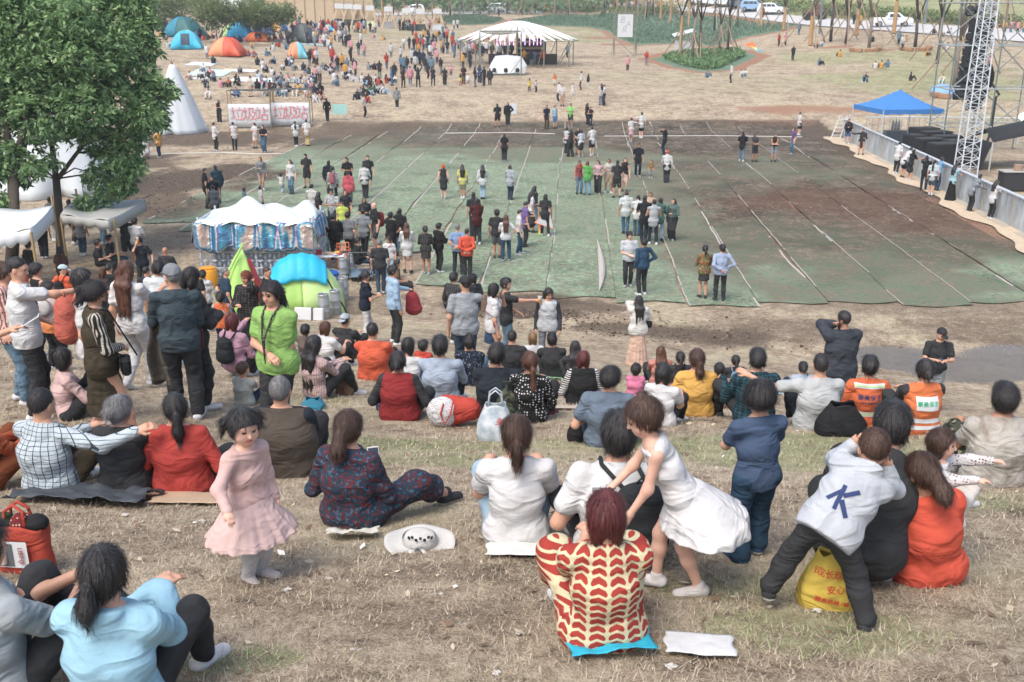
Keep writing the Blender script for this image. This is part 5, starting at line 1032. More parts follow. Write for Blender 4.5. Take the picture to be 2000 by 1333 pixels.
b.grid(lambda u,v:ct(u,v,0,.72),30,12); b.build('green_panel',LIME,t,smooth=True,solid=.012); b=MB(); b.grid(lambda u,v:tuple(Vector(ct(u,v*.8,.66,1.1))*1.03),14,10); b.build('red_panel',plain('dark_red_nylon',(.42,.035,.045),.5,bumps=.03,scale=6),t,smooth=True,solid=.012); b=MB(); b.tube([(-.6,-.4,.55),(-.1,-.25,1.25),(.3,-.2,1.95)],.035,6); b.build('folded_pole',LIME,t)
L=G(409,560); t=base_t('storage_drum',L,'orange yellow plastic drum behind the folded green tent','drum'); b=MB(); b.lathe([(0,0),(.26,0),(.28,.08),(.28,.5),(.25,.56),(0,.57)],n=20); b.build('drum',plain('amber_plastic',(.8,.36,.03),.45),t,smooth='auto'); b=MB(); b.lathe([(.2,.56),(.22,.6),(0,.61)],n=20); b.build('lid',plain('amber_lid',(.72,.32,.03),.45),t,smooth='auto')
L=G(605,625); t=base_t('folded_mat',L,'white foam board tied with a strap leaning by the kegs','folded mat',rz=R(-8)); b=MB(); b.box((0,0,.16),(.8,.14,.34),rx=R(-12),bev=.02); b.build('board',WP,t); b=MB(); b.box((.1,-.005,.16),(.05,.16,.36),rx=R(-12)); b.build('strap',DKP,t)
# ---- stage barrier wall ----
WB=NB('stage_barrier_panel'); o_=WB.co(); cB=WB.ramp(WB.noise(WB.co((1,1,.3)),1.6,5,.7),[(.3,(.22,.24,.25)),(.5,(.42,.46,.48)),(.7,(.62,.66,.68))]); WBM=WB.fin(cB,.6,.2)
W0,W1=G(1647,271),G(2012,463); WD=(W1-W0); W1=W0+WD*1.25; WD=W1-W0;n=12; wn=WD.normalized(); 
bh=1.22
for i in range(n):
    A=W0+WD*(i/n); L=WD.length/n; t=base_t('barrier_panel',A,'grey sheet metal stage barrier panel, '+(['first','second','third','fourth','fifth','sixth','seventh','eighth','ninth','tenth','eleventh','twelfth'][i]+' from the blue canopy end'),'barrier','grey stage barrier panels',math.atan2(WD.y,WD.x)); b=MB(); b.box((L/2,0,bh/2),(L-.012,.04,bh)); b.build('sheet',WBM,t); b=MB(); b.box((L/2,0,bh+.03),(L-.004,.16,.06),bev=.01); b.build('top_rail',ALU,t)
    b=MB(); b.box((.03,-.04,bh/2),(.05,.05,bh-.02)); b.box((L/2,-.16,.02),(L-.02,.5,.035)); b.build('foot_plate',plain('worn_plate',(.4,.35,.28),.8,var=.3),t)
W2=G(1720,242); 
b=MB(); 
# path of pale trodden sand along the wall
b=MB(); pn=Vector((wn.y,-wn.x,0)); pn=-pn if pn.x>0 else pn; b.grid(lambda u,v:tuple((lambda p:Vector((p.x,p.y,float(TH(p.x,p.y))+.03+.01*sin(u*60))))(W0+WD*(u*1.04-.02)+pn*(.1+(.95+.25*sin(u*31)+.12*sin(u*83))*v))),120,4); tag(b.build('trodden_path',plain('pale_sand',(.52,.42,.3),.9,var=.3,bumps=.03,scale=12),smooth=True),kind='structure')
L=G(1646,272); t=base_t('white_ladder_stand',L,'white A shaped ladder frame at the far end of the stage barrier','ladder'); b=MB()
for x in(-.3,.3): MB().tube([(x-.5,0,0),(x*.8-.05,.1,1.5)],.035,6).build('leg',WP,t); MB().tube([(x+.5,.1,0),(x*.8+.05,.1,1.5)],.035,6).build('leg',WP,t)
b=MB()
for i in range(1,6): b.tube([(-.8+i*.09,0,i*.25),(-.2+i*.07,0,i*.25)],.022,5)
b.build('rungs',WP,t)
# ---- truss tower, scaffold, speakers ----
def truss(A,B,w0,w1,label,n=22,name='truss_tower'):
    A,B=Vector(A),Vector(B); t=base_t(name,A,label,'tower'); D=B-A; z=D.normalized(); x=z.cross(Vector((0,1,0))).normalized(); y=z.cross(x); b=MB(); c=lambda f,sx,sy:D*f+(x*sx+y*sy)*(w0+(w1-w0)*f)/2
    for sx in(-1,1):
        for sy in(-1,1): b.tube([c(0,sx,sy),c(1,sx,sy)],.035,6)
    b.build('main_tubes',ALU,t); b=MB()
    for i in range(n):
        f,g=i/n,(i+1)/n
        for (p,q) in (((-1,-1),(1,-1)),((1,-1),(1,1)),((1,1),(-1,1)),((-1,1),(-1,-1))): b.tube([c(g,*p),c(g,*q)],.02,5,False); b.tube([c(f,*(p if i%2 else q)),c(g,*(q if i%2 else p))],.018,5,False)
    b.build('bracing',ALU,t); return t
TT=G(1884,345); dT=depth(TT); truss(TT,AT(1938,-40,dT-.5),.85,.62,'tall pale aluminium truss tower rising behind the stage barrier')
SCF=G(1838,300); ds=depth(SCF); 
def scaffold(xs,zs,y0,dy,label,L,name='scaffold'):
    t=base_t(name,L,label,'scaffold'); b=MB()
    for x in xs:
        for y in(0,dy): b.tube([(x,y0+y,-.3),(x,y0+y,zs[-1]+.6)],.045,6)
    b.build('standards',plain('scaffold_tube_green',(.2,.25,.24),.5,.4,var=.3),t); b=MB()
    for z in zs:
        for y in(0,dy): b.tube([(xs[0]-.3,y0+y,z),(xs[-1]+.3,y0+y,z)],.04,6)
        for x in xs: b.tube([(x,y0-.2,z),(x,y0+dy+.2,z)],.04,6)
    b.build('ledgers',plain('scaffold_tube_pale',(.42,.45,.45),.5,.3,var=.2),t); b=MB()
    for i in range(len(xs)-1):
        for j in range(len(zs)-1):
            p=((xs[i],zs[j]),(xs[i+1],zs[j+1])) if (i+j)%2 else ((xs[i+1],zs[j]),(xs[i],zs[j+1])); mb_=plain('scaffold_brace',(.26,.28,.27),.5,.3,var=.3); MB().tube([(p[0][0],y0,p[0][1]),(p[1][0],y0,p[1][1])],.035,5).build('diagonal_brace',mb_,t); MB().tube([(p[0][0],y0+dy,p[1][1]),(p[1][0],y0+dy,p[0][1])],.035,5).build('diagonal_brace',mb_,t)
scaffold([0,2.6,5.2,7.6],[1.6,3.7,6.1,8.4,10.9],0,2.2,'tall steel scaffold holding loudspeakers at the right edge',G(1838,302))
LS=AT(1918,35,ds-.6); t=base_t('line_array',LS,'tall black wrapped loudspeaker stack hanging on the scaffold','loudspeaker'); b=MB(); 
for i in range(11): z=-.2-i*.42; b.box((-.03*i+.05*(i%2),.02*i,z),(1.15,.8,.4),rx=R(-2*i),bev=.03)
b.build('speaker_boxes',BLK,t); b=MB(); b.grid(lambda u,v:(.75+.25*sin(v*5)-1.3*u*0-.95*u,-.5+.1*sin(u*9),-2.6-2.6*v+.1*sin(u*12)),6,12); b.build('black_cover',plain('black_cloth',(.012,.014,.016),.9,bumps=.05,scale=3),t,smooth=True,solid=.03)
b=MB(); b.tube([(0,0,2.),(0,0,.0)],.03,5); b.build('chain',DKP,t)
for i,(px,py) in enumerate([(1895,20),(1915,18)]):
    L=AT(px,py,ds-.3); t=base_t('stage_light',L,'black stage floodlight clamped to the top of the scaffold, '+('left' if i==0 else 'right')+' of two','stage light'); b=MB(); b.lathe([(0,.2),(.2,.18),(.26,0),(.3,-.22),(.27,-.22),(.0,-.12)],n=14,M=Matrix.Rotation(R(-35),3,'X')); b.build('housing',BLK,t,smooth='auto'); b=MB(); b.lathe([(.25,-.2),(0,-.19)],n=14,M=Matrix.Rotation(R(-35),3,'X')); b.build('lens',plain('lens_glass',(.35,.45,.5),.1),t); b=MB(); b.tube([(-.3,0,0),(-.3,0,.35),(.3,0,.35),(.3,0,0)],.02,5); b.build('bracket',DKP,t)
b=MB(); A=AT(1938,165,ds-1); B=AT(1930,245,ds-1); C_=G(1905,330)
tag(MB().tube([A,A+Vector((.5,0,-.6)),AT(1945,190,ds-1),AT(1935,260,ds-1),C_+Vector((0,0,.05))],.07,6).build('power_cable',BLK,smooth=True),'thick black cable bundle hanging from the loudspeaker stack','cable')
# stacks of black flight cases behind the wall
for i,(px,py,w,h) in enumerate([(1800,292,1.5,1.2),(1822,300,1.6,1.2),(1845,308,1.5,1.15),(1868,318,1.6,1.15),(1786,300,1.2,1.0),(1810,312,1.4,1.1),(1840,325,1.6,1.15)]):
    L=G(px,py); t=base_t('flight_case',L,'black flight case in the stack behind the barrier, '+['first','second','third','fourth','fifth','sixth','seventh'][i]+(' in the back row' if i<4 else ' in the front row'),'case','black flight cases behind the barrier',R(12)); b=MB(); b.box((0,0,h/2+.08),(w,1.0,h),bev=.03); b.build('case_body',plain('black_panel',(.018,.02,.022),.7,var=.3),t); b=MB()
    for z in(.1,h+.06): b.box((0,-.505,z),(w+.02,.03,.05)); 
    b.build('edging',plain('dull_edge',(.05,.055,.06),.5,.3),t); b=MB(); b.box((0,0,h+.09),(w*.96,.96,.03)); b.build('lid',plain('dusty_black',(.035,.038,.04),.8),t)
# black tent at the right edge, control desk, work lamp
L=G(1965,330); t=base_t('black_tent',L,'black cloth technician tent at the right edge behind the barrier','tent'); b=MB(); b.grid(lambda u,v:(-1.2+4*u,-.6+2.6*v,2.3-.0*u+.5*sin(PI*v)-1.4*(1-u)*.6),12,8); b.grid(lambda u,v:(-1.2-.5*v,-.6+2.6*u,1.45-1.5*v),8,6); b.build('cloth',plain('black_tent_cloth',(.02,.023,.026),.9,bumps=.04,scale=3),t,smooth=True,solid=.02); b=MB()
for p in((-1.2,-.6),(2.8,-.6),(-1.2,2),(2.8,2)): b.tube([(p[0],p[1],-.1),(p[0],p[1],2.3 if p[0]>0 else 1.45)],.04,6)
b.build('poles',ALU,t)
L=G(1978,372); t=base_t('equipment_rack',L,'grey equipment rack with a dented cover beside the near barrier','equipment rack'); b=MB(); b.box((0,0,.45),(1.3,.7,.85),bev=.03); b.build('cabinet',plain('rack_black',(.03,.03,.035),.6),t); b=MB(); b.box((0,0,.9),(1.4,.8,.06),bev=.01); b.build('top',plain('rack_top',(.38,.37,.34),.6),t); b=MB(); b.lathe([(.0,0),(.2,0),(.22,.25),(.0,.26)],(.1,0,.94),14); b.build('brown_drum',plain('drum_skin',(.35,.24,.17)),t)
L=AT(1997,228,depth(G(1990,300))); t=base_t('work_lamp',L,'bright white work lamp on the scaffold at the right edge','lamp'); m=NB('lamp_glow'); m.b.inputs['Emission Color'].default_value=(1,.98,.95,1); m.b.inputs['Emission Strength'].default_value=6; b=MB(); b.lathe([(0,-.2),(.16,-.12),(.2,.0),(.16,.12),(0,.2)],n=16); b.build('bulb',m.fin((.9,.9,.9)),t,smooth=True); b=MB(); b.tube([(0,.05,0),(0,.1,-1.6)],.04,6); b.build('stem',ALU,t)
# railing fence across behind the canopy
b=MB(); rt=base_t('railing_fence',G(1690,262),'low pipe railing running behind the blue canopy and the cases','railing'); o=Vector(rt.location); pts=[G(x,y) for x,y in [(1690,262),(1770,262),(1850,262),(1930,263),(2010,264)]]
b.tube([p-o+Vector((0,0,1.1)) for p in pts],.05,6); b.build('top_rail',ALU,rt); b=MB()
for i in range(4):
    for j in range(7): p=pts[i].lerp(pts[i+1],j/7)-o; p.z=float(TH(p.x+o.x,p.y+o.y))-o.z; b.tube([p,p+Vector((0,0,1.1))],.025,5)
b.build('uprights',STEEL,rt)
for i,x in enumerate((1740,1746,1752)):
    L=G(x,276); t=base_t('white_bottle_light',L+Vector((0,0,.75)),'small white upright tube on the case under the blue canopy, '+['left','middle','right'][i]+' of three','light tube','three white tubes under the canopy'); b=MB(); b.lathe([(0,0),(.08,.0),(.09,.3),(.05,.5),(.03,.62),(0,.63)],n=10); b.build('tube',WP,t,smooth=True); b=MB(); b.lathe([(.1,-.02),(.1,.02),(0,.03)],n=10); b.build('base',DKP,t)
boxobj(G(1746,278),(1.3,.6,.72),0,plain('grey_case',(.25,.28,.3),.6),'grey equipment case under the blue canopy','equipment_case','case')
# ---- bar pavilion ----
PV=G(1010,128); dp_=depth(PV); t=base_t('bar_pavilion',PV,'open bar pavilion with a roof of long white canvas petals','pavilion'); Rr=6.4; hb=2.5; ht=4.4; ncp=34
b=MB()
for i in range(ncp):
    a=2*PI*i/ncp; w=.27; 
    def pe(u,v,a=a): r=.6+(Rr*(1+.02*sin(i*2.1))-.6)*u; ww=w*r/Rr*1.5*(1-u**5)**.8+.03; x=r*cos(a)-sin(a)*(v-.5)*2*ww; y=r*sin(a)+cos(a)*(v-.5)*2*ww; return (x,y*.8,ht-(ht-hb)*u**1.05-.22*sin(PI*u)*0+.12*(1-abs(v-.5)*2)*sin(PI*u)+.01*(i%2))
    b.grid(pe,8,2)
b.build('petal_roof',plain('bright_canvas',(.74,.77,.78),.8,var=.03),t,smooth=False,solid=.01); b=MB(); b.tube([(Rr*cos(a),Rr*.8*sin(a),hb) for a in [2*PI*i/36 for i in range(37)]],.04,5); 
for i in range(10): a=2*PI*i/10+.15; x,y=Rr*.93*cos(a),Rr*.8*.93*sin(a); g=float(TH(PV.x+x,PV.y+y))-PV.z; b.tube([(x,y,g-.1),(x,y,hb+.12)],.06,6); b.tube([(x,y,hb),(x*.75,y*.75,g)],.045,5)
b.tube([(0,0,0),(0,0,ht)],.09,6); b.build('pipe_frame',plain('weathered_pipe',(.24,.25,.2),.6,.2,var=.3),t); b=MB(); b.box((.6,1.0,.55),(7.2,.8,1.1),bev=.02); b.build('bar_counter',plain('dark_counter',(.04,.035,.035),.7),t)
b=MB(); b.box((1.5,3.0,1.3),(3.2,.4,2.6)); b.build('back_shelf',plain('shelf_black',(.03,.028,.03),.8),t); b=MB()
for i in range(22): 
    for z in (.9,1.5,2.1): b.lathe([(0,0),(.05,0),(.05,.18),(.02,.24),(.02,.3),(0,.3)],(.05+i*.135,2.72,z),6)
b.build('shelf_bottles',plain('bottle_mix',(.4,.3,.2),.2,var=.6,scale=3),t)
tm=[NB('tube_light_pink'),NB('tube_light_violet')]; 
for m,c in zip(tm,((1,.45,.8,1),(.62,.5,1,1))): m.b.inputs['Emission Color'].default_value=c; m.b.inputs['Emission Strength'].default_value=1.6; m.fin(c[:3],.4)
for i in range(12): b=MB(); x=-2.1+i*.42+.05*sin(i*5); b.tube([(x,.2+.4*sin(i*3),hb-.5),(x,.2+.4*sin(i*3),hb+.75)],.035,6); b.build('tube_light',tm[i%2 if i>3 else 0].m,t)
def bigsheet(): pass
L=G(937,150); t=base_t('pipe_gate_frame',L,'square pipe frame with white cloth tied at its corners before the bar pavilion','frame'); b=MB(); w=4.2; h=4.1
L2_=G(1018,150); w=(L2_-L).length
b.tube([(0,0,-.1),(0,0,h)],.06,6); b.tube([(w,0,-.1),(w,0,h)],.06,6); b.tube([(0,0,h),(w,0,h)],.05,6); b.tube([(0,2.6,h-.1),(w,2.6,h-.1)],.05,6); b.tube([(0,0,.1),(w,0,.1)],.05,6); b.tube([(0,2.6,-.1),(0,2.6,h)],.05,6); b.tube([(w,2.6,-.1),(w,2.6,h)],.05,6); b.tube([(0,0,h),(0,2.6,h)],.05,6); b.tube([(w,0,h),(w,2.6,h)],.05,6); b.tube([(0,0,1.6),(1.2,0,.1)],.035,5); b.tube([(w,0,1.6),(w-1.2,0,.1)],.035,5); b.build('pipes',plain('weathered_pipe',(.24,.25,.2)),t)
b=MB(); 
for x in(0,w): b.grid(lambda u,v:(x+.12*(u-.5)+.15*v*(1 if x==0 else -1),-.05,h+.1-.9*v*(1-.3*u)),3,5)
b.grid(lambda u,v:(w*u,.05*sin(u*20)+.9*v,h-.12-.25*sin(u*PI)*v),16,3); b.build('cloth_swags',WHT,t,smooth=True,solid=.02)
L=G(990,147); t=base_t('faceted_shell',L,'low white faceted plastic shell under the pipe frame','shell sculpture'); b=MB(); S=[(-1.9,0,.1),(-1.5,0,1.1),(-1.1,0,1.75),(.0,0,1.85),(1.4,0,1.7),(1.9,0,.9),(1.7,0,.1)]; Bk=[(x*.9,1.4,z*.9) for x,y,z in S]; V=S+Bk+[(-.6,-.5,.15),(.5,-.55,.2),(-.7,-.35,1.1),(.6,-.35,1.2)]
F=[[0,14,16,1],[1,16,2],[2,16,17,3],[3,17,4],[4,17,5],[5,17,15,6],[14,15,17,16]]+[[i,i+1,i+8,i+7] for i in range(6)]; b.add(V,F); b.build('shell_panels',plain('pearl_plastic',(.75,.8,.82),.3,var=.08,scale=3),t); b=MB()
for x in(-1.2,-.1,1.0): b.lathe([(0,0),(.16,0),(.2,.2),(.12,.36),(0,.38)],(x,-.5,.3),10)
b.build('round_vents',BLK,t,smooth=True)
# bar sign
L=G(1219,111); t=base_t('bar_sign',L,'white hanging sign lettered BAR on a pipe goalpost frame','sign'); 
k=depth(L)/FPX; b=MB(); hgt=3.9
for x in(-1.25,1.25): b.tube([(x,0,-.1),(x,0,4.9)],.05,6); b.tube([(x,0,2.1),(x-.35,-.6,-.1)],.04,5); b.tube([(x,0,2.1),(x+.3,.8,.1)],.04,5)
b.tube([(-1.8,0,4.7),(1.7,0,4.7)],.05,6); b.tube([(-1.35,0,3.5),(1.35,0,3.5)],.035,5); b.tube([(-1.35,0,2.75),(1.35,0,2.75)],.035,5); b.tube([(-1.25,0,2.1),(1.2,0,.0)],.035,5); b.build('pipe_frame',plain('weathered_pipe',(.24,.25,.2)),t)
b=MB(); b.box((0,-.08,3.35),(1.72,.03,2.45)); b.build('sign_board',WP,t)
for ch,x,z,sz,sl in (('B',-.3,3.95,1.0,.25),('A',.35,3.5,.95,.2),('R',-.05,2.9,1.0,.25)):
    M=Matrix.Translation((x,-.1,z))@Matrix.Rotation(R(90),4,'X')@Matrix(((1,sl,0,0),(0,1,0,0),(0,0,1,0),(0,0,0,1))); textmesh(ch,sz,M,plain('grey_ink',(.08,.11,.15)),'lettering',t,.002,bold=-.028)
# ---- plywood huts and wall ----
A0,A1=G(520,48),G(730,52); t=base_t('plywood_wall',A0,'long pale plywood wall with rope tops behind the row of stalls','wall'); D=A1-A0; b=MB()
b.grid(lambda u,v:(D.x*u,D.y*u,float(TH(A0.x+D.x*u,A0.y+D.y*u))-A0.z+(3.9+.25*sin(u*9))*v),18,2); b.build('boards',PLY,t,solid=.08); b=MB()
for i in range(12): u=i/11; q=Vector((D.x*u,D.y*u-.12,0)); b.tube([q,q+Vector((.0,0,4.5))],.07,5)
b.build('posts',plain('post_wood',(.4,.3,.2),.8,var=.2),t)
def ahut(px,py,label,w=2.2,h=3.6,board=True,bm=None):
    L=G(px,py); t=base_t('aframe_stall',L,label,'stall','A frame market stalls on the ridge'); b=MB()
    for y in(0,1.3):
        for s in(-1,1): b.box((s*w*.27,y,h*.5),(.26,.12,h*1.08),ry=-s*math.atan2(w*.5,h))
    b.build('plywood_legs',PLY,t); b=MB(); b.box((0,-.1,h*.8),(w*.62,.05,h*.2)); b.build('name_board',WP,t)
    b=MB(); b.box((0,.3,.5),(w*.85,.7,1.0),bev=.02); b.build('counter',bm or plain('dark_stall_counter',(.05,.07,.06),.8),t); b=MB(); b.box((0,.28,1.03),(w*.9,.8,.06)); b.build('counter_top',PLY,t)
for i,(px,py,bm) in enumerate([(602,46,None),(664,50,None),(682,51,None),(700,52,None),(724,54,plain('yellow_white_poster',(.65,.66,.4))),(760,56,plain('bw_poster',(.3,.3,.3),var=.6)),(795,60,None),(822,61,None),(855,60,WP)]):
    ahut(px,py,'plywood A frame stall with white name board, '+ORD[i]+' from the left on the ridge',bm=bm)
# ---- camping tents on the hillside ----
NY=lambda n,c: plain('nylon_'+n,c,.6,var=.1,bumps=.03,scale=3)
for px,py,w,dp,h,lab,c1,c2,dr in [(352,74,5.0,3.6,2.5,'dark blue green dome tent behind the bright blue cube tent',(.02,.2,.3),(.02,.12,.13),None),(359,98,3.4,2.6,2.0,'bright blue tent with yellow piping and people in its doorway',(.03,.4,.62),(.05,.45,.68),(.02,.05,.08)),
 (437,112,3.7,3.0,1.9,'red and yellow dome tent standing alone on the grass',(.7,.28,.14),(.62,.1,.05),None),(446,75,2.6,2.4,1.8,'pale green and beige tent under the shrub tree',(.45,.62,.28),(.5,.48,.42),None),(466,80,3.2,2.4,2.3,'big blue tent behind the people on the blue mat',(.03,.35,.62),(.03,.3,.6),None),(499,82,3.0,2.0,1.1,'low orange tunnel tent with open front',(.85,.2,.06),(.85,.22,.06),(.03,.03,.03)),
 (510,70,3,2.4,1.7,'navy dome tent behind the orange tunnel tent',(.03,.06,.15),(.04,.07,.16),None),(532,62,3,2.4,1.8,'orange yellow tent under the round green tree',(.8,.4,.1),(.78,.45,.15),None),(546,62,2,1.6,1.2,'small cyan and blue tent right of the yellow tent',(.05,.45,.65),(.03,.2,.6),None),(588,84,2.9,2.6,2.2,'dark grey dome tent on the ridge of the lawn',(.07,.09,.09),(.085,.105,.1),None),(578,116,2.0,1.8,1.7,'children play tent with orange green and blue patches',(.75,.3,.15),(.2,.55,.65),None),(303,60,3.2,2.6,1.8,'dark brown tent left of the blue dome, half behind the leaves',(.06,.05,.04),(.04,.04,.035),None),(636,62,2.6,1.2,.8,'low bright blue inflatable sofa on the lawn',(.02,.4,.7),(.02,.4,.7),None)]:
    L=G(px,py); L=L+Vector((0,dp/2,0)); L.z=float(TH(L.x,L.y)); dome(L,w,dp,h,lab,NY(lab[:14].replace(' ','_'),c1),NY(lab[:14].replace(' ','_')+'_b',c2),R(rng.integers(-25,25)),plain('tent_piping',(.5,.5,.12)) if 'piping' in lab else BLK,'camping tents on the hillside',NY('door',dr) if dr else None)
def mat(px,py,w,dp,c,label,rz=0,name='picnic_mat',sag=.03):
    L=G(px,py); b=MB(); cz=cos(rz);sz=sin(rz)
    def fn(u,v): x=(u-.5)*w;y=(v-.5)*dp; X,Y=L.x+x*cz-y*sz,L.y+x*sz+y*cz; return (x,y,float(TH(X,Y))-L.z+.025+sag*fbm(np.array(X),np.array(Y),2.2/w*2,0))
    b.grid(fn,14,10); return tag(b.build(name,plain('mat_'+str(len(MC)),c,.8,var=.12,scale=5) if not isinstance(c,bpy.types.Material) else c,smooth=True,loc=L,rz=rz,solid=.012),label,'mat')
for q in [(395,126,2.6,2.6,(.6,.68,.7),'pale grey blue picnic mat under the woman in navy'),(412,143,3.4,4,(.5,.62,.58),'pale green picnic mat behind the sitting couple'),(449,138,1.3,1.3,(.7,.55,.4),'yellow and white bundle mat behind the orange shirted man'),(478,139,2.2,1.8,(.68,.66,.62),'creamy white picnic mat on the slope'),(500,157,4.2,2.6,(.6,.72,.74),'wide pale picnic mat under the banner group'),(398,155,2,1,(.7,.7,.7),'white mat under the couple in black'),(612,88,3.6,1.8,(.35,.5,.52),'grey blue mat in front of the dark dome tent')]: mat(*q[:5],q[5])
# ---- cars ----
GLS=plain('car_glass',(.03,.04,.05),.1,spec=.8); TYR=plain('tyre',(.02,.02,.02),.9); RIM=plain('rim',(.35,.36,.37),.4,.6)
def car(px,py,rz,c,label,kind='suv',name='parked_car',L0=None,group='vehicles parked along the hill road'):
    L=G(px,py) if L0 is None else L0; L=Vector((L.x,L.y,L.z+.12)); t=base_t(name,L,label,{'van':'van','pickup':'pickup'}.get(kind,'car'),group,rz); paint=plain('car_paint_%.2f_%.2f_%.2f'%c,c,.3,.1,var=.03)
    P={'suv':([(-2.2,.35),(-2.25,.8),(-2.1,1.1),(-1.9,1.62),(-1.5,1.7),(.3,1.68),(1.15,1.12),(2.0,.98),(2.25,.75),(2.25,.35)],1.8,4.4),'van':([(-2.0,.35),(-2.05,1.0),(-1.95,1.8),(-1.6,1.9),(1.1,1.88),(1.75,1.2),(2.05,1.0),(2.1,.35)],1.6,4.1),
       'pickup':([(-2.6,.45),(-2.6,1.1),(-.75,1.12),(-.6,1.65),(-.3,1.75),(.75,1.72),(1.4,1.2),(2.4,1.08),(2.6,.85),(2.6,.45)],1.8,5.2)}[kind]; prof,w,ln=P; n=len(prof); b=MB(); V=[]
    for y,k in((-w/2,1.),(-w/2+.0,1.),(w/2,1.)): pass
    rings=[(-w/2+.1,.9),(-w/2,1.),(w/2,1.),(w/2-.1,.9)]
    def P3(x,z,y,edge): 
        tum=.16*max(0,(z-1.05)/.7); return (x*(.985 if edge else 1),y*(1-tum),z-(.03 if edge and z>1 else 0))
    R_=[-w/2,-w/2+.06,w/2-.06,w/2]
    for j,y in enumerate(R_): V+=[P3(x,z-(.05 if j in(0,3) and z>.9 else 0),y,j in(0,3)) for x,z in prof]
    F=[[j*n+i,j*n+(i+1)%n,(j+1)*n+(i+1)%n,(j+1)*n+i] for j in range(3) for i in range(n)]+[list(range(n-1,-1,-1)),[3*n+i for i in range(n)]]; b.add(V,F); b.build('body',paint,t,smooth='auto')
    g=MB()
    if kind=='van': ws=[(-1.7,-.75),(-.6,.3),(.42,1.2)]; z0,z1=1.15,1.68
    elif kind=='suv': ws=[(-1.6,-.75),(-.65,.05),(.13,.62)]; z0,z1=1.12,1.52
    else: ws=[(-.45,.1),(.18,.8)]; z0,z1=1.15,1.58
    for s in(-1,1):
        for k,(xa,xb) in enumerate(ws):
            q=MB(); y=lambda z:s*(w/2*(1-.16*max(0,(z-1.05)/.7))-.005+.012); cut=.22 if k==len(ws)-1 else 0; q.add([(xa,y(z0),z0),(xb+cut,y(z0),z0),(xb-cut*.6,y(z1),z1),(xa+(.1 if k==0 else 0),y(z1),z1)],[[0,1,2,3] if s<0 else [3,2,1,0]]); q.build('side_window',GLS,t)
    fx={'suv':((.42,1.62),(1.08,1.17)),'van':((1.2,1.78),(1.72,1.25)),'pickup':((.85,1.66),(1.34,1.25))}[kind]; (xt,zt),(xb,zb)=fx; q=MB(); q.add([(xb+.03,-w*.43,zb),(xb+.03,w*.43,zb),(xt+.03,w*.38,zt),(xt+.03,-w*.38,zt)],[[0,1,2,3]]); q.build('windscreen',GLS,t)
    xr=prof[2][0]; q=MB(); 
    if kind!='pickup': q.add([(prof[2][0]-.01,-w*.4,1.2),(prof[3][0]-.02,-w*.36,1.55),(prof[3][0]-.02,w*.36,1.55),(prof[2][0]-.01,w*.4,1.2)],[[0,1,2,3]])
    else: q.add([(-.72,-w*.38,1.2),(-.63,-w*.34,1.6),(-.63,w*.34,1.6),(-.72,w*.38,1.2)],[[0,1,2,3]])
    q.build('rear_window',GLS,t); xf=prof[-1][0]
    for s in(-1,1):
        q=MB(); q.box((xf-.03,s*w*.37,.82),(.1,.3,.15),bev=.02); q.build('headlight',plain('headlight_glass',(.6,.64,.66),.15),t)
        for x in(-ln*.3,ln*.31):
            wb=MB(); wb.lathe([(0,-.1),(.26,-.11),(.33,-.09),(.345,0),(.33,.09),(.26,.11),(0,.1)],(x,s*(w/2-.06),.33),18,Matrix.Rotation(R(90),3,'X')); wo=wb.build('wheel',TYR,t,smooth='auto'); wr=MB(); wr.lathe([(0,-.125),(.2,-.12),(.22,-.1),(.22,.1),(.2,.12),(0,.125)],(x,s*(w/2-.06),.33),12,Matrix.Rotation(R(90),3,'X')); wr.build('rim',RIM,wo)
    q=MB(); q.box((xf-.02,0,.62),(.08,w*.5,.2),bev=.02); q.build('grille',BLK,t); q=MB(); q.box((xf,0,.5),(.09,w*.96,.16),bev=.03); q.box((prof[0][0],0,.5),(.09,w*.96,.16),bev=.03); q.build('bumper',plain('bumper_grey',(.3,.31,.32)),t)
    return t
W8=(.72,.75,.78)
pk=car(1740,54,R(-12),W8,'white pickup truck on the hill road at the right','pickup')
b=MB()
for i in range(5): b.box((-.5+.28*i,-.915,.92),(.17,.01,.14))
b.build('blue_lettering_blocks',plain('blue_marking',(.1,.25,.55)),pk)
car(1508,30,R(-35),W8,'white hatchback parked on the road above the dark green bed, nearest in the row'); car(1473,24,R(-35),(.25,.4,.6),'light blue hatchback parked second in the roadside row'); car(1447,18,R(-35),(.1,.14,.18),'dark grey car parked third in the roadside row'); car(1415,14,R(-35),W8,'white car parked fourth in the roadside row'); car(1385,12,R(-30),W8,'white car parked fifth in the roadside row'); car(1362,9,R(-30),(.6,.62,.64),'silver car parked sixth and last in the roadside row')
car(970,26,R(176),W8,'white minivan stopped on the far path above the pavilion','van'); car(808,28,R(185),W8,'white and blue patrol car among the far tree trunks'); car(660,20,R(178),W8,'white car half hidden behind the plywood wall'); car(545,10,R(178),(.55,.57,.58),'silver car high behind the round green tree')
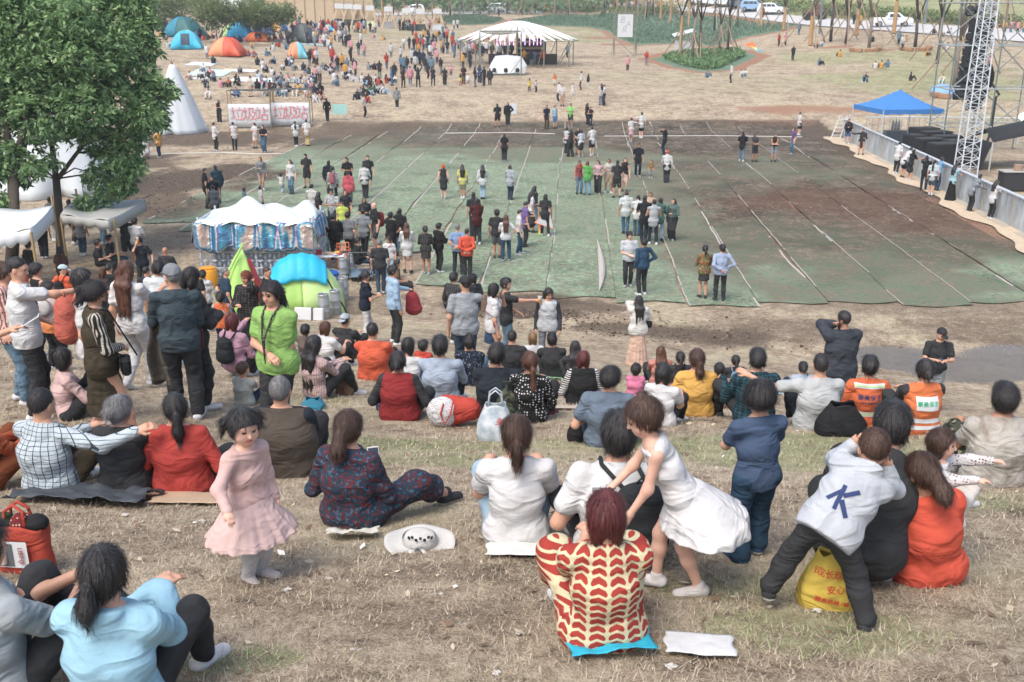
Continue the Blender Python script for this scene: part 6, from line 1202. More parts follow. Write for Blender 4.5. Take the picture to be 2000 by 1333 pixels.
# brown loader beyond the road, lamp post
L=G(1590,40); t=base_t('brown_loader',L,'dark brown farm loader beside the hill road','loader',rz=R(-10)); b=MB(); b.box((0,0,1.0),(2.6,1.5,.9),bev=.12); b.box((.4,0,1.75),(1.3,1.3,.8),bev=.15); b.build('body',plain('brown_paint',(.13,.07,.05),.6,var=.3),t)
for x in(-1.1,1.1):
    for s in(-1,1): w_=MB(); w_.lathe([(0,-.2),(.5,-.2),(.58,0),(.5,.2),(0,.2)],(x,s*.8,.55),16,Matrix.Rotation(R(90),3,'X')); w_.build('wheel',TYR,t,smooth='auto')
b=MB(); b.tube([(1.2,.5,1.2),(2.0,.5,1.6),(2.6,.5,.8)],.1,6); b.box((2.7,0,.7),(.5,1.5,.6),bev=.1); b.build('bucket_arm',DKP,t)
for i,(px,py) in enumerate([(1600,70),(1805,50)]):
    L=G(px,py); t=base_t('lamp_post',L,['grey blue lamp post on the right hillside cut off by the top of the view','thin lamp post beyond the pickup truck'][i],'lamp post'); b=MB(); b.tube([(0,0,-.2),(0,0,7.5),(0,-.3,8.2),(-.6,-.8,8.5)],[.16,.1,.07,.05],10); b.build('pole',plain('blue_grey_paint',(.3,.38,.45),.5),t,smooth=True); b=MB(); b.box((-.8,-1,8.5),(.5,.22,.1),bev=.04); b.build('lamp_head',ALU,t); b=MB(); b.lathe([(.24,0),(.24,.08),(.17,.12)],n=10); b.build('base_collar',ALU,t)
# small white stall beside the island bed, rainbow kite, tree rings, parasol
L=G(1333,104); t=base_t('white_stall',L,'small white box stall with tilted canopy behind the thin trees','stall'); b=MB(); b.box((0,0,.7),(1.7,1.1,1.4),bev=.03); b.build('box',WP,t); b=MB(); b.box((0,-.2,2.3),(2.6,1.8,.05),ry=R(-14),rx=R(8)); b.build('canopy',WP,t); b=MB(); [b.tube([(x,y,0),(x,y,2.3)],.03,5) for x in(-.8,.8) for y in(-.5,.5)]; b.build('posts',ALU,t); b=MB(); b.box((-.3,-.56,.6),(.25,.03,.7)); b.build('blue_poster',plain('poster_blue',(.05,.12,.5)),t)
P1=AT(1463,89,105); P2=AT(1487,101,104); t=base_t('rainbow_kite',P1,'small rainbow tailed kite flying low over the hillside','kite'); b=MB(); b.add([(-.5,0,.1),(.3,.1,.35),(.9,0,-.1),(.1,-.1,-.25)],[[0,1,2,3]]); b.build('kite_sail',plain('kite_red',(.8,.2,.08)),t,solid=.01)
D=P2-P1
for i,c in enumerate(((.8,.4,.1),(.75,.65,.1),(.8,.8,.8),(.2,.6,.3),(.1,.4,.7))): q=D*((i+1)/5.5); b=MB(); b.box(q,(.3,.03,.2),ry=i*.6); b.build('tail_piece',plain('kite_tail_%d'%i,c),t)
b=MB(); b.tube([(0,0,0),D*.5+Vector((0,0,-.05)),D],.015,4); b.build('tail_line',WP,t)
for i,(px,py,lab) in enumerate([(1690,100,'ring of brown hay bales around the hillside tree, left of three'),(1788,98,'ring of brown hay bales around the hillside tree, middle of three'),(1862,190,'ring of brown hay bales around the propped tree near the scaffold')]):
    L=G(px,py); t=base_t('hay_bale_ring',L,lab,'hay bales'); HB=plain('hay',(.33,.19,.11),.95,var=.3,bumps=.04,scale=20)
    for j in range(5): a=PI+PI*j/4; g=float(TH(L.x+1.5*cos(a),L.y+1.2*sin(a)))-L.z; b=MB(); b.box((1.5*cos(a),1.2*sin(a),g+.2),(.95,.45,.42),rz=a+PI/2,bev=.06); b.build('hay_bale',HB,t,smooth='auto')
L=G(1842,188); t=base_t('blue_parasol',L+Vector((0,0,.1)),'pale blue parasol resting open on its side below the propped tree','parasol'); b=MB(); b.lathe([(1.1,0),(1.0,.25),(.75,.5),(.4,.68),(0,.75)],n=16,M=Matrix.Rotation(R(35),3,'X')); b.build('parasol_cloth',plain('parasol_blue',(.2,.38,.62),.7),t,smooth=True,solid=.01); b=MB(); b.tube([(0,0,0),(0,.6,-.2+.75)],.02,5); b.build('stick',WP,t)
# ---------------- the people ----------------
GS='people sitting on the near slope'; GL='people standing in the left crowd'; GF='people standing on and around the turf field'; GW='people leaning on the stage barrier'; GH='people on the far hillside lawn'
NP={}
def p(key,*a,**k):
    o,J=person(*a,**k); NP[key]=(o,J); return o,J
# front rows
p('hoodlady',197,1072,1.46,-8,'sit.nn','hood:#86b6cb','jeans:black','ponys:hair','woman from behind in pale blue hooded jacket, bottom left corner of the view',anchor='h',group=GS,hp=.15)
p('glasses',-48,1018,1.58,-35,'sit.nn','tee:#8f989c','jeans:black','short:hair','man in grey t-shirt with arms on knees at the bottom left edge',anchor='h',group=GS,hp=.1)
p('reddress',1175,1255,1.5,4,'sit.nn','half:swirl|#d8bd92|#a02818|9','dress:swirl|#d8bd92|#a02818|9','bobc:hairred','woman from behind in red and cream printed dress sitting on a blue sheet',w=.96,group=GS,fem=1,hp=.1)
p('bagman',1200,1085,1.74,0,'cross.tt','tee:#c4ccd2','jeans:black','thick:hair','man from behind in white t-shirt wearing a black backpack sideways',w=1.12,group=GS)
p('dressgirl',1322,1152,1.1,86,'bend.dc','tank:#c9ced0','tutu:#cdd3d4','topbun:hairbrown','girl in white sleeveless tulle dress bending forward holding a white card',group=GS,w=.92,lean=.5,hp=.4,hy=.12,fem=1,shoes='palepink',tg=[(-.1,.4,-.14,.0,-.5,-.4),(.05,.5,.1,.3,0,-.6)],skin='skinlight')
p('ponylady',1008,1058,1.64,2,'sit.kk','tee:white','jeans:ltdenim','ponyl:hairbrown','woman from behind in white t-shirt and jeans with long brown ponytail',w=.97,group=GS,hp=.35)
p('patternlady',690,1022,1.6,-22,'sit.tf','half:floral|#1b3142|#5a1f28|26|#2c5a74','dress:floral|#1b3142|#5a1f28|26|#2c5a74','curly:hairbrown','woman in dark teal and maroon patterned dress with curly ponytail holding a phone',w=1.12,group=GS,kn=[None,(.35,.62,-.02,.6,.3,1)],shoes='black',hp=.25)
p('bigcoat',560,925,1.72,-3,'sit.nn','coat:#16222c','loose:black','buzz:hairgrey','large man from behind in brown and navy coat with cropped grey hair',w=1.3,vest='#4b4238',group=GS)
p('pinkgirl',500,1128,.98,-128,'st.da','long:#d8a49c','tutu:#dba9a2','twin:hair','small girl in pale pink lace dress with white tights looking at the camera',group=GS,w=.92,hy=-.25,shoes='#d9bcb8',skin='skinlight',fem=1,legs='#f0ecf4',tg=[None,(.24,.16,.10,.5,-.4,-.5)])
p('redlady',362,958,1.58,0,'cross.tt','long:#a82a1e','jeans:black','pony:hair','woman from behind in red knit top with long black ponytail on cardboard',w=1.3,group=GS,hy=.35)
p('blackgran',252,958,1.55,-5,'sit.nn','long:black','loose:black','bun:hairgrey','grey haired woman from behind in black top between plaid man and red woman',w=1.15,group=GS,hy=-.4,hp=.2)
p('plaidman',108,962,1.68,-18,'sit.nq','long:grid|#a9b6bc|#31424c|34','jeans:#6b5a3c','buzz:hair','man from behind in pale blue plaid shirt with cropped hair, left front row',w=1.15,group=GS,hp=.25)
p('blouselady',140,815,1.58,-60,'sit.kk','long:#c7a5a2','loose:black','bob:hair','woman in sheer pink blouse sitting sideways with bobbed black hair',group=GS,hy=.2)
p('blueboy',1465,1088,1.06,12,'st.fh','tee:#3a4f6c','wide:#1f4058','bowl:hair','small boy from behind in blue t-shirt and blue cropped jeans standing on the grass',group=GS,w=.9,hp=.3,shoes='#2c4a6c',tg=[(-.03,.2,.2,-.5,0,-.7),(.03,.2,.18,.5,0,-.7)])
p('motherorange',1808,1130,1.5,6,'cross.ff','tee:#cf4420','jeans:black','curly:hairbrown','woman from behind in orange t-shirt with wavy ponytail holding a toddler',w=1.12,group=GS,hp=.6,hy=.25,side=-.2)
p('squatblack',1672,1130,1.72,-25,'sq.ff','long:black','loose:black','thick:hair','adult in black squatting beneath the boy in the grey hoodie',w=1.15,group=GS,lean=.55,hp=.3,side=.12)
p('greyhoodboy',1600,1205,1.02,-20,'st.uu','hood:#aeb5bc','loose:black','buzz:hairbrown','boy in pale grey hoodie and black trousers leaning on a squatting adult',group=GS,lean=.7,side=.42,kn=[(-.26,.0,.05,-.2,1,0),(.2,-.05,.05,.1,1,0)],shoes='black',hp=.3)
mo=NP['motherorange'][0].location
p('toddler',1840,887,.82,-130,'cross.ff','long:dots|#d8cfc8|#7a4a3a|60','slim:#cfc0b8','bobc:hairbrown','toddler in white dotted shirt looking back over the orange shirted woman',loc=(mo.x+.12,mo.y+.3,mo.z+.26),group=GS,hy=.1,skin='skinlight',tg=[(-.12,.25,.25),(.12,.22,.22)])
p('dirtyshirt',1935,945,1.7,-4,'sit.kk','tee:stain|#a8a49a|#6f5a44|5','loose:floral|#3d4032|#1d2018|14|#8a8468','thick:hair','broad man from behind in dirt stained white shirt and camouflage trousers',w=1.35,group=GS,skin='skintan')
p('edgeyellow',2095,1500,1.62,40,'st.dd','long:#b98410','dress:#0f1822','long:hair','partly seen person in yellow top and navy denim skirt at the right edge',group=GS,w=1.1)
# second rows
p('hivis2',1790,845,1.6,2,'sit.nn','long:black','jeans:black','bun:hair','street cleaner in orange reflective vest with a white lettered patch, hair in bun',group=GS,vest='#d8651c')
p('hivis1',1685,832,1.6,-6,'cross.tt','long:#c85a1c','jeans:navy','short:hair','street cleaner in orange reflective jacket beside food bowls',group=GS,fem=1)
p('whitetee2',1590,838,1.68,-4,'sit.qk','tee:#a6aaab','jeans:#141b26','buzz:hair','man from behind in pale grey t-shirt sitting with one arm on his knee',w=1.2,group=GS,hp=.1)
p('bluestrap',1562,783,1.6,0,'sit.nn','tee:#93a5b8','jeans:navy','bun:hair','woman from behind in light blue top with a dark bag strap',group=GS)
p('tartan',1470,822,1.68,-2,'sit.kk','long:plaid|#0e2430|#15505c|30','jeans:black','short:hair','man from behind in blue green tartan shirt with knees up',w=1.18,group=GS,kn=[(-.3,.38,-.05,-.5,.2,1),None],shoes='black')
p('stripevest',1400,795,1.55,0,'cross.tt','vest:vstripe|#7a2e30|#8c8f86|40','jeans:black','bob:hair','woman from behind in red and grey striped sleeveless top',group=GS)
p('bluepack',1432,765,1.5,0,'sit.nn','tee:black','jeans:black','pony:hair','girl in black t-shirt wearing a small pale blue backpack',group=GS)
p('yellowlady',1355,812,1.6,0,'cross.tt','long:#c8962c','jeans:black','curly:hairbrown','woman from behind in mustard yellow sweater with wavy ponytail',w=1.22,group=GS,hy=.2)
p('blackback',1325,765,1.55,0,'sit.nn','tee:black','jeans:black','pony:hair','woman in black top with a dark backpack behind the yellow sweater',group=GS)
p('orangekid',1290,800,1.2,-10,'sit.nn','hood:#d2521c','jeans:black','short:hair','boy in orange hooded top sitting left of the mustard sweater',group=GS,hy=-.4)
p('pinkkid',1240,775,1.05,-15,'sit.nn','hood:#d86c92','jeans:#7a4a5c','topbun:hair','little girl in hot pink hoodie with beaded hair bun',group=GS,hy=-.5,fem=1)
p('pinkcoat',1287,755,1.6,4,'sit.nn','long:#b87468','jeans:black','long:hairauburn','woman with long reddish hair in dusty pink top near the front of the field',group=GS)
p('whitegirl',1290,830,1.35,-25,'sit.kk','tee:white','slim:black','bob:hair','girl in white t-shirt hugging her knees behind the girl in tulle',group=GS)
p('greyblue',1186,872,1.64,-8,'cross.tt','tee:#5b6b7c','jeans:dkdenim','bowl:hair','person from behind in slate blue t-shirt with a crossed bag strap',w=1.15,group=GS,hy=-.6)
p('stripelady',1137,792,1.56,0,'cross.tt','half:hstripe|#c8c8c4|#1a1d20|38','jeans:black','bob:hairred','woman in black v neck vest over black and white striped sleeves',w=1.1,vest='#17191b',group=GS)
p('longblack',1122,752,1.6,0,'sit.nn','tee:black','jeans:black','long:hair','woman with very long black hair sitting at the field side',group=GS)
p('blacktee',1077,738,1.72,0,'sit.nn','tee:black','jeans:black','short:hair','man from behind in plain black t-shirt on a green sheet',w=1.1,group=GS)
p('blonde',1040,725,1.55,0,'sit.nn','tee:white','jeans:beige','bob:#7c5f42','woman with short blonde bob and white t-shirt among the seated row',group=GS)
p('printman',1000,735,1.72,-10,'sit.nk','tee:black','jeans:ltdenim','buzz:hair','man in black printed t-shirt with one arm resting on his knee',w=1.05,group=GS)
p('dotlady',1035,822,1.6,-14,'sit.nf','long:dots|#15171a|#c9c9c4|34','jeans:black','ponyl:hairauburn','woman in black blouse with white dots holding a phone, brown ponytail',group=GS,hy=.5,shoes='maroon')
p('darknavy',970,815,1.74,-4,'sit.nn','long:#1a242c','jeans:black','short:hair','man from behind in dark charcoal shirt and glasses beside the dotted blouse',w=1.2,group=GS,hy=-.3)
p('navyprint',918,752,1.66,-4,'sit.nn','tee:floral|#101c2e|#101c2e|26|#6d7c8c','jeans:denim','topbun:hair','person in navy t-shirt with small pale animal prints',w=1.2,group=GS,hp=.2)
p('paleshirt',862,790,1.74,-6,'sit.nk','long:#93a2b4','jeans:#172230','thick:hair','man from behind in pale blue shirt with dark jeans, centre of the seated row',w=1.15,group=GS)
p('redhoodkid',828,725,1.0,-20,'sit.nn','hood:#b83218','jeans:navy','short:hair','small child in red orange hoodie seated by the pale blue shirt',group=GS,hy=-.6)
p('halter',800,765,1.5,-8,'sit.nn','tank:#c4c8c8','jeans:denim','bob:hair','woman in white halter top with short black hair and glasses',group=GS,hy=-.3)
p('redvest',782,818,1.58,-4,'cross.tt','long:black','loose:black','bun:hair','woman from behind in dark red knitted vest over black sleeves',w=1.15,vest='#8a161a',group=GS,shoes='none')
p('orangetee',732,742,1.72,-5,'sit.nk','tee:#c84d1e','jeans:#20242a','buzz:hair','man from behind in bright orange t-shirt sitting alone',w=1.2,group=GS)
p('blackcap',678,700,1.66,-20,'sit.nn','tee:black','jeans:black','buzz:hair','person in black t-shirt with pale grey cap worn backwards',group=GS,hat='capback:#9aa4ac')
p('pocketarm',640,715,1.55,-30,'sit.kk','tee:#c9c9c6','jeans:black','bob:hairauburn','woman with reddish hair in white t-shirt resting arms on bare knees',group=GS)
p('plaidlong',620,775,1.58,-40,'sit.nn','long:grid|#b8a09c|#5a1a22|60','jeans:black','long2:hair','woman with long black hair in maroon checked shirt and white shoes',group=GS)
p('childhead',480,790,.95,-20,'sit.nn','tee:#9aa09a','jeans:navy','buzz:hairbrown','baby with thin brown hair partly hidden behind the pink dress girl',group=GS)
# left standing crowd
p('poloman',368,868,1.66,14,'st.fl','long:#34444c','loose:black','short:hairgrey','tall man from behind in dark slate polo and grey lettered cap, coat on arm',group=GL,w=1.05,hat='cap:#7a7f84',hy=.55,top_y=518)
p('greenlady',556,866,1.6,160,'wk.tl','tee:#7fae4c','jeans:black','pony:hair','woman in lime green shirt with lanyard and phone facing the camera',group=GL,w=1.15,hy=-.1,hp=.1)
p('oliveDress',222,812,1.6,-70,'wk.dl','long:vstripe|#1c1f1c|#b8b0a0|48','skirt:#3d3422','pony:hair','woman in olive pinafore and striped sleeves walking with lowered head',group=GL,stride=.2,hp=.5,w=1.05,vest='#3d3422',top_y=555)
p('stripeshirt',45,790,1.62,-80,'st.lf','half:vstripe|#8c4a44|#c7b0a4|44','jeans:denim','bun:hairbrown','woman in red striped shirt and ripped jeans holding a white hat',group=GL,w=1.15,top_y=512)
p('whitepoint',78,765,1.74,-60,'st.pp','tee:#c3c8cc','jeans:black','buzz:hair','man in white t-shirt with printed chest pointing his arm to the right',group=GL,w=1.1,tg=[(-.1,.2,.1),(.1,.7,.42)],top_y=503)
p('orangecap',140,725,1.6,-20,'st.hf','tee:#cf4f18','jeans:black','buzz:hair','boy in orange t-shirt and pale blue cap turned to the right',group=GL,hat='cap:#a8c0d8',hy=-.9,top_y=518)
p('orangevest',112,722,1.25,-30,'st.dd','tee:#d8742c','loose:#1a1d22','short:hair','child in orange and black top behind the striped red shirt',group=GL,hy=-.6)
p('salmonpack',198,772,1.66,-70,'wk.dd','tee:#c8cbc8','jeans:denim','bob:hair','woman with salmon pink backpack and white sleeves, short black hair',group=GL,w=1.1,top_y=525)
p('longbrown',275,742,1.62,-15,'wk.dc','tee:white','jeans:#c8cccf','long2:hairauburn','woman with very long brown hair in white t-shirt and white trousers',group=GL,stride=.15,top_y=510)
p('mustardarm',245,735,1.6,-40,'wk.pd','long:#c0651c','maxi:black','bob:hairauburn','woman in rust sleeves and long black skirt raising her pointing hand',group=GL,top_y=565)
p('ltbluecap',330,720,1.62,-10,'st.dd','tee:#bfc6ca','jeans:ltdenim','short:hair','man in white t-shirt beside the grey cap, looking down',group=GL,hp=.4)
p('darkhair',393,742,1.6,-50,'st.ff','jacket:black','jeans:black','bob:hair','woman in black jacket looking down just right of the grey cap',group=GL,hp=.3,top_y=548)
p('checker',408,668,1.58,-20,'st.ff','long:dots|#d0d2d0|#20242a|42','jeans:black','bun:hair','woman in white and black checkered shirt with red hair clip',group=GL,top_y=535)
p('blackhead',388,650,1.6,0,'st.dd','tee:#20282e','jeans:black','short:hair','dark haired man half hidden behind the checkered shirt',group=GL)
p('auburn',495,690,1.56,165,'st.uf','long:grid|#15171a|#55504a|26','skirt:#15171a','bob:#6b3420','auburn haired woman in black checked top talking on a phone',group=GL,w=1.15,top_y=540)
p('greyhairman',448,655,1.62,-60,'st.bd','tee:#20394e','jeans:black','buzz:hairgrey','grey haired man in navy t-shirt standing by the folded green tent',group=GL,hy=-.3,top_y=523)
p('darkjacket',528,665,1.62,-80,'st.ff','jacket:#1a1c20','loose:black','buzz:hairbrown','man in open black jacket beside the lime dome tent',group=GL)
p('pinkjacket',470,735,1.58,-25,'sq.pf','long:#a87e90','loose:black','bob:hairred','woman squatting in mauve jacket with black backpack',w=1.1,group=GL,hp=.1)
p('orangekid2',440,690,1.15,10,'st.ff','tee:#9aa0a4','jeans:navy','bun:hair','child in orange vest with reflective stripe behind the mauve jacket',group=GL,vest='#d2601c')
p('drinking',285,592,1.72,170,'st.am','tee:#141c28','jeans:black','short:hair','man in navy t-shirt drinking amber beer beside the left tree',group=GL,hp=.1,top_y=462)
p('baldblack',335,590,1.66,-10,'st.ff','tee:black','jeans:black','bald:hair','bald man in black t-shirt with his back turned, left of the kiosk',group=GL,skin='skintan')
p('sitdark1',200,545,1.7,-85,'chair.tf','tee:black','jeans:black','short:hair','man in black t-shirt leaning back on a seat under the grey awning',group=GL,hy=.1)
p('sitdark2',222,535,1.7,-88,'chair.tf','tee:#262a30','jeans:#1d3a48','short:hair','man in dark printed shirt seated with outstretched legs under the awning',group=GL)
p('armsup',255,520,1.74,20,'st.qh','tee:black','shorts:black','short:hair','man in black t-shirt and shorts stretching his arms by the awning pole',group=GL)
p('whiteback',272,522,1.66,-10,'st.ff','tee:white','shorts:#5a5044','short:hair','boy in white t-shirt and khaki shorts by the awning pole',group=GL)
p('walktrack',88,505,1.72,20,'wk.bd','tee:black','loose:#23272c','short:hair','man in black track trousers with white side stripe behind the tree',group=GL)
p('jeansleg',163,500,1.66,10,'wk.dd','tee:#8b8f90','jeans:#2c5068','bob:hair','woman in blue jeans and white shoes standing behind the awning',group=GL)
p('blackleg',145,478,1.7,-40,'wk.dd','tee:black','jeans:black','short:hair','man in black trousers walking behind the camphor trunk',group=GL)
p('whiteleg',200,478,1.7,-30,'wk.dd','tee:#c8c8c8','jeans:#6b8aa0','short:hair','man in white top and washed jeans walking behind the awning',group=GL)
p('greyleg',108,472,1.7,-30,'wk.dd','tee:#5a6064','jeans:#8c9296','short:hair','man in grey trousers walking between the camphor trunks',group=GL)
p('hiviskid',30,545,1.6,-20,'sit.nn','tee:#d2601c','jeans:navy','short:hair','worker in orange reflective vest sitting below the left trees',group=GL)
p('hiviskid2',48,552,1.6,20,'sit.nn','tee:#c8501c','jeans:black','buzz:hair','second worker in orange sitting in the shade at the tree foot',group=GL)
p('armphone',-40,905,1.7,-80,'st.fc','tee:#b8c0c8','jeans:denim','short:hair','person cut off by the left edge holding out a pale phone',group=GL)
p('orangeedge',-28,955,1.6,-40,'sit.nn','long:#a8480f','jeans:#7a3a10','bob:hair','person in rust orange clothes cut off at the left edge behind the red bag',group=GL)
for q in [(170,715,1.62,-60,'st.ff','long:#22303c','jeans:black','short:hair','man in dark purple top between the orange cap and the salmon backpack'),(215,730,1.6,-30,'st.dd','tee:#3a2c24','jeans:black','bob:hairauburn','woman with brown bob behind the short haired woman'),(228,690,1.72,-20,'st.ff','tee:#1b2026','jeans:black','buzz:hair','man with cropped black hair behind the pointing hand'),(300,690,1.66,-10,'st.dd','tee:#2a2f36','jeans:navy','buzz:hair','cropped head in dark top behind the long brown hair'),(352,690,1.66,20,'st.dd','tee:#39464e','jeans:black','short:hair','dark haired man in slate top left of the checkered shirt'),(12,700,1.7,-60,'st.dd','long:#53402e','jeans:black','bun:hair','woman in brown top at the far left behind the striped shirt'),(95,700,1.5,-40,'st.dd','tank:#1d1f22','jeans:black','bun:hair','woman with black bun beside the pale blue cap'),(600,700,1.2,-10,'sit.nn','tee:#6c5c54','jeans:black','short:hair','child with black hair between the lime shirt and the white folded board'),(318,650,1.7,10,'st.ff','tee:#c2c6c8','jeans:navy','short:hair','man in white t-shirt behind the grey lettered cap'),(70,660,1.68,-30,'st.dd','long:#17181b','jeans:black','short:hair','man in black in the shade left of the camphor trunk'),(130,650,1.6,-20,'st.dd','tee:#4a2c28','jeans:black','bob:hair','woman in dark red top in the shade behind the crowd')]:
    person(*q,group=GL,top_y={170:528,215:556,228:522,300:535,352:552,12:520,95:516,318:548,70:470,130:480}.get(q[0]))
p('phoneelder',1632,828,1.7,8,'st.ux','coat:#343b44','loose:black','buzz:hair','man from behind in dark grey coat holding a phone to his ear',group=GF,w=1.12,loc=(4.3,12.3,float(TH(4.3,12.3))))
p('capblack',1815,775,1.72,170,'st.ff','tee:black','loose:#8c9296','short:hair','man in black cap and black t-shirt looking at his phone by the puddle',group=GF,hat='cap:black',hp=.4,top_y=642)
p('whitejacket',1243,706,1.58,6,'st.uf','jacket:#c9c7c0','maxi:#c9a690','long:hair','woman from behind in white jacket and tiered pale pink skirt with black bag',group=GF,top_y=578)
p('greyhood',1068,690,1.64,175,'st.dd','long:#3a3d42','slim:#6c7076','long:hair','woman with long black hair in open dark grey hoodie looking down',group=GF,hp=.35,vest='#b4b8bc',top_y=562)
p('cupman',988,655,1.74,-85,'st.cf','tee:black','jeans:denim','short:hair','man in black t-shirt holding out a plastic cup of beer',group=GF,tg=[(-.05,.25,.1),(.05,.62,.35)],top_y=543)
p('sailor',962,668,1.62,-75,'st.fd','tee:#c8ccd0','mini:#24405c','bob:hair','woman with short black bob in white sailor collar shirt',group=GF,hp=.2,tg=[(-.03,.2,.5,-.4,0,-.5),None],top_y=563)
p('twotone',910,688,1.72,10,'st.dm','tee:#8d9499','jeans:dkdenim','buzz:hair','man from behind in white and grey two tone t-shirt and black cap',group=GF,w=1.12,hat='cap:black',hy=.4,top_y=548)
p('plaidblack',888,672,1.66,-40,'wk.dd','long:grid|#1a1c1f|#6a6c6c|30','jeans:black','short:hair','person in black and white plaid shirt behind the black cap man',group=GF)
p('buckethat',925,660,1.6,30,'st.dd','tee:black','jeans:black','bob:hair','woman in black bucket hat and black t-shirt',group=GF,hat='bucket:#1c2024')
p('redbagman',772,675,1.74,-60,'st.pd','long:#8fb0cf','jeans:black','short:hair','man in light blue shirt and black trousers reaching toward a red backpack',group=GF,tg=[(-.2,.42,.2),None],hy=-.4,top_y=528)
p('poloponytail',716,668,1.62,-75,'st.ff','tee:#141d2e','slim:#bfc0bd','ponyl:hair','woman with ponytail in navy polo and white trousers with red strap',group=GF,hp=.4,top_y=545)
p('blackpolo',745,575,1.7,0,'st.dd','tee:black','jeans:dkdenim','buzz:hairgrey','man from behind in black polo near the keg trolley',group=GF)
p('florchair',778,585,1.58,-80,'chair.tt','tee:floral|#1c5a3c|#8c2a20|20|#b8863c','jeans:black','short:hair','seated elder in green floral shirt by the brown clearing',group=GF)
p('kidwhite',763,545,1.4,175,'st.dd','tee:white','jeans:ltdenim','bob:hairbrown','girl in white t-shirt with thin red bag strap facing the camera',group=GF)
p('seatedjacket',702,540,1.7,-75,'chair.tt','jacket:#1c1f22','jeans:#263e52','short:hair','man in black jacket and jeans seated behind the hand trolley',group=GF)
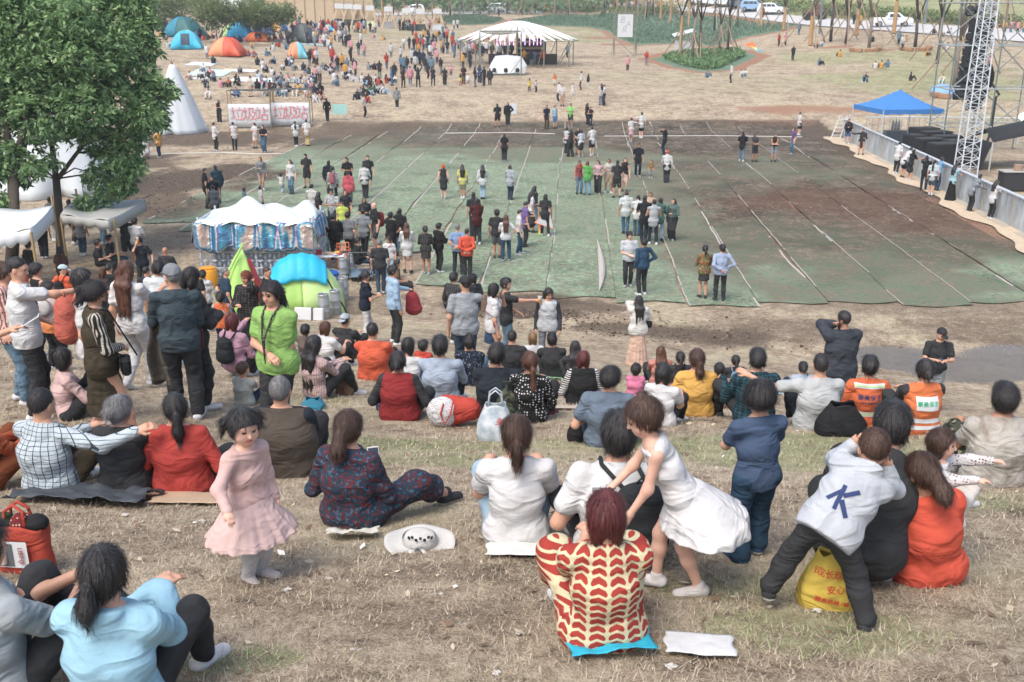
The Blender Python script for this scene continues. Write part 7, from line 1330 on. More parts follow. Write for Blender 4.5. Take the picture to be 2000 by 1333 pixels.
for i,q in enumerate([
 (932,478,1.72,10,'st.xx','tee:#4a1218','jeans:black','short:hair','person from behind in maroon t-shirt and black trousers with arms folded'),
 (926,462,1.7,0,'st.dd','tee:#2a2c30','jeans:black','short:hair','person in black half hidden behind the maroon t-shirt'),
 (970,505,1.72,-10,'st.dd','tee:black','shorts:#5c6064','short:hair','boy in black t-shirt and grey shorts beside the braces woman'),
 (988,511,1.62,0,'st.fh','tee:#c0c4c8','jeans:#254a60','long:hairauburn','woman in white top and blue jeans with crossed braces'),
 (1013,498,1.62,-80,'st.fd','tee:white','jeans:#2a4c66','short:hair','person in white t-shirt and blue dungarees facing right'),
 (1024,483,1.68,-70,'st.fd','tee:#6c5290','jeans:black','short:hair','boy in purple t-shirt behind the blue dungarees'),
 (1037,455,1.64,-75,'st.fd','tee:#c8c8c8','skirt:black','longs:hair','woman in black pinafore over white sleeves and white shoes'),
 (1043,441,1.62,-60,'st.dd','long:#20242a','jeans:denim','long:hair','woman with long black hair behind the black pinafore'),
 (1064,462,1.64,0,'st.dd','tee:black','jeans:black','bob:hair','woman in black t-shirt holding a rainbow tailed kite'),
 (913,546,1.66,0,'st.bb','long:#c8411a','jeans:black','buzz:hair','man from behind in orange long sleeves with hands clasped behind'),
 (895,537,1.68,-8,'st.bb','tee:#7893b8','jeans:black','buzz:hairgrey','man in light blue shirt and dark flat cap next to the orange top'),
 (833,537,1.62,0,'st.ff','long:grid|#1f2124|#605c54|22','mini:grid|#1f2124|#605c54|22','bun:hair','woman from behind in dark plaid dress and brown shoes'),
 (857,532,1.64,-50,'st.ff','jacket:#17181a','jeans:black','short:hair','person in black leopard lined jacket looking down at a phone'),
 (797,533,1.66,0,'st.ff','long:#c4c8cc','mini:#c4c8cc','longs:hairauburn','woman with red brown hair in long white shirt over black leggings'),
 (783,500,1.7,-20,'st.ud','tee:#1a1d20','jeans:denim','buzz:hair','man in black t-shirt behind the long white shirt'),
 (766,510,1.7,-10,'st.uh','tee:#18191c','jeans:black','short:hair','man in black t-shirt touching his chin behind the girl'),
 (736,492,1.78,120,'st.df','tee:#24282c','shorts:#4a4f54','bald:hair','tall bald man in dark grey t-shirt with a red backpack holding beer'),
 (716,470,1.66,-160,'st.df','tee:black','jeans:black','bob:hair','woman in white bucket hat and black top beside the bald man'),
 (713,502,1.7,-10,'st.dd','tee:#7e8488','jeans:black','short:hair','man from behind in mid grey t-shirt right of the keg table'),
 (684,512,1.74,-25,'st.fd','tee:#6e7478','jeans:black','short:hair','man from behind in darker grey t-shirt left of the seated jacket'),
 (656,512,1.68,0,'st.ff','jacket:#15171a','loose:black','short:hair','person from behind in black blazer beside the denim dungarees'),
 (636,498,1.64,170,'st.ff','tee:#15181c','wide:#5c7c8a','bob:hair','woman in pale denim dungarees over black t-shirt'),
 (626,455,1.6,-60,'st.fd','tee:#1b1d20','jeans:black','long:hair','woman with long dark hair beside the kiosk roof'),
 (652,455,1.7,175,'st.ff','tee:floral|#c0c6ca|#39465a|30','jeans:navy','short:hair','man in pale patterned shirt with dark backpack straps'),
 (678,450,1.6,180,'st.dd','tee:#2a2c30','jeans:black','long:hair','woman with wavy black hair in the queue behind the blazer'),
 (672,470,1.5,175,'st.dd','tee:#b8c83c','jeans:black','short:hair','boy in yellow green top peeking between queueing people'),
 (612,440,1.66,-20,'st.fd','tee:#c6c4bc','jeans:denim','short:hair','man in cream t-shirt behind the right end of the film roof'),
 (653,398,1.66,0,'st.dd','long:floral|#c8c8c8|#30343a|30','jeans:black','pony:hair','woman in speckled white top with pink backpack on the turf'),
 (645,385,1.68,-10,'st.dd','jacket:#161a22','jeans:black','short:hair','man in navy jacket beside the pink backpack'),
 (683,405,1.6,-10,'st.dd','hood:#c04a58','jeans:dkgrey','ponys:hair','woman in coral pink hooded jacket walking on the turf'),
 (714,388,1.64,0,'wk.df','long:#c6ccd4','loose:black','bob:hair','woman in pale shirt tied at the waist and wide black trousers'),
 (721,372,1.68,180,'st.dd','tee:black','shorts:black','short:hair','person in black just behind the pale tied shirt'),
 (682,378,1.7,175,'st.ff','tee:#1a1c1e','jeans:black','short:hair','man in black t-shirt facing the camera above the coral jacket'),
 (602,368,1.68,170,'st.df','tee:black','shorts:black','short:hair','man in black t-shirt and shorts holding a bottle on the turf'),
 (571,380,1.66,165,'wk.dd','tee:white','jeans:denim','long:hair','woman in white shirt with crossbody strap and blue jeans'),
 (551,378,1.0,-40,'wk.qd','tee:#c8c8c8','jeans:ltdenim','bob:hair','small child in white held by the hand on the turf'),
 (513,372,1.64,-170,'wk.df','long:#7c7f82','mini:#6c6f72','longs:hairbrown','woman in grey patterned dress looking at her phone'),
 (405,408,1.76,-60,'st.fd','tee:#161a20','jeans:black','short:hair','man in black t-shirt facing a friend left of the kiosk'),
 (428,398,1.72,40,'st.dd','jacket:#1d3c4c','jeans:navy','short:hair','man in teal denim jacket with a bag left of the kiosk'),
 (420,420,1.66,-160,'st.dd','tee:#1a2028','jeans:black','short:hair','person in white cap and navy shirt behind the film roof'),
 (423,438,1.6,-10,'st.dd','long:#6c7074','jeans:black','buzz:hair','person in grey top directly behind the kiosk corner'),
 (480,420,1.2,-60,'st.dd','tee:#5c7c8c','jeans:navy','bob:hairbrown','child peeking over the film roof, left of two'),
 (512,418,1.2,-50,'st.dd','tee:#c8c8cc','jeans:navy','topbun:hair','girl in white peeking over the film roof, right of two'),
 (867,390,1.62,0,'st.dd','tank:black','mini:black','bob:#b84a1c','woman with orange hair and black beret in black backless dress'),
 (904,389,1.62,0,'wk.dd','tee:#c4c45c','shorts:#9c988c','long:hair','woman with long hair in yellow top and pale shorts'),
 (943,390,1.62,0,'wk.df','long:#c4ccd0','jeans:ltdenim','long:hair','woman with long hair in white blouse and light jeans'),
 (996,392,1.64,-20,'wk.fd','long:#9ca4ac','jeans:#223444','bob:hairbrown','person in loose grey shirt looking at a phone on the turf'),
 (985,316,1.62,0,'wk.dd','tee:#17181b','wide:black','bob:hairauburn','woman from behind in black t-shirt and wide black trousers'),
 (1106,303,1.64,-50,'st.ff','tee:#b8bcc4','wide:black','bob:hair','woman in pale shirt and long black skirt trousers with group of friends'),
 (1114,307,1.64,40,'st.fd','tank:black','wide:black','long:hair','woman in black sleeveless outfit facing the pale shirt'),
 (1128,303,1.64,175,'st.xx','tee:#1e2024','mini:black','longs:hair','woman in black t-shirt with folded arms facing the camera'),
 (1134,308,1.62,30,'st.fd','tee:#b8c0d0','mini:black','bob:hair','woman in pale lilac t-shirt and black shorts with leggings'),
 (1156,305,1.72,20,'st.ff','tee:white','shorts:black','short:hair','man in white t-shirt, pink cap and bright socks on the turf'),
 (1130,380,1.6,-160,'st.ud','tank:#8c3a34','jeans:denim','bob:hair','woman in red patterned halter raising a hand with her friends'),
 (1146,382,1.6,-10,'st.ud','crop:#4c9c3c','jeans:#6c98b4','bob:hairauburn','woman in bright green crop top from behind'),
 (1167,380,1.6,175,'st.hh','tank:#c49ca4','wide:black','long:hair','woman in pink sleeveless top smiling with arms spread'),
 (1187,378,1.64,-170,'st.ff','tee:#b4aca4','shorts:khaki','bob:hairbrown','person in pale printed shirt and shorts in the friends group'),
 (1204,388,1.76,10,'st.dd','tee:black','shorts:floral|#3d3c30|#1d2018|14|#8a8468','short:hair','big man from behind in black t-shirt and camouflage shorts'),
 (1219,375,1.62,165,'st.dd','tank:#201c1e','mini:#b8a8a8','long:hairbrown','woman in dark strap top right of the big black t-shirt'),
 (1245,346,1.74,178,'st.dd','tee:#141a24','jeans:#17222e','short:hair','man in navy polo shirt holding a magazine walking to camera'),
 (1271,348,.95,175,'st.dd','tee:hstripe|#b89030|#1c1c1c|26','jeans:#8c9094','short:hair','toddler in yellow and black striped shirt'),
 (1301,358,1.64,-10,'wk.fd','long:#c8c8c8','wide:black','short:#b8421c','person with red hair in white sleeves and black pinafore'),
 (1297,303,1.7,60,'wk.ud','tee:#1c2228','jeans:navy','short:hair','man in dark t-shirt and cap rubbing his face'),
 (1232,278,1.6,10,'wk.dq','tee:#c8c4c4','mini:#c89ca0','bob:hairbrown','woman in white top and pink skirt holding hands'),
 (1252,271,1.76,0,'wk.qd','tee:#c8d0dc','shorts:black','short:hair','man in white t-shirt and black shorts holding hands'),
 (1372,583,1.62,5,'st.ff','long:floral|#157048|#9c2c1c|20|#c89030','mini:black','ponys:hair','woman from behind in green and red floral blouse and black skirt'),
 (1404,588,1.72,-5,'st.bh','long:#94a6c4','jeans:black','short:hair','man from behind in light blue shirt beside the floral blouse'),
 (1226,560,1.76,178,'st.dl','tee:#bcc2cc','jeans:black','thick:hair','bearded man in white t-shirt with a red box print facing the camera'),
 (1253,577,1.76,22,'st.dh','long:#1f4560','jeans:black','short:hair','man from behind in blue denim shirt talking to the bearded man'),
 (1221,458,1.7,0,'st.dd','tee:#c0c6cc','jeans:#3c6480','short:hairbrown','person from behind in white t-shirt and jeans, left of the huddle'),
 (1243,462,1.6,-10,'st.ff','tee:#c4c8cc','jeans:#34586c','bob:hair','woman in white with a pale tote bag in the huddle'),
 (1257,474,1.76,0,'st.ff','tee:#1c2026','jeans:#1e2c38','short:hair','tall man from behind in dark t-shirt in the huddle'),
 (1274,479,1.7,0,'st.ff','vest:#a0a4a8','jeans:#20303c','short:hair','man from behind in grey t-shirt with white sleeves in the huddle'),
 (1286,472,1.66,-10,'st.ff','long:plaid|#1e4038|#5c8478|26','jeans:ltdenim','bob:hair','woman in green plaid shirt at the right of the huddle'),
 (1268,455,1.62,170,'st.ff','tee:#b89c84','jeans:denim','bob:hairauburn','woman in tan top in the middle of the huddle'),
 (1312,471,1.64,150,'wk.fd','crop:#4c6460','wide:black','longs:hair','woman in grey green off shoulder top and flared black trousers'),
 (1448,316,1.7,-20,'st.ff','tee:#15181c','jeans:denim','short:hair','man in black t-shirt facing right on the far turf'),
 (1472,317,1.62,-150,'st.xx','tee:#3c3a3c','shorts:#2c2c30','longs:hair','woman in grey top with tattooed folded arms'),
 (1510,317,1.62,175,'st.xx','tank:#2a1c1c','shorts:#7c8890','bob:hairbrown','woman in black tank top and denim shorts with folded arms'),
 (1547,302,1.6,100,'wk.dd','tee:#6c4a84','jeans:#3c6c84','bob:hairbrown','woman in purple t-shirt and blue jeans walking left'),
 (1559,265,1.6,-60,'wk.ff','tee:#c8c0bc','shorts:#20262e','short:hair','runner in white t-shirt, cap and dark shorts at the turf edge'),
 (1067,253,1.72,-150,'st.dd','tee:#1a2438','jeans:#4a3420','short:hair','man in navy t-shirt and brown trousers at the turf end'),
 (1083,252,1.66,-140,'st.dd','long:#9cbccc','shorts:#3c78a8','short:hair','person in pale blue shirt and cap at the turf end'),
 (1114,249,1.7,175,'st.ff','tee:#78e05c','shorts:#3c4434','short:hair','man in neon green t-shirt and dark cap facing the camera'),
 (1146,246,1.64,-60,'st.dd','tee:#17181b','wide:black','long:hair','woman with long black hair in black walking to the right'),
 (1153,247,1.4,175,'st.ff','tee:#1c1e22','jeans:navy','short:hair','child in black printed t-shirt with pale strap'),
 (972,250,1.72,10,'st.fd','tee:#20262c','shorts:#3c141c','short:hair','man in dark t-shirt and maroon shorts with white stripe'),
 (992,246,1.7,175,'st.hd','jacket:#15171a','wide:black','short:hair','man in black jacket and sunglasses holding a white card'),
 (422,296,1.74,-45,'st.ff','long:#c8ccd0','jeans:black','short:hair','man in white sweatshirt and black trousers near the white pointed tent'),
 (460,294,1.72,10,'st.dd','tank:#c4ccdc','jeans:#17202c','short:hair','man in pale sleeveless top standing before the left banner'),
 (500,290,1.6,150,'st.ff','tee:#d0c8c8','mini:#d0c8c8','long:hairbrown','woman in short white dress before the left banner'),
 (517,298,1.66,170,'wk.fd','tee:#17191c','wide:#3c6078','short:hair','person in black t-shirt, white cap and wide jeans'),
 (579,287,1.62,10,'wk.dd','tee:#c0ccd0','jeans:#17202c','ponyl:hair','woman with long ponytail and small backpack before the right banner'),
 (601,286,1.7,-5,'wk.dd','tee:#c8d0d4','loose:#b8a064','short:hair','man in white t-shirt and khaki trousers before the right banner'),
 (640,237,1.7,10,'wk.dd','long:#15171a','jeans:black','short:hair','man in black carrying a pale mint placard'),
 (712,231,1.72,-100,'wk.dd','tee:#c0c4c8','jeans:#15202c','short:hair','man in white t-shirt and navy trousers walking alone'),
 (776,213,1.66,10,'wk.dd','long:#7c8488','jeans:black','short:hair','person in grey sweater walking up the lawn alone'),
 (430,239,1.62,175,'st.ff','tank:#17181b','wide:black','long:hair','woman in black with a mint green bag beside the banners'),
 (288,310,1.6,10,'st.dd','tee:#c8ccc8','skirt:#c8ccc8','long:hair','woman in long white dress with black bag beside the white tent'),
 (313,309,1.64,60,'st.fd','tee:#c89030','jeans:#1c3448','short:hair','person in yellow top with black backpack beside the white tent'),
 (276,308,1.66,10,'st.dd','jacket:#1c2430','jeans:navy','short:hair','man in navy half hidden by the leaves at the white tent'),
 ]):
    person(*q,group=GF,shoes=['white','black','coal','grey'][i%4],skin=SKC[i%3 if i%5 else 0])
for i,q in enumerate([
 (1663,278,1.62,165,'st.ff','jacket:#2a2024','shorts:#3c5c88','long:hair','woman in black jacket and denim shorts leaning at the far barrier end',{}),
 (1689,300,1.6,170,'st.fq','long:black','mini:black','short:hair','woman in black dress and cap gesturing beside the far barrier',{}),
 (1757,336,1.72,-60,'st.cd','tee:#c8c8c4','jeans:black','buzz:hair','man in white t-shirt leaning toward the black cases',dict(lean=.15)),
 (1770,344,1.66,-80,'st.cd','tee:#c4c8c8','shorts:#17191c','short:hair','boy in white shirt with cream bag bending over the barrier',dict(lean=.55)),
 (1783,350,1.62,-70,'st.cc','tee:#15171a','mini:black','bun:hair','woman in black dress leaning over the barrier',dict(lean=.2)),
 (1812,368,1.66,-20,'st.uf','tee:#1a1d22','jeans:#1c2a3a','short:hair','woman in black t-shirt and cap taking a photo at the barrier',{}),
 (1826,378,1.66,-30,'st.dd','tee:#b8c4d0','shorts:#4c5660','ponyl:hair','woman in pale blue shirt and grey shorts with ponytail at the barrier',{}),
 (1836,370,1.66,-75,'st.cc','tee:#6c98c0','jeans:#24405c','bob:hair','person in sky blue shirt with arms on the barrier',dict(lean=.2)),
 (1864,388,1.66,-60,'st.cc','tee:#8cb4bc','maxi:#121416','longs:hair','woman in pale teal shirt and long black skirt holding a yellow bag',dict(lean=.1)),
 (1901,410,1.68,-85,'st.cc','long:plaid|#3c4450|#b0b8c0|24','jeans:black','short:hair','person in grey checked shirt leaning far over the barrier',dict(lean=.45)),
 (1941,425,1.66,-80,'st.cc','tee:#c4ccd4','jeans:black','longs:hair','woman in white t-shirt with both hands on the near barrier',dict(lean=.15))]):
    k=q[-1]; person(q[0]-9,q[1]+4,*q[2:-1],group=GW,shoes=['white','black'][i%2],**k)
# -------- hillside, small in the picture --------
CN=dict(w='white',k='black',n='navy',g='#7c8488',b='#5078a8',r='#b0301c',o='#d2701c',y='#c8b040',p='#c88890',e='#4c7c5c',d='denim',l='ltdenim',t='#c0a888',m='#4a1c24',s='ltblue',c='#2a2e34',u='#1c6ca8',z='#c8c0b0')
CW=dict(w='white',k='black',n='navy',g='grey',b='blue',r='red',o='orange',y='yellow',p='pink',e='green',d='denim',l='pale denim',t='tan',m='maroon',s='light blue',c='charcoal',u='bright blue',z='cream')
ST={'S':('st.dd','standing'),'F':('st.ff','standing'),'W':('wk.dd','walking'),'K':('sit.nn','sitting'),'C':('cross.tt','cross legged'),'G':('sit.kg','sitting'),'Q':('sq.ff','squatting'),'U':('st.ww','raising both arms'),'H':('chair.tt','sitting'),'O':('st.oo','standing')}
FAR="""372,156,K,w,t,170 395,154,K,w,k,175 407,154,K,k,k,180 447,169,K,o,c,180 466,168,G,k,k,170 408,192,K,w,z,180 463,189,C,b,n,150 491,190,F,z,t,170 405,117,W,n,k,-90 417,125,G,n,n,-140
 328,95,H,k,k,-90 336,92,H,s,k,-100 362,94,K,w,g,175 370,94,K,w,k,175 384,84,F,k,k,0 392,82,F,k,z,20 398,80,K,r,z,10 407,78,K,w,z,-20 416,76,K,z,y,20
 458,82,K,p,t,170 469,83,K,w,s,180 478,83,K,w,w,180 506,82,G,t,k,-80 527,80,K,p,p,160 536,78,K,w,m,170 545,92,Q,w,k,170 556,88,G,m,t,-120 565,86,G,w,t,-120 578,84,K,k,k,180 588,105,K,k,r,120 594,108,K,r,n,-100
 515,142,C,k,l,90 521,142,Q,k,s,120 532,148,Q,k,n,-70 505,155,K,w,d,-20 503,172,K,k,s,60 510,172,K,p,l,175 520,167,K,w,w,150 528,175,K,m,k,-30 537,176,K,c,k,160 524,188,K,e,g,170 547,187,K,g,d,180 557,188,K,w,d,170 563,180,K,k,k,-30 578,187,K,w,z,-170 599,190,K,w,t,-150 615,200,K,w,w,-150 626,194,G,m,t,-140
 553,138,K,k,t,-90 573,138,G,k,k,-140 593,138,Q,w,k,-60 563,162,K,p,s,-140 577,163,K,w,l,-150 590,163,G,k,w,-170 597,164,G,w,t,-160 611,160,K,u,d,120 617,166,F,p,c,-20 625,164,F,w,k,-150
 606,130,F,y,k,-30 613,126,S,k,k,20 619,130,F,k,k,-20 618,118,F,o,k,160 631,136,K,k,k,90 637,138,K,p,d,120 648,136,Q,k,k,60 652,138,K,s,l,170 660,133,G,o,c,-120
 671,153,K,w,l,-150 682,158,K,w,k,150 684,146,G,k,k,-140 690,160,G,w,w,-140 678,129,C,s,l,180 691,129,G,k,k,150 720,137,K,k,k,160 732,137,G,k,p,-150 742,154,S,c,e,10 756,136,W,w,z,-80
 714,167,K,k,l,-160 727,172,K,k,k,90 735,162,K,w,k,-150 705,188,K,g,g,160 699,194,K,k,n,170 712,188,K,k,k,-120 720,186,G,e,l,-140 729,184,G,e,k,-140 740,183,G,w,k,-130 750,184,G,w,l,-130 714,200,K,k,r,-140 755,163,K,r,k,-60 765,168,S,b,b,-100 773,163,K,w,k,150 788,172,S,k,k,-20
 701,110,W,w,k,20 712,112,W,w,l,10 705,90,S,k,k,10 663,84,W,u,d,60 671,92,W,k,k,-60 683,90,W,w,k,-60 676,80,F,k,k,60 639,70,S,c,c,160 655,62,S,e,k,90 628,70,S,z,z,20 620,78,F,w,s,-20 612,78,S,w,s,10 606,74,F,w,g,170 694,64,K,o,k,-100 707,66,S,n,k,20 712,67,K,w,w,-140 729,75,K,t,t,0 748,80,K,r,n,-120 741,54,S,y,k,170
 789,98,F,w,k,150 800,97,S,k,o,10 809,100,W,k,r,-20 816,99,F,g,g,20 829,98,S,k,k,10 836,107,F,k,k,170 845,100,F,w,s,120 848,108,W,z,l,60 862,105,W,k,t,-120 866,106,S,e,o,0 874,106,S,g,k,10 888,107,S,n,n,10 895,98,S,r,k,20 858,82,S,k,k,30 852,84,F,w,k,170 868,84,S,w,k,-40 873,84,S,t,p,20 806,70,S,g,g,10 865,70,S,r,k,-20 870,60,W,w,k,80
 805,127,S,g,k,-10 813,130,S,k,k,10 820,130,S,k,k,-10 827,132,S,c,k,-20 784,140,F,w,k,60 790,143,W,k,d,20 817,171,U,k,k,0 802,168,S,p,d,5 846,168,S,n,k,5 869,168,S,k,k,5 861,147,F,w,s,170 881,149,F,p,k,175 904,133,S,c,o,0 918,136,F,k,k,10 906,165,F,m,k,5 914,168,W,w,t,-20 929,171,F,c,g,60 937,164,S,b,n,5 946,168,F,k,n,40 957,170,S,k,k,-5 900,168,F,y,r,0 883,94,S,w,k,60 906,113,F,w,k,10 919,107,F,w,c,-20 935,112,S,k,k,20 942,113,F,k,t,60 960,112,S,y,d,10 985,113,S,p,k,20 973,113,F,w,k,175 996,113,F,w,k,10 989,112,S,k,k,5 
 1024,128,S,r,l,10 1037,130,S,w,t,10 1043,129,S,g,n,10 1061,129,W,c,k,-20 1108,114,S,g,k,-80 1034,179,F,y,n,30 1046,182,W,w,n,-120 1083,167,W,o,z,170 1091,200,W,w,k,120 1098,208,F,w,t,170 1119,188,S,w,w,170 1135,176,W,w,n,100 1148,169,W,k,s,-60 1174,206,F,w,d,10 1180,207,F,w,k,100 1428,162,W,w,k,90 1449,152,K,w,g,-170 1455,151,K,w,s,150
 1520,92,S,n,p,20 1534,90,S,k,t,-20 1548,120,F,w,s,150 1595,94,K,t,k,60 1603,92,K,k,k,30 1709,134,C,w,t,170 1721,134,C,y,s,180 1733,132,G,k,t,140 1778,158,G,k,k,-90 1704,82,C,w,k,160 1761,100,S,k,k,170 1754,90,S,g,k,-20 1769,82,K,w,c,20 1823,68,K,k,w,150 1833,72,K,s,l,160 1838,72,K,w,k,170 1856,68,K,c,t,150 1667,50,S,m,s,-150 1679,52,S,w,m,20 1961,66,F,s,k,170 1973,66,F,s,k,160 1986,67,F,b,k,170 1998,66,F,w,k,170 1490,36,S,k,k,10 1840,163,K,z,s,150
 873,27,S,k,k,10 880,27,S,w,c,20 898,28,S,w,s,10 911,25,S,t,e,40 928,28,F,k,k,170 957,28,W,k,k,20 974,33,S,g,k,10 983,22,S,w,g,20 993,22,W,k,k,60 1065,25,S,k,k,20 1127,22,S,w,k,20 1150,21,S,k,o,10 1640,112,G,w,d,-150 1600,128,K,k,k,150 1850,98,C,g,k,170 1560,70,S,r,k,20 1810,110,K,w,d,-120 1690,160,K,n,d,160 1930,140,S,k,k,10 1380,152,K,g,d,-150 1225,140,S,c,d,30 1262,128,W,w,k,60"""
rows=[]
for tk in FAR.split():
    x,y,c,a,b,yw=tk.split(','); rows.append((float(x),float(y),c,a,b,float(yw)))
child={(1034,179),(1046,182),(1083,167),(1119,188),(1148,169),(900,168),(914,168),(881,149),(756,136)}
cnt={}
def zone(x,y):
    if x>1480: return 'on the right hillside'
    if x>1300: return 'on the lawn below the island bed'
    if 880<x<1010 and y<120: return 'under the bar pavilion'
    if x>1000: return 'on the lawn right of the pavilion'
    if y<36: return 'on the far path'
    if x>=760: return 'in the crowd left of the pavilion'
    if x>=660: return 'on the middle lawn'
    if y<100: return 'among the hillside tents'
    if x<500: return 'on the slope above the white tent'
    return 'on the slope above the banners'
labs=[]
for r in rows: lb='person '+ST[r[2]][1]+' in '+CW[r[3]]+(' and '+CW[r[4]] if r[4]!=r[3] else ' clothes')+' '+zone(r[0],r[1]); lb=lb.replace('in the crowd left of the pavilion','left of the pavilion').replace('on the far path','on the far path'); labs.append(lb)
from collections import defaultdict
byl=defaultdict(list)
for i,lb in enumerate(labs): byl[lb].append(i)
for lb,ids in byl.items():
    if len(ids)>1:
        ids.sort(key=lambda i:rows[i][0])
        for k,i in enumerate(ids): labs[i]=lb+', '+ORD[k]+' from left'
HC=['short:hair','bob:hair','long:hair','pony:hairbrown','buzz:hair','longs:hair']
budget=300-len(PEOPLE); order=sorted(range(len(rows)),key=lambda i:-rows[i][1]); rest=[]
for n_,i in enumerate(order):
    x,y,c,a,b_,yw=rows[i]; ps=ST[c][0]; H=1.1 if (int(x),int(y)) in child else 1.6+.16*((i*37)%10)/10
    if n_>=budget: rest.append(i); continue
    fem=(i*7)%3!=0; hr=HC[(i*5)%6] if fem else ['short:hair','buzz:hair'][i%2]; bot={'t':'shorts','p':'mini'}.get(b_,'jeans') if c in'SWF' else 'jeans'
    if bot=='jeans' and i%4==0 and c in 'SWF': bot='wide'
    person(x,y,H,yw+((i*53)%40-20),ps,['tee','long','jacket','tee'][i%4]+':'+CN[a],bot+':'+CN[b_] if b_!='t' else bot+':#b08c74',hr,labs[i],group=GH,shoes=['white','black'][i%2],skin=SKC[i%3],cell=.034,**({'lean':.1} if i%3==0 else {}))
# the crowd beyond these, one mass
VV=[];FF=[];MI=[];n0=0; cols=['white','black','navy','#7c8488','#b0301c','denim','#c89030','#c88890','#15171a','#c0c4c8']; mats=[cloth(c) for c in cols]+[skinmat('skin'),hairmat('hair')]
TPL=[]
for ps in('st.dd','st.ff','sit.nn','wk.dd'):
    J=skeleton(ps.split('.')[0],1.66,ps.split('.')[1]); P=bodyprims(J)+headprims(J,False)
    for i in(0,1): P+=hand(J,i,False)
    P+=[x[:7]+(2,)+x[8:] for x in botprims(J,'jeans')[0]]+[x[:7]+(1,)+x[8:] for x in topprims(J,'long')[0]+topprims(J,'long')[2]]; V,F,lab=surf(P,.05,.02); hl=(V-HL(J,0,.085,.06))@(J['HM']@nrm([0,.74,-.67])); nh=np.linalg.norm(V-J['hc'],axis=1)<J['hh']*.62; lab=np.where(nh&(hl<0),3,lab); TPL.append((V,F,lab))
spots=[(rows[i][0],rows[i][1],{'K':2,'C':2,'G':2,'Q':2,'H':2}.get(rows[i][2],1)) for i in rest]
rg=np.random.default_rng(5)
for x0,x1,y0,y1,m,sit in [(1130,1290,17,24,46,0),(575,735,55,66,40,1),(780,900,56,62,26,0),(885,1000,96,116,30,0),(600,660,58,72,14,0),(300,420,60,80,22,2),(250,300,45,75,8,2),(800,890,74,102,14,0),(1000,1130,20,25,8,0),(500,640,64,86,16,2),(540,620,165,186,6,2),(700,760,160,192,6,2),(480,640,92,132,18,2),(395,470,120,190,8,2),(640,700,96,170,12,0),(760,860,112,160,14,0),(560,680,70,100,22,0),(500,660,140,190,14,2)]:
    for _ in range(m): spots.append((rg.uniform(x0,x1),rg.uniform(y0,y1),2 if (sit==2 or (sit==1 and rg.random()<.3)) else int(rg.choice([0,1,3]))))
for x,y,k in spots:
    V,F,lab=TPL[k]; g=G(x,y); a=rg.uniform(-.9,.9)+(PI if rg.random()<.35 else 0); s=rg.uniform(.92,1.06); c,s_=cos(a)*s,sin(a)*s; W_=np.stack([V[:,0]*c-V[:,1]*s_+g.x,V[:,0]*s_+V[:,1]*c+g.y,V[:,2]*s+g.z],1); t_,b_=rg.integers(0,10),rg.choice([1,2,5,8,3]); mp=np.array([10,t_,b_,11]); VV.append(W_); FF.append(F+n0); MI.append(mp[lab[F[:,0]]]); n0+=len(V)
tag(obj('distant_crowd',mkmesh('distant_crowd',np.concatenate(VV),np.concatenate(FF),True,mats,np.concatenate(MI))),'dense distant crowd around the pavilion, stalls and ridge','crowd',kind='stuff')
print('PEOPLE',len(PEOPLE),'rest',len(rest),'spots',len(spots))
# ---------------- belongings, marks and litter ----------------
def PM(key): o,J=NP[key]; return Matrix.Translation(o.location)@Matrix.Rotation(o.rotation_euler.z,4,'Z')
def W(key,v): return PM(key)@Vector(v)
def handpt(key,i,f=.09): o,J=NP[key]; return W(key,J['wri',i]+J['hd',i]*f*J['s'])
def thingp(name,key,label,cat,group=None): o,J=NP[key]; return tag(empty(name,o.location,o.rotation_euler.z),label,cat,group),J
def smoothpart(name,prims,m,parent,cell=.012,k=.03,cuts=(),nz=.004,ph=1.): V,F,_=surf(prims,cell,k,cuts,nz,ph); return obj(name,mkmesh(name,V,F,True,[m]),parent)
def rp(J,x,y,z): return J['C']+J['Rt']*x+J['Fw']*y+J['U']*z
def backpack(key,label,mt,size=1.,side=0,front=False):
    t,J=thingp('backpack',key,label,'backpack'); s=J['s']*size; f=1 if front else -1; y0=(.135 if J['g']=='m' else .125)*J['s']+.05*s
    m=cloth(mt); smoothpart('pack_body',[rc(rp(J,side,f*y0,-.12*s),rp(J,side,f*y0,.13*s),.13*s,.11*s,0,1.35,J['Rt']),rc(rp(J,side,f*(y0+.05*s),-.12*s),rp(J,side,f*(y0+.05*s),-.02*s),.08*s,.07*s,0,1.6,J['Rt'])],m,t)
    for sg in(-1,1):
        S=J['S']+J['Rt']*sg*.09*J['s']; b=MB(); b.tube([rp(J,side+sg*.07*s,f*y0*.8,.15*s),S+J['U']*.03*J['s']-J['Fw']*(.05),S+J['U']*.035*J['s']+J['Fw']*.02,S-J['U']*.06*J['s']+J['Fw']*.12*J['s'],rp(J,side+sg*.14*J['s'],.06,-.08*s),rp(J,side+sg*.1*s,f*y0*.8,-.14*s)],.014*s,6); b.build('strap',m,t,smooth=True)
    b=MB(); b.tube([rp(J,side-.03*s,f*y0,.24*s),rp(J,side,f*y0,.28*s),rp(J,side+.03*s,f*y0,.24*s)],.008*s,6); b.build('handle',m,t,smooth=True); return t
backpack('bagman','black backpack strapped on the white t-shirt man, hanging low on the right','#24292c',.85,.1)
backpack('pinkjacket','black leather backpack on the squatting mauve jacket woman','#1c2226',.8); backpack('bluepack','small pale blue backpack on the seated girl','#6f97b0',.8); backpack('blackback','dark backpack beside the mustard sweater','#16181b',.8)
backpack('salmonpack','salmon pink backpack on the short haired woman','#b0503c',1.0); backpack('orangecap','black backpack on the boy in the pale blue cap','#17181a',.7)
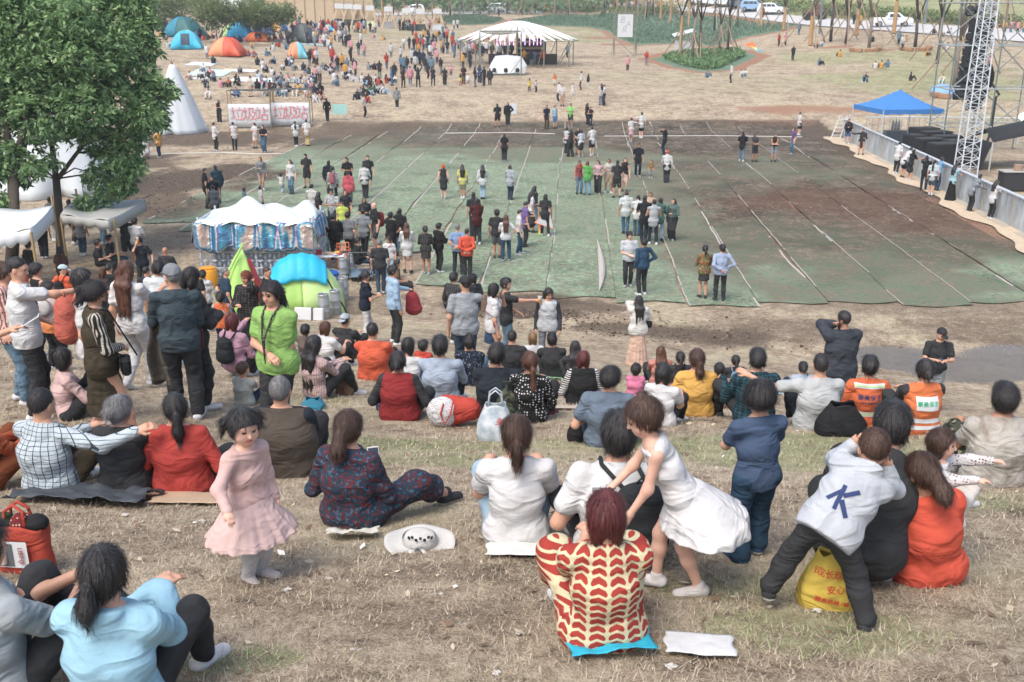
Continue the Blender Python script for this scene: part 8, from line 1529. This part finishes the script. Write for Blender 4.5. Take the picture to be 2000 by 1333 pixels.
def shoulderbag(key,label,mt,sz,side=1,drop=.28,fwd=0.,strapc=None,pos=None):
    t,J=thingp('shoulder_bag',key,label,'bag'); m=cloth(mt); s=J['s']; c=J['P']+J['Rp']*side*.2*s+V3(0,fwd,.12*s) if pos is None else J['P']+J['Rp']*pos[0]+J['Fp']*pos[1]+V3(0,0,pos[2])
    b=MB(); b.box((c[0],c[1],c[2]),(sz[0],sz[1],sz[2]),bev=sz[1]*.3); b.build('bag_body',m,t,smooth='auto'); b=MB(); b.box((c[0],c[1]-sz[1]*.52,c[2]+sz[2]*.15),(sz[0]*1.02,.012,sz[2]*.66),bev=.004); b.build('flap',m,t); S=J['S']-J['Rt']*side*.1*s
    b=MB(); b.tube([c+V3(0,0,sz[2]/2),(c+S)/2-J['Fw']*.17*s,S+J['U']*.05*s-J['Fw']*.03,S+J['Fw']*.12*s,c+V3(0,.1,sz[2]/2)],.007,6); b.build('strap',cloth(strapc or mt),t,smooth=True); return t
shoulderbag('whitejacket','small black quilted bag hanging over the white jacket','#111315',(.2,.07,.14),1)
shoulderbag('sailor','small rust red bag hanging on the white sailor shirt','#7c2418',(.14,.05,.14),1); shoulderbag('oliveDress','black studded handbag held by the woman in the olive pinafore','#14171a',(.2,.08,.15),-1,pos=(.16,.2,.0))
shoulderbag('kidwhite','thin red strap bag on the girl in white','#a03030',(.1,.04,.1),1); shoulderbag('bluestrap','dark strap bag across the light blue top','#202428',(.16,.06,.14),-1)
shoulderbag('darkhair','brown leather bag between the polo man and the mauve jacket','#4a2018',(.26,.1,.24),1,pos=(.3,-.1,.08))
def phone(pos,label,rx=-1.,rz=0.,c=(.02,.02,.025),name='phone'):
    t=tag(empty(name,pos),label,'phone'); b=MB(); b.box((0,0,0),(.075,.15,.009),rx=rx,rz=rz,bev=.003); b.build('case',plain('phone_case_%.2f'%c[0],c,.3),t); b=MB(); b.box((0,0,0),(.066,.135,.0105),rx=rx,rz=rz); b.build('screen',plain('phone_glass',(.04,.05,.07),.08),t); return t
phone(handpt('patternlady',1,.12)+Vector((0,.0,.05)),'pale phone held by the woman in the patterned dress',1.1,.3,(.75,.7,.66)); phone(handpt('dotlady',1,.12)+Vector((0,0,.04)),'dark phone held by the dotted blouse woman',.8,-.6,(.2,.2,.2))
phone(handpt('armphone',1,.14)+Vector((.05,0,.03)),'large pale phone held out at the left edge',.5,-1.2,(.7,.7,.72)); phone(handpt('phoneelder',0,.1),'phone held to the ear of the man in the grey coat',1.5,1.57); phone(handpt('capblack',1,.1),'phone in the hands of the black cap man',.6,0); phone(handpt('greenlady',0,.1)+Vector((.02,-.05,0)),'black phone hanging on the lanyard of the lime shirt woman',1.3,.2); phone(handpt('auburn',0,.09),'dark phone held to the auburn haired woman ear',1.5,1.3)
CLR=plain('cup_plastic',(.75,.74,.7),.2); BEER=plain('amber_beer',(.75,.38,.05),.3)
def cup(pos,label):
    t=tag(empty('plastic_cup',pos),label,'cup'); b=MB(); b.lathe([(0,-.06),(.028,-.06),(.036,.03)],n=14); b.build('beer',BEER,t,smooth='auto'); b=MB(); b.lathe([(.037,.028),(.041,.07),(.039,.07),(.035,.03)],n=14); b.build('rim',CLR,t,smooth='auto')
cup(handpt('cupman',1,.13),'plastic cup of beer held out by the man in black'); cup(handpt('drinking',1,.1)+Vector((0,-.03,.02)),'plastic cup of amber beer at the drinking man mouth')
# card held by the girl, hat held by the striped shirt woman
b=MB(); b.grid(lambda u,v:((u-.5)*.09,.01*sin(u*3),(v-.5)*.13),4,4); o=b.build('paper_card',WP,None,loc=handpt('dressgirl',1,.1),rz=-.3,solid=.003); o.rotation_euler.x=.4; tag(o,'small white card held by the girl in the tulle dress','card')
def sunhat(pos,label,ribbon,tilt=(0,0,0),r=.19,mat_=None):
    t=tag(empty('sun_hat',pos),label,'hat'); t.rotation_euler=tilt; m=mat_ or plain('white_straw',(.52,.51,.48),.9,bumps=.006,scale=90); b=MB(); prof=[(0,.075),(.05,.073),(.082,.06),(.096,.03),(.1,.012),(.14,.008),(r,.012),(r+.004,.008),(.14,.0)]
    def f(u,v):
        a=2*PI*u; k=v*(len(prof)-1); i=min(int(k),len(prof)-2); q=k-i; rr=prof[i][0]*(1-q)+prof[i+1][0]*q; z=prof[i][1]*(1-q)+prof[i+1][1]*q; return (rr*cos(a),rr*sin(a)*.95,z+(.012*sin(a*2+1)+.006*sin(a*5))*max(0,(rr-.1)/.1))
    b.grid(f,48,24); b.build('straw_brim_and_crown',m,t,smooth=True); b=MB(); rb=plain('ribbon_%.1f'%ribbon[0],ribbon,.7); b.lathe([(.1,.012),(.103,.03),(.1,.045)],n=24); b.build('ribbon_band',rb,t,smooth=True)
    b=MB(); b.grid(lambda u,v:(-.02+.1*u+.03*v,-.1-.13*u,.035-.02*u+.01*sin(u*7+v)),8,2); b.grid(lambda u,v:(-.05+.04*v-.06*u,-.1-.1*u,.035-.02*u+.01*sin(u*9)),8,2); b.grid(lambda u,v:(-.03+.07*(u-.5)*2*abs(v-.5)*1.4,-.11-.03*sin(PI*u),.02+.05*v),8,4); b.build('ribbon_tails',rb,t,smooth=True,solid=.003)
    b=MB()
    for k in range(7): a=-2.4+k*.28; b.box((.086*cos(a),.086*sin(a)*.95,.075+.012*(k%2)),(.014,.008,.014),rz=a+PI/2)
    b.build('eyelets',BLK,t); return t
sunhat(G(820,1068)+Vector((0,0,.02)),'white straw sun hat with white ribbon lying on the grass',(.5,.5,.48),(R(4),R(3),.1),.2); sunhat(handpt('stripeshirt',1,.12),'white sun hat held by the woman in the red striped shirt',(.68,.4,.38),(R(75),R(40),0),.15)
# sheets to sit on
def sheet(px,py,w,dp,c,label,rz=0,name='ground_sheet',bump=.015,rough=.7,crink=3.):
    L=G(px,py); cz,sz=cos(rz),sin(rz); b=MB()
    def fn(u,v): x=(u-.5)*w+.025*w*sin(v*9);y=(v-.5)*dp+.03*dp*sin(u*8); X,Y=L.x+x*cz-y*sz,L.y+x*sz+y*cz; return (x,y,float(TH(X,Y))-L.z+.02+bump*(fbm(np.array(X),np.array(Y),crink*3,1)*2-.3).clip(0))
    b.grid(fn,22,16); return tag(b.build(name,plain('sheet_'+label[:12].replace(' ','_'),c,rough,var=.1,scale=9,bumps=.01),smooth=True,loc=L,rz=rz,solid=.004),label,'sheet')
sheet(1190,1268,.36,.22,(.02,.36,.5),'bright blue plastic sheet under the red printed dress',.1,bump=.04); sheet(1365,1268,.29,.2,(.6,.61,.61),'blank white paper sheet lying on the grass',-.12,'paper_sheet',.012)
sheet(1025,1078,.42,.3,(.66,.66,.62),'pale paper sheets under the woman with the long ponytail',-.06,'paper_sheet',.02); sheet(390,978,.62,.35,(.45,.33,.22),'flat brown cardboard under the woman in red',.02,'cardboard_sheet',.01,.9); sheet(165,978,.95,.4,(.05,.06,.07),'crumpled dark plastic sheet under the plaid shirt man',-.1,bump=.06,crink=4)
sheet(690,1050,.3,.14,(.6,.58,.5),'crumpled newspaper under the patterned dress woman',.1,'paper_sheet',.04); sheet(1115,742,1.4,.6,(.25,.5,.28),'light green sheet under the black t-shirt man',0); sheet(1140,800,.75,.35,(.5,.42,.32),'flattened cardboard under the black vest woman',-.05,'cardboard_sheet',.01,.9); sheet(1560,775,.9,.4,(.3,.42,.45),'blue grey sheet in the last seated row',0); sheet(925,720,.8,.35,(.4,.38,.36),'crumpled cloth beside the pale shirt man',.3,bump=.08); sheet(905,735,.3,.2,(.7,.7,.74),'white packet beside the pale shirt man',0,'paper_sheet',.06); sheet(1830,850,.2,.15,(.6,.6,.58),'scrap of white paper right of the orange vest cleaner',0,'paper_sheet')
# carrier bags
def softbag(px,py,w,dp,h,mt,label,handles=True,name='carrier_bag',top=.6,mat_=None,txt=None,tm_=None,ts=.08,loc=None,rz=0,sag=.2):
    L=G(px,py) if loc is None else Vector(loc); t=tag(empty(name,L,rz),label,'bag'); m=mat_ or cloth(mt); b=MB()
    def f(u,v):
        a=2*PI*u; k=(1-(1-top)*v**1.3)*(1+sag*sin(PI*min(v*1.1,1))); c,s_=cos(a),sin(a); sq=lambda x:math.copysign(abs(x)**.7,x); return (sq(c)*w/2*k*(1+.05*sin(a*5+v*6)),sq(s_)*dp/2*k*(1+.08*sin(a*4+v*5)),h*v+.012*sin(a*3)*v)
    b.grid(f,40,14); b.grid(lambda u,v:tuple(Vector(f(u,0))*(1-v)+Vector((0,0,.004))),40,1); bo=b.build('bag_body',m,t,smooth=True,solid=.003)
    if handles:
        for y in(-1,1): b=MB(); b.tube([(-w*.2,y*dp*.3*top,h*.96),(-w*.16,y*dp*.2,h*1.3),(0,y*dp*.15,h*1.42),(w*.16,y*dp*.2,h*1.3),(w*.2,y*dp*.3*top,h*.96)],.009,6); b.build('handle',m,t,smooth=True)
    if txt:
        bv=BVHTree.FromPolygons([v.co[:] for v in bo.data.vertices],[p_.vertices[:] for p_ in bo.data.polygons])
        for (s_,x,z,sz,rot) in txt: textmesh(s_,sz,Matrix.Translation((x,-dp,z))@Matrix.Rotation(R(90),4,'X')@Matrix.Rotation(rot,4,'Z'),tm_,'lettering',bo,.001,wrap=bv)
    return t,bo
softbag(1140,862,.3,.2,.26,'#141518','soft black cloth bag beside the slate blue t-shirt',False,'cloth_bag',.5)
tote,bo=softbag(52,1112,.3,.13,.27,'#b0381c','orange red tote bag with white printed panel at the left edge',txt=None,top=1.,sag=.02,rz=-.1)
b=MB(); b.grid(lambda u,v:(-.01+.16*(u-.5)*1.1,-.083-.002*sin(u*3),.06+.15*v),4,4); b.build('printed_panel',WP,bo); b=MB(); b.grid(lambda u,v:(-.095+.095*u,-.088,.068+.13*v),3,3); b.build('grey_picture',plain('picture_grey',(.1,.11,.12)),bo); b=MB(); b.lathe([(0,0),(.016,0),(.018,.03),(.014,.075),(0,.08)],(-.05,-.092,.085),12); b.build('printed_flask',plain('flask_print',(.55,.42,.36),.4),bo)
textmesh('LIBINJI',.034,Matrix.Translation((.046,-.09,.135))@Matrix.Rotation(R(90),4,'X')@Matrix.Rotation(R(-90),4,'Z'),plain('dark_red_ink',(.25,.03,.03)),'lettering',bo,.001)
for i,(x,c,l) in enumerate([(-.08,'#2c3c20','dark green bundle in the red tote bag'),(.02,'dots|#6c1418|#c8a890|60','red floral bundle in the red tote bag'),(.1,'#17181c','black bundle in the red tote bag')]): smoothpart('cloth_bundle',[el(V3(x,0,.28),V3(.06,.05,.05),None,0)],cloth(c),tote,.01)
yb,yo=softbag(1618,1178,.3,.16,.29,'#c8aa18','yellow drawstring bag with red lettering under the black clad adult',False,'drawstring_bag',.5,None,[('成长玖玖爱',-.0,.2,.042,-.15),('安心每一',.03,.135,.042,0.),('服务热线:180 808',0,.07,.028,-.18)],plain('red_print',(.55,.05,.03)),loc=G(1618,1178)+Vector((0,-.02,.0)))
PB=NB('thin_plastic'); PB.b.inputs['Alpha'].default_value=.62; PBM=PB.fin(PB.ramp(PB.noise(PB.co(),9,3),[(.35,(.4,.5,.56)),(.65,(.82,.86,.88))]),.3)
softbag(968,858,.34,.24,.36,'',"thin white plastic carrier bag with red marks on the grass",True,'plastic_bag',.55,PBM,[('美鲜',.08,.2,.08,-.4)],plain('red_print',(.55,.05,.03)))
t=tag(empty('dotted_bag',G(893,832),-.2),'round orange and white dotted bag on the grass','bag'); smoothpart('bag_body',[rc(V3(-.1,0,.16),V3(.12,.05,.17),.17,.12,0,1.0)],cloth('#b8341c'),t,.014,nz=.01); smoothpart('dotted_face',[el(V3(-.13,-.06,.165),V3(.17,.12,.165),None,0)],cloth('dots|#c8c8c8|#4c3c6c|60'),t,.012,nz=.003); b=MB(); b.tube([(-.1,-.15,.3),(-.12,-.2,.2),(-.07,-.22,.1),(-.02,-.2,.2),(-.0,-.12,.33)],.008,6); b.build('cord',cloth('#b8341c'),t,smooth=True)
CAM=cloth('floral|#3c4a34|#221f16|9|#6d5a3c'); t=tag(empty('camouflage_bag',G(990,845)+Vector((0,.1,0))),'camouflage drawstring bag hanging behind the dotted blouse woman','bag'); smoothpart('bag_body',[rc(V3(0,0,.15),V3(0,0,.3),.15,.09,0),rc(V3(0,0,.3),V3(0,0,.45),.09,.02,0)],CAM,t,.012,nz=.01); b=MB(); b.tube([(-.02,0,.43),(-.05,-.05,.52),(.05,-.05,.52),(.02,0,.43)],.006,6); b.build('cord',cloth('#3c4030'),t,smooth=True)
softbag(674,770,.22,.12,.28,'#7a5c40','brown paper carrier bag beside the checked shirt',True,'paper_bag',1.,sag=0.); softbag(612,798,.24,.16,.12,'#1c7c98','small teal pouch on the grass beside the lime shirt woman',False,'pouch',.6); softbag(358,750,.28,.2,.22,'#8ca0b0','grey blue bag behind the seated checked woman',False,'pouch',.6) if False else None
softbag(1722,832,.3,.24,.2,'','white plastic bag between the two orange vests',False,'plastic_bag',.4,PBM); softbag(1640,848,.45,.3,.32,'#15171b','black backpack lying against the grey t-shirt man',False,'black_bag',.5); softbag(750,800,.16,.14,.16,'dots|#1c2044|#8088a8|60','small navy printed bag left of the red vest woman',False,'pouch',.6)
for i,(px,py) in enumerate([(1735,845),(1760,842)]):
    t=tag(empty('food_bowl',G(px,py)),['paper food bowl in front of the orange jacket cleaner, left of two','paper food bowl in front of the orange jacket cleaner, right of two'][i],'bowl'); b=MB(); b.lathe([(.0,.005),(.05,0),(.08,.06),(.083,.062),(.075,.06),(.045,.01)],n=18); b.build('bowl',WP,t,smooth='auto'); b=MB(); b.lathe([(0,.052),(.07,.05)],n=14); b.build('food',plain('food_%d'%i,(.4,.12+.2*i,.06)),t)
t=tag(empty('water_bottle',G(1705,828)),'clear plastic water bottle beside the orange jacket cleaner','bottle'); b=MB(); b.lathe([(0,0),(.033,0),(.035,.02),(.033,.08),(.035,.14),(.02,.19),(.013,.2)],n=16); b.build('bottle',PBM,t,smooth='auto'); b=MB(); b.lathe([(.015,.2),(.015,.225),(0,.225)],n=12); b.build('cap',WP,t)
t=tag(empty('trowel',G(1660,600)),'','') if False else None
# red sparkly backpack passed between two people; coat over the arm
hp_=handpt('redbagman',0,.08); t=tag(empty('red_backpack',hp_),'sparkling red backpack held between the ponytail woman and the blue shirt man','backpack'); smoothpart('pack_body',[rc(V3(.03,0,-.42),V3(0,0,-.14),.14,.1,0,1.3,V3(1,0,0))],cloth('dots|#8c1424|#d85868|120'),t,.014,nz=.006); b=MB(); b.tube([(-.07,0,-.12),(-.02,0,0),(.06,0,-.12)],.014,6); b.build('strap',cloth('#7c1c2c'),t,smooth=True)
o,J=NP['poloman']; wl=W('poloman',J['wri',0]*.5+J['elb',0]*.5); t=tag(empty('folded_coat',wl),'grey brown coat hanging over the arm of the slate polo man','coat'); b=MB()
for q,(dx,c) in enumerate([(0,.0),(.06,.01)]): b.grid(lambda u,v:(-.13+.24*u+.02*sin(v*7)-.04*v,-.07+.1*sin(u*5)+q*.1+.02*sin(v*9),.07-.78*v*(1-.12*q)-.03*sin(u*8)*v),12,14)
b.build('coat_cloth',cloth('#5c564e'),t,smooth=True,solid=.012)
# writing and marks on clothes
def bvh(ob): return BVHTree.FromPolygons([v.co[:] for v in ob.data.vertices],[p_.vertices[:] for p_ in ob.data.polygons])
def onback(ob,J,s_,size,mt,x=0.,z=0.,rot=0,flat=-1,bold=0.): 
    c=rp(J,x,flat*.35,z); X=Vector(J['Rt'])*(1 if flat<0 else -1); U=Vector(J['U']); Z=X.cross(U); M=Matrix((X,U,Z)).transposed().to_4x4(); M.translation=Vector(c); return textmesh(s_,size,M@Matrix.Rotation(rot,4,'Z'),mt,'lettering',ob,.0015,wrap=bvh(ob),bold=bold)
def patch(ob,J,w,h,mt,x=0.,z=0.,flat=-1,name='patch',off=.004,rot=0.,nu=10):
    bv=bvh(ob); X=Vector(J['Rt'])*(1 if flat<0 else -1); U=Vector(J['U']); Z=X.cross(U); b=MB(); c=Vector(rp(J,x,flat*.35,z))
    def f(u,v):
        a=(u-.5)*w; e=(v-.5)*h; a,e=a*cos(rot)-e*sin(rot),a*sin(rot)+e*cos(rot); p_=c+X*a+U*e; hh=bv.ray_cast(p_+Z*.3,-Z,.9); return tuple((hh[0] if hh[0] is not None else p_)+Z*off)
    b.grid(f,nu,max(4,int(nu*h/w))); return b.build(name,mt,ob,smooth=True)
GRI=plain('green_print',(.03,.4,.2)); SILV=plain('reflective_tape',(.6,.63,.64),.35); LIMT=plain('lime_tape',(.5,.65,.35),.5)
def part_of(key,nm):
    for c in NP[key][0].children: 
        if c.name.startswith(nm): return c
v=part_of('hivis2','vest'); J=NP['hivis2'][1]
if v: patch(v,J,.215,.13,WP,0,.05,name='white_patch',off=.006); onback(v,J,'豪美保洁',.052,GRI,0,.05).location=(0,-.006,0); patch(v,J,.34,.045,SILV,0,-.13,name='reflective_band',nu=16); patch(v,J,.34,.04,SILV,0,-.2,name='reflective_band',nu=16)
v=part_of('hivis1','shirt'); J=NP['hivis1'][1]
if v:
    for z in(.16,-.13): patch(v,J,.3,.05,SILV,0,z,name='reflective_band',nu=16); patch(v,J,.3,.02,LIMT,0,z,name='lime_band',off=.007,nu=16)
    onback(v,J,'豪美保洁',.058,NVI,0,.05); onback(v,J,'HAOMEIBAOJIE',.026,NVI,0,0.0)
v=part_of('greyhoodboy','hooded_top'); J=NP['greyhoodboy'][1]
if v:
    for (w,h,x,z,r) in ((.018,.12,-.055,-.05,.1),(.02,.075,-.02,-.01,-.75),(.022,.08,-.015,-.085,.75),(.016,.07,-.078,-.05,-.5)): patch(v,J,w,h,NVI,x,z,name='emblem_bar',rot=r,nu=4)
v=part_of('greyhoodboy','trousers')
v=part_of('whitepoint','t_shirt'); J=NP['whitepoint'][1]
if v: patch(v,J,.2,.06,plain('night_print',(.05,.04,.06),.6,var=.9,scale=60),0,.06,flat=1,name='printed_band')
o,J=NP['poloman']; hat_=part_of('poloman','hat')
if hat_: 
    n_=Vector(J['HM']@nrm([-.75,.62,.1])); up=Vector(J['HM']@V3(0,0,1)); X=up.cross(n_).normalized(); up=n_.cross(X); M=Matrix((X,up,n_)).transposed().to_4x4(); M.translation=Vector(HL(J,-.06,.06,.085)); textmesh('GR7',.05,M,NVI,'lettering',hat_,.001,wrap=bvh(hat_))
# lanyard on the lime shirt
o,J=NP['greenlady']; t,_=thingp('lanyard','greenlady','patterned black lanyard around the neck of the lime shirt woman','lanyard'); b=MB(); f=J['Fw']; b.tube([J['S']+J['Rt']*-.07+J['U']*.06,J['S']+f*.12-J['Rt']*.05-J['U']*.03,J['C']+f*.185+J['U']*.0,J['C']+f*.2-J['U']*.22,J['C']+f*.185+J['U']*.0+J['Rt']*.02,J['S']+f*.12+J['Rt']*.05-J['U']*.03,J['S']+J['Rt']*.07+J['U']*.06],.009,6); b.build('band',cloth('dots|#1a1c1e|#b8b0a0|120'),t,smooth=True)
# held kite with rainbow tail, placards, mint bag
K0=G(1062,462); t=tag(empty('held_kite',AT(1066,424,depth(K0)-.15)),'white patterned triangular kite with orange edge and rainbow tail','kite'); b=MB(); b.add([(-.42,-.1,-.2),(.28,-.1,-.42),(.1,-.12,.42)],[[0,1,2]]); b.build('sail',plain('kite_sail',(.62,.63,.66),.6,var=.3,scale=20),t,solid=.006); b=MB(); b.tube([(-.42,-.1,-.2),(.28,-.1,-.42),(.1,-.12,.42),(-.42,-.1,-.2)],.018,5); b.build('edge',plain('kite_orange',(.8,.25,.08)),t)
for i,c in enumerate(((.7,.1,.1),(.8,.4,.05),(.75,.65,.1),(.15,.5,.2),(.1,.3,.6),(.35,.15,.5))): b=MB(); b.box((-.22-.02*sin(i),-.1,-.35-.12*i),(.06,.02,.12)); b.build('tail_piece',plain('tail_%d'%i,c),t)
for (px,py,dx,c,lb) in [(663,214,(1.05,.7),(.35,.62,.58),'pale mint placard carried by the man in black'),(1002,213,(.5,.75),(.62,.66,.72),'pale card held by the man in sunglasses')]:
    g=G(px,py+24); t=tag(empty('placard',AT(px,py,depth(g))),lb,'placard'); b=MB(); b.box((0,0,0),(dx[0],.03,dx[1])); b.build('board',plain('placard_%.2f'%c[0],c),t); b=MB(); b.tube([(0,.04,-.9),(0,.04,.2)],.02,5); b.build('stick',PLY,t)
backs=[(736,443,733,'red and black backpack on the tall bald man','#7c1c20',.9),(654,368,0,'pink patterned backpack on the speckled top woman','#a05c68',.8)]
for px,py,_,lb,c,s_ in backs:
    best=min(PEOPLE,key=lambda q:abs(PX(q[0].location)[0]-px)+abs(PX(q[0].location+Vector((0,0,1.2)))[1]-py))[0]; a=best.rotation_euler.z; f=Vector((-sin(a),cos(a),0)); t=tag(empty('backpack',best.location-f*.2+Vector((0,0,1.15)),a),lb,'backpack'); smoothpart('pack_body',[rc(V3(0,0,-.16),V3(0,0,.14),.14*s_,.12*s_,0,1.25,V3(1,0,0))],cloth(c),t,.02); b=MB(); b.tube([(-.08,.02,.2),(-.1,.2,.22),(-.1,.3,0)],.02,5); b.tube([(.08,.02,.2),(.1,.2,.22),(.1,.3,0)],.02,5); b.build('straps',cloth('#17181a'),t)
# crumpled tissues and scraps near the front
for i,(px,py,s_) in enumerate([(693,1276,.035),(640,1135,.03),(395,1020,.03),(1310,1305,.03),(860,1165,.02),(1012,1240,.012),(970,1318,.02),(1595,1195,.03),(560,1155,.025),(1120,1250,.02),(245,1008,.03)]):
    b=MB(); b.grid(lambda u,v:((u-.5)*s_*1.4+.004*sin(v*9+i),(v-.5)*s_*1.1+.006*sin(u*7),.008+s_*.2*abs(sin(u*6+i)*cos(v*5+i))),7,6); tag(b.build('paper_scrap',plain('scrap',(.5,.48,.44)),smooth=False,loc=G(px,py),rz=i*1.3,solid=.002),['crumpled white tissue left of the red printed dress','scrap below the straw hat on bare soil','scrap of paper near the cardboard','scrap beside the paper sheet','small scrap on dry grass','tiny scrap beside red dress','scrap at the bottom edge centre','scrap left of the boy in hoodie','scrap beside the pink dress girl shoes','scrap behind the red dress','scrap in front of the black top'][i]+', item '+ORD[i] if False else ['crumpled white tissue on dry grass in the bottom centre','pale paper scrap below and left of the straw hat','pale paper scrap in front of the brown cardboard','torn paper scrap left of the blank white sheet','small pale scrap right below the straw hat','tiny pale scrap left of the red printed dress','pale paper scrap at the bottom edge of the view','pale scrap by the hoodie boy foot','pale scrap at the feet of the pink dress girl','pale scrap close behind the blue plastic sheet','pale scrap in front of the crumpled dark sheet'][i],'paper scrap','paper scraps on the grass')
# low haze over the far ground
hz=NB('haze_air'); pv=hz.n('VolumePrincipled'); pv.inputs['Color'].default_value=(.86,.92,.95,1); pv.inputs['Density'].default_value=HZ_D; hz.t.links.new(pv.outputs[0],hz.out.inputs['Volume']); hz.t.nodes.remove(hz.b)
b=MB(); b.box((0,275,24),(1300,640,70)); tag(b.build('haze',hz.m),kind='stuff'); bpy.data.objects['haze']['label']='thin pale air between the viewer and the far hillside'
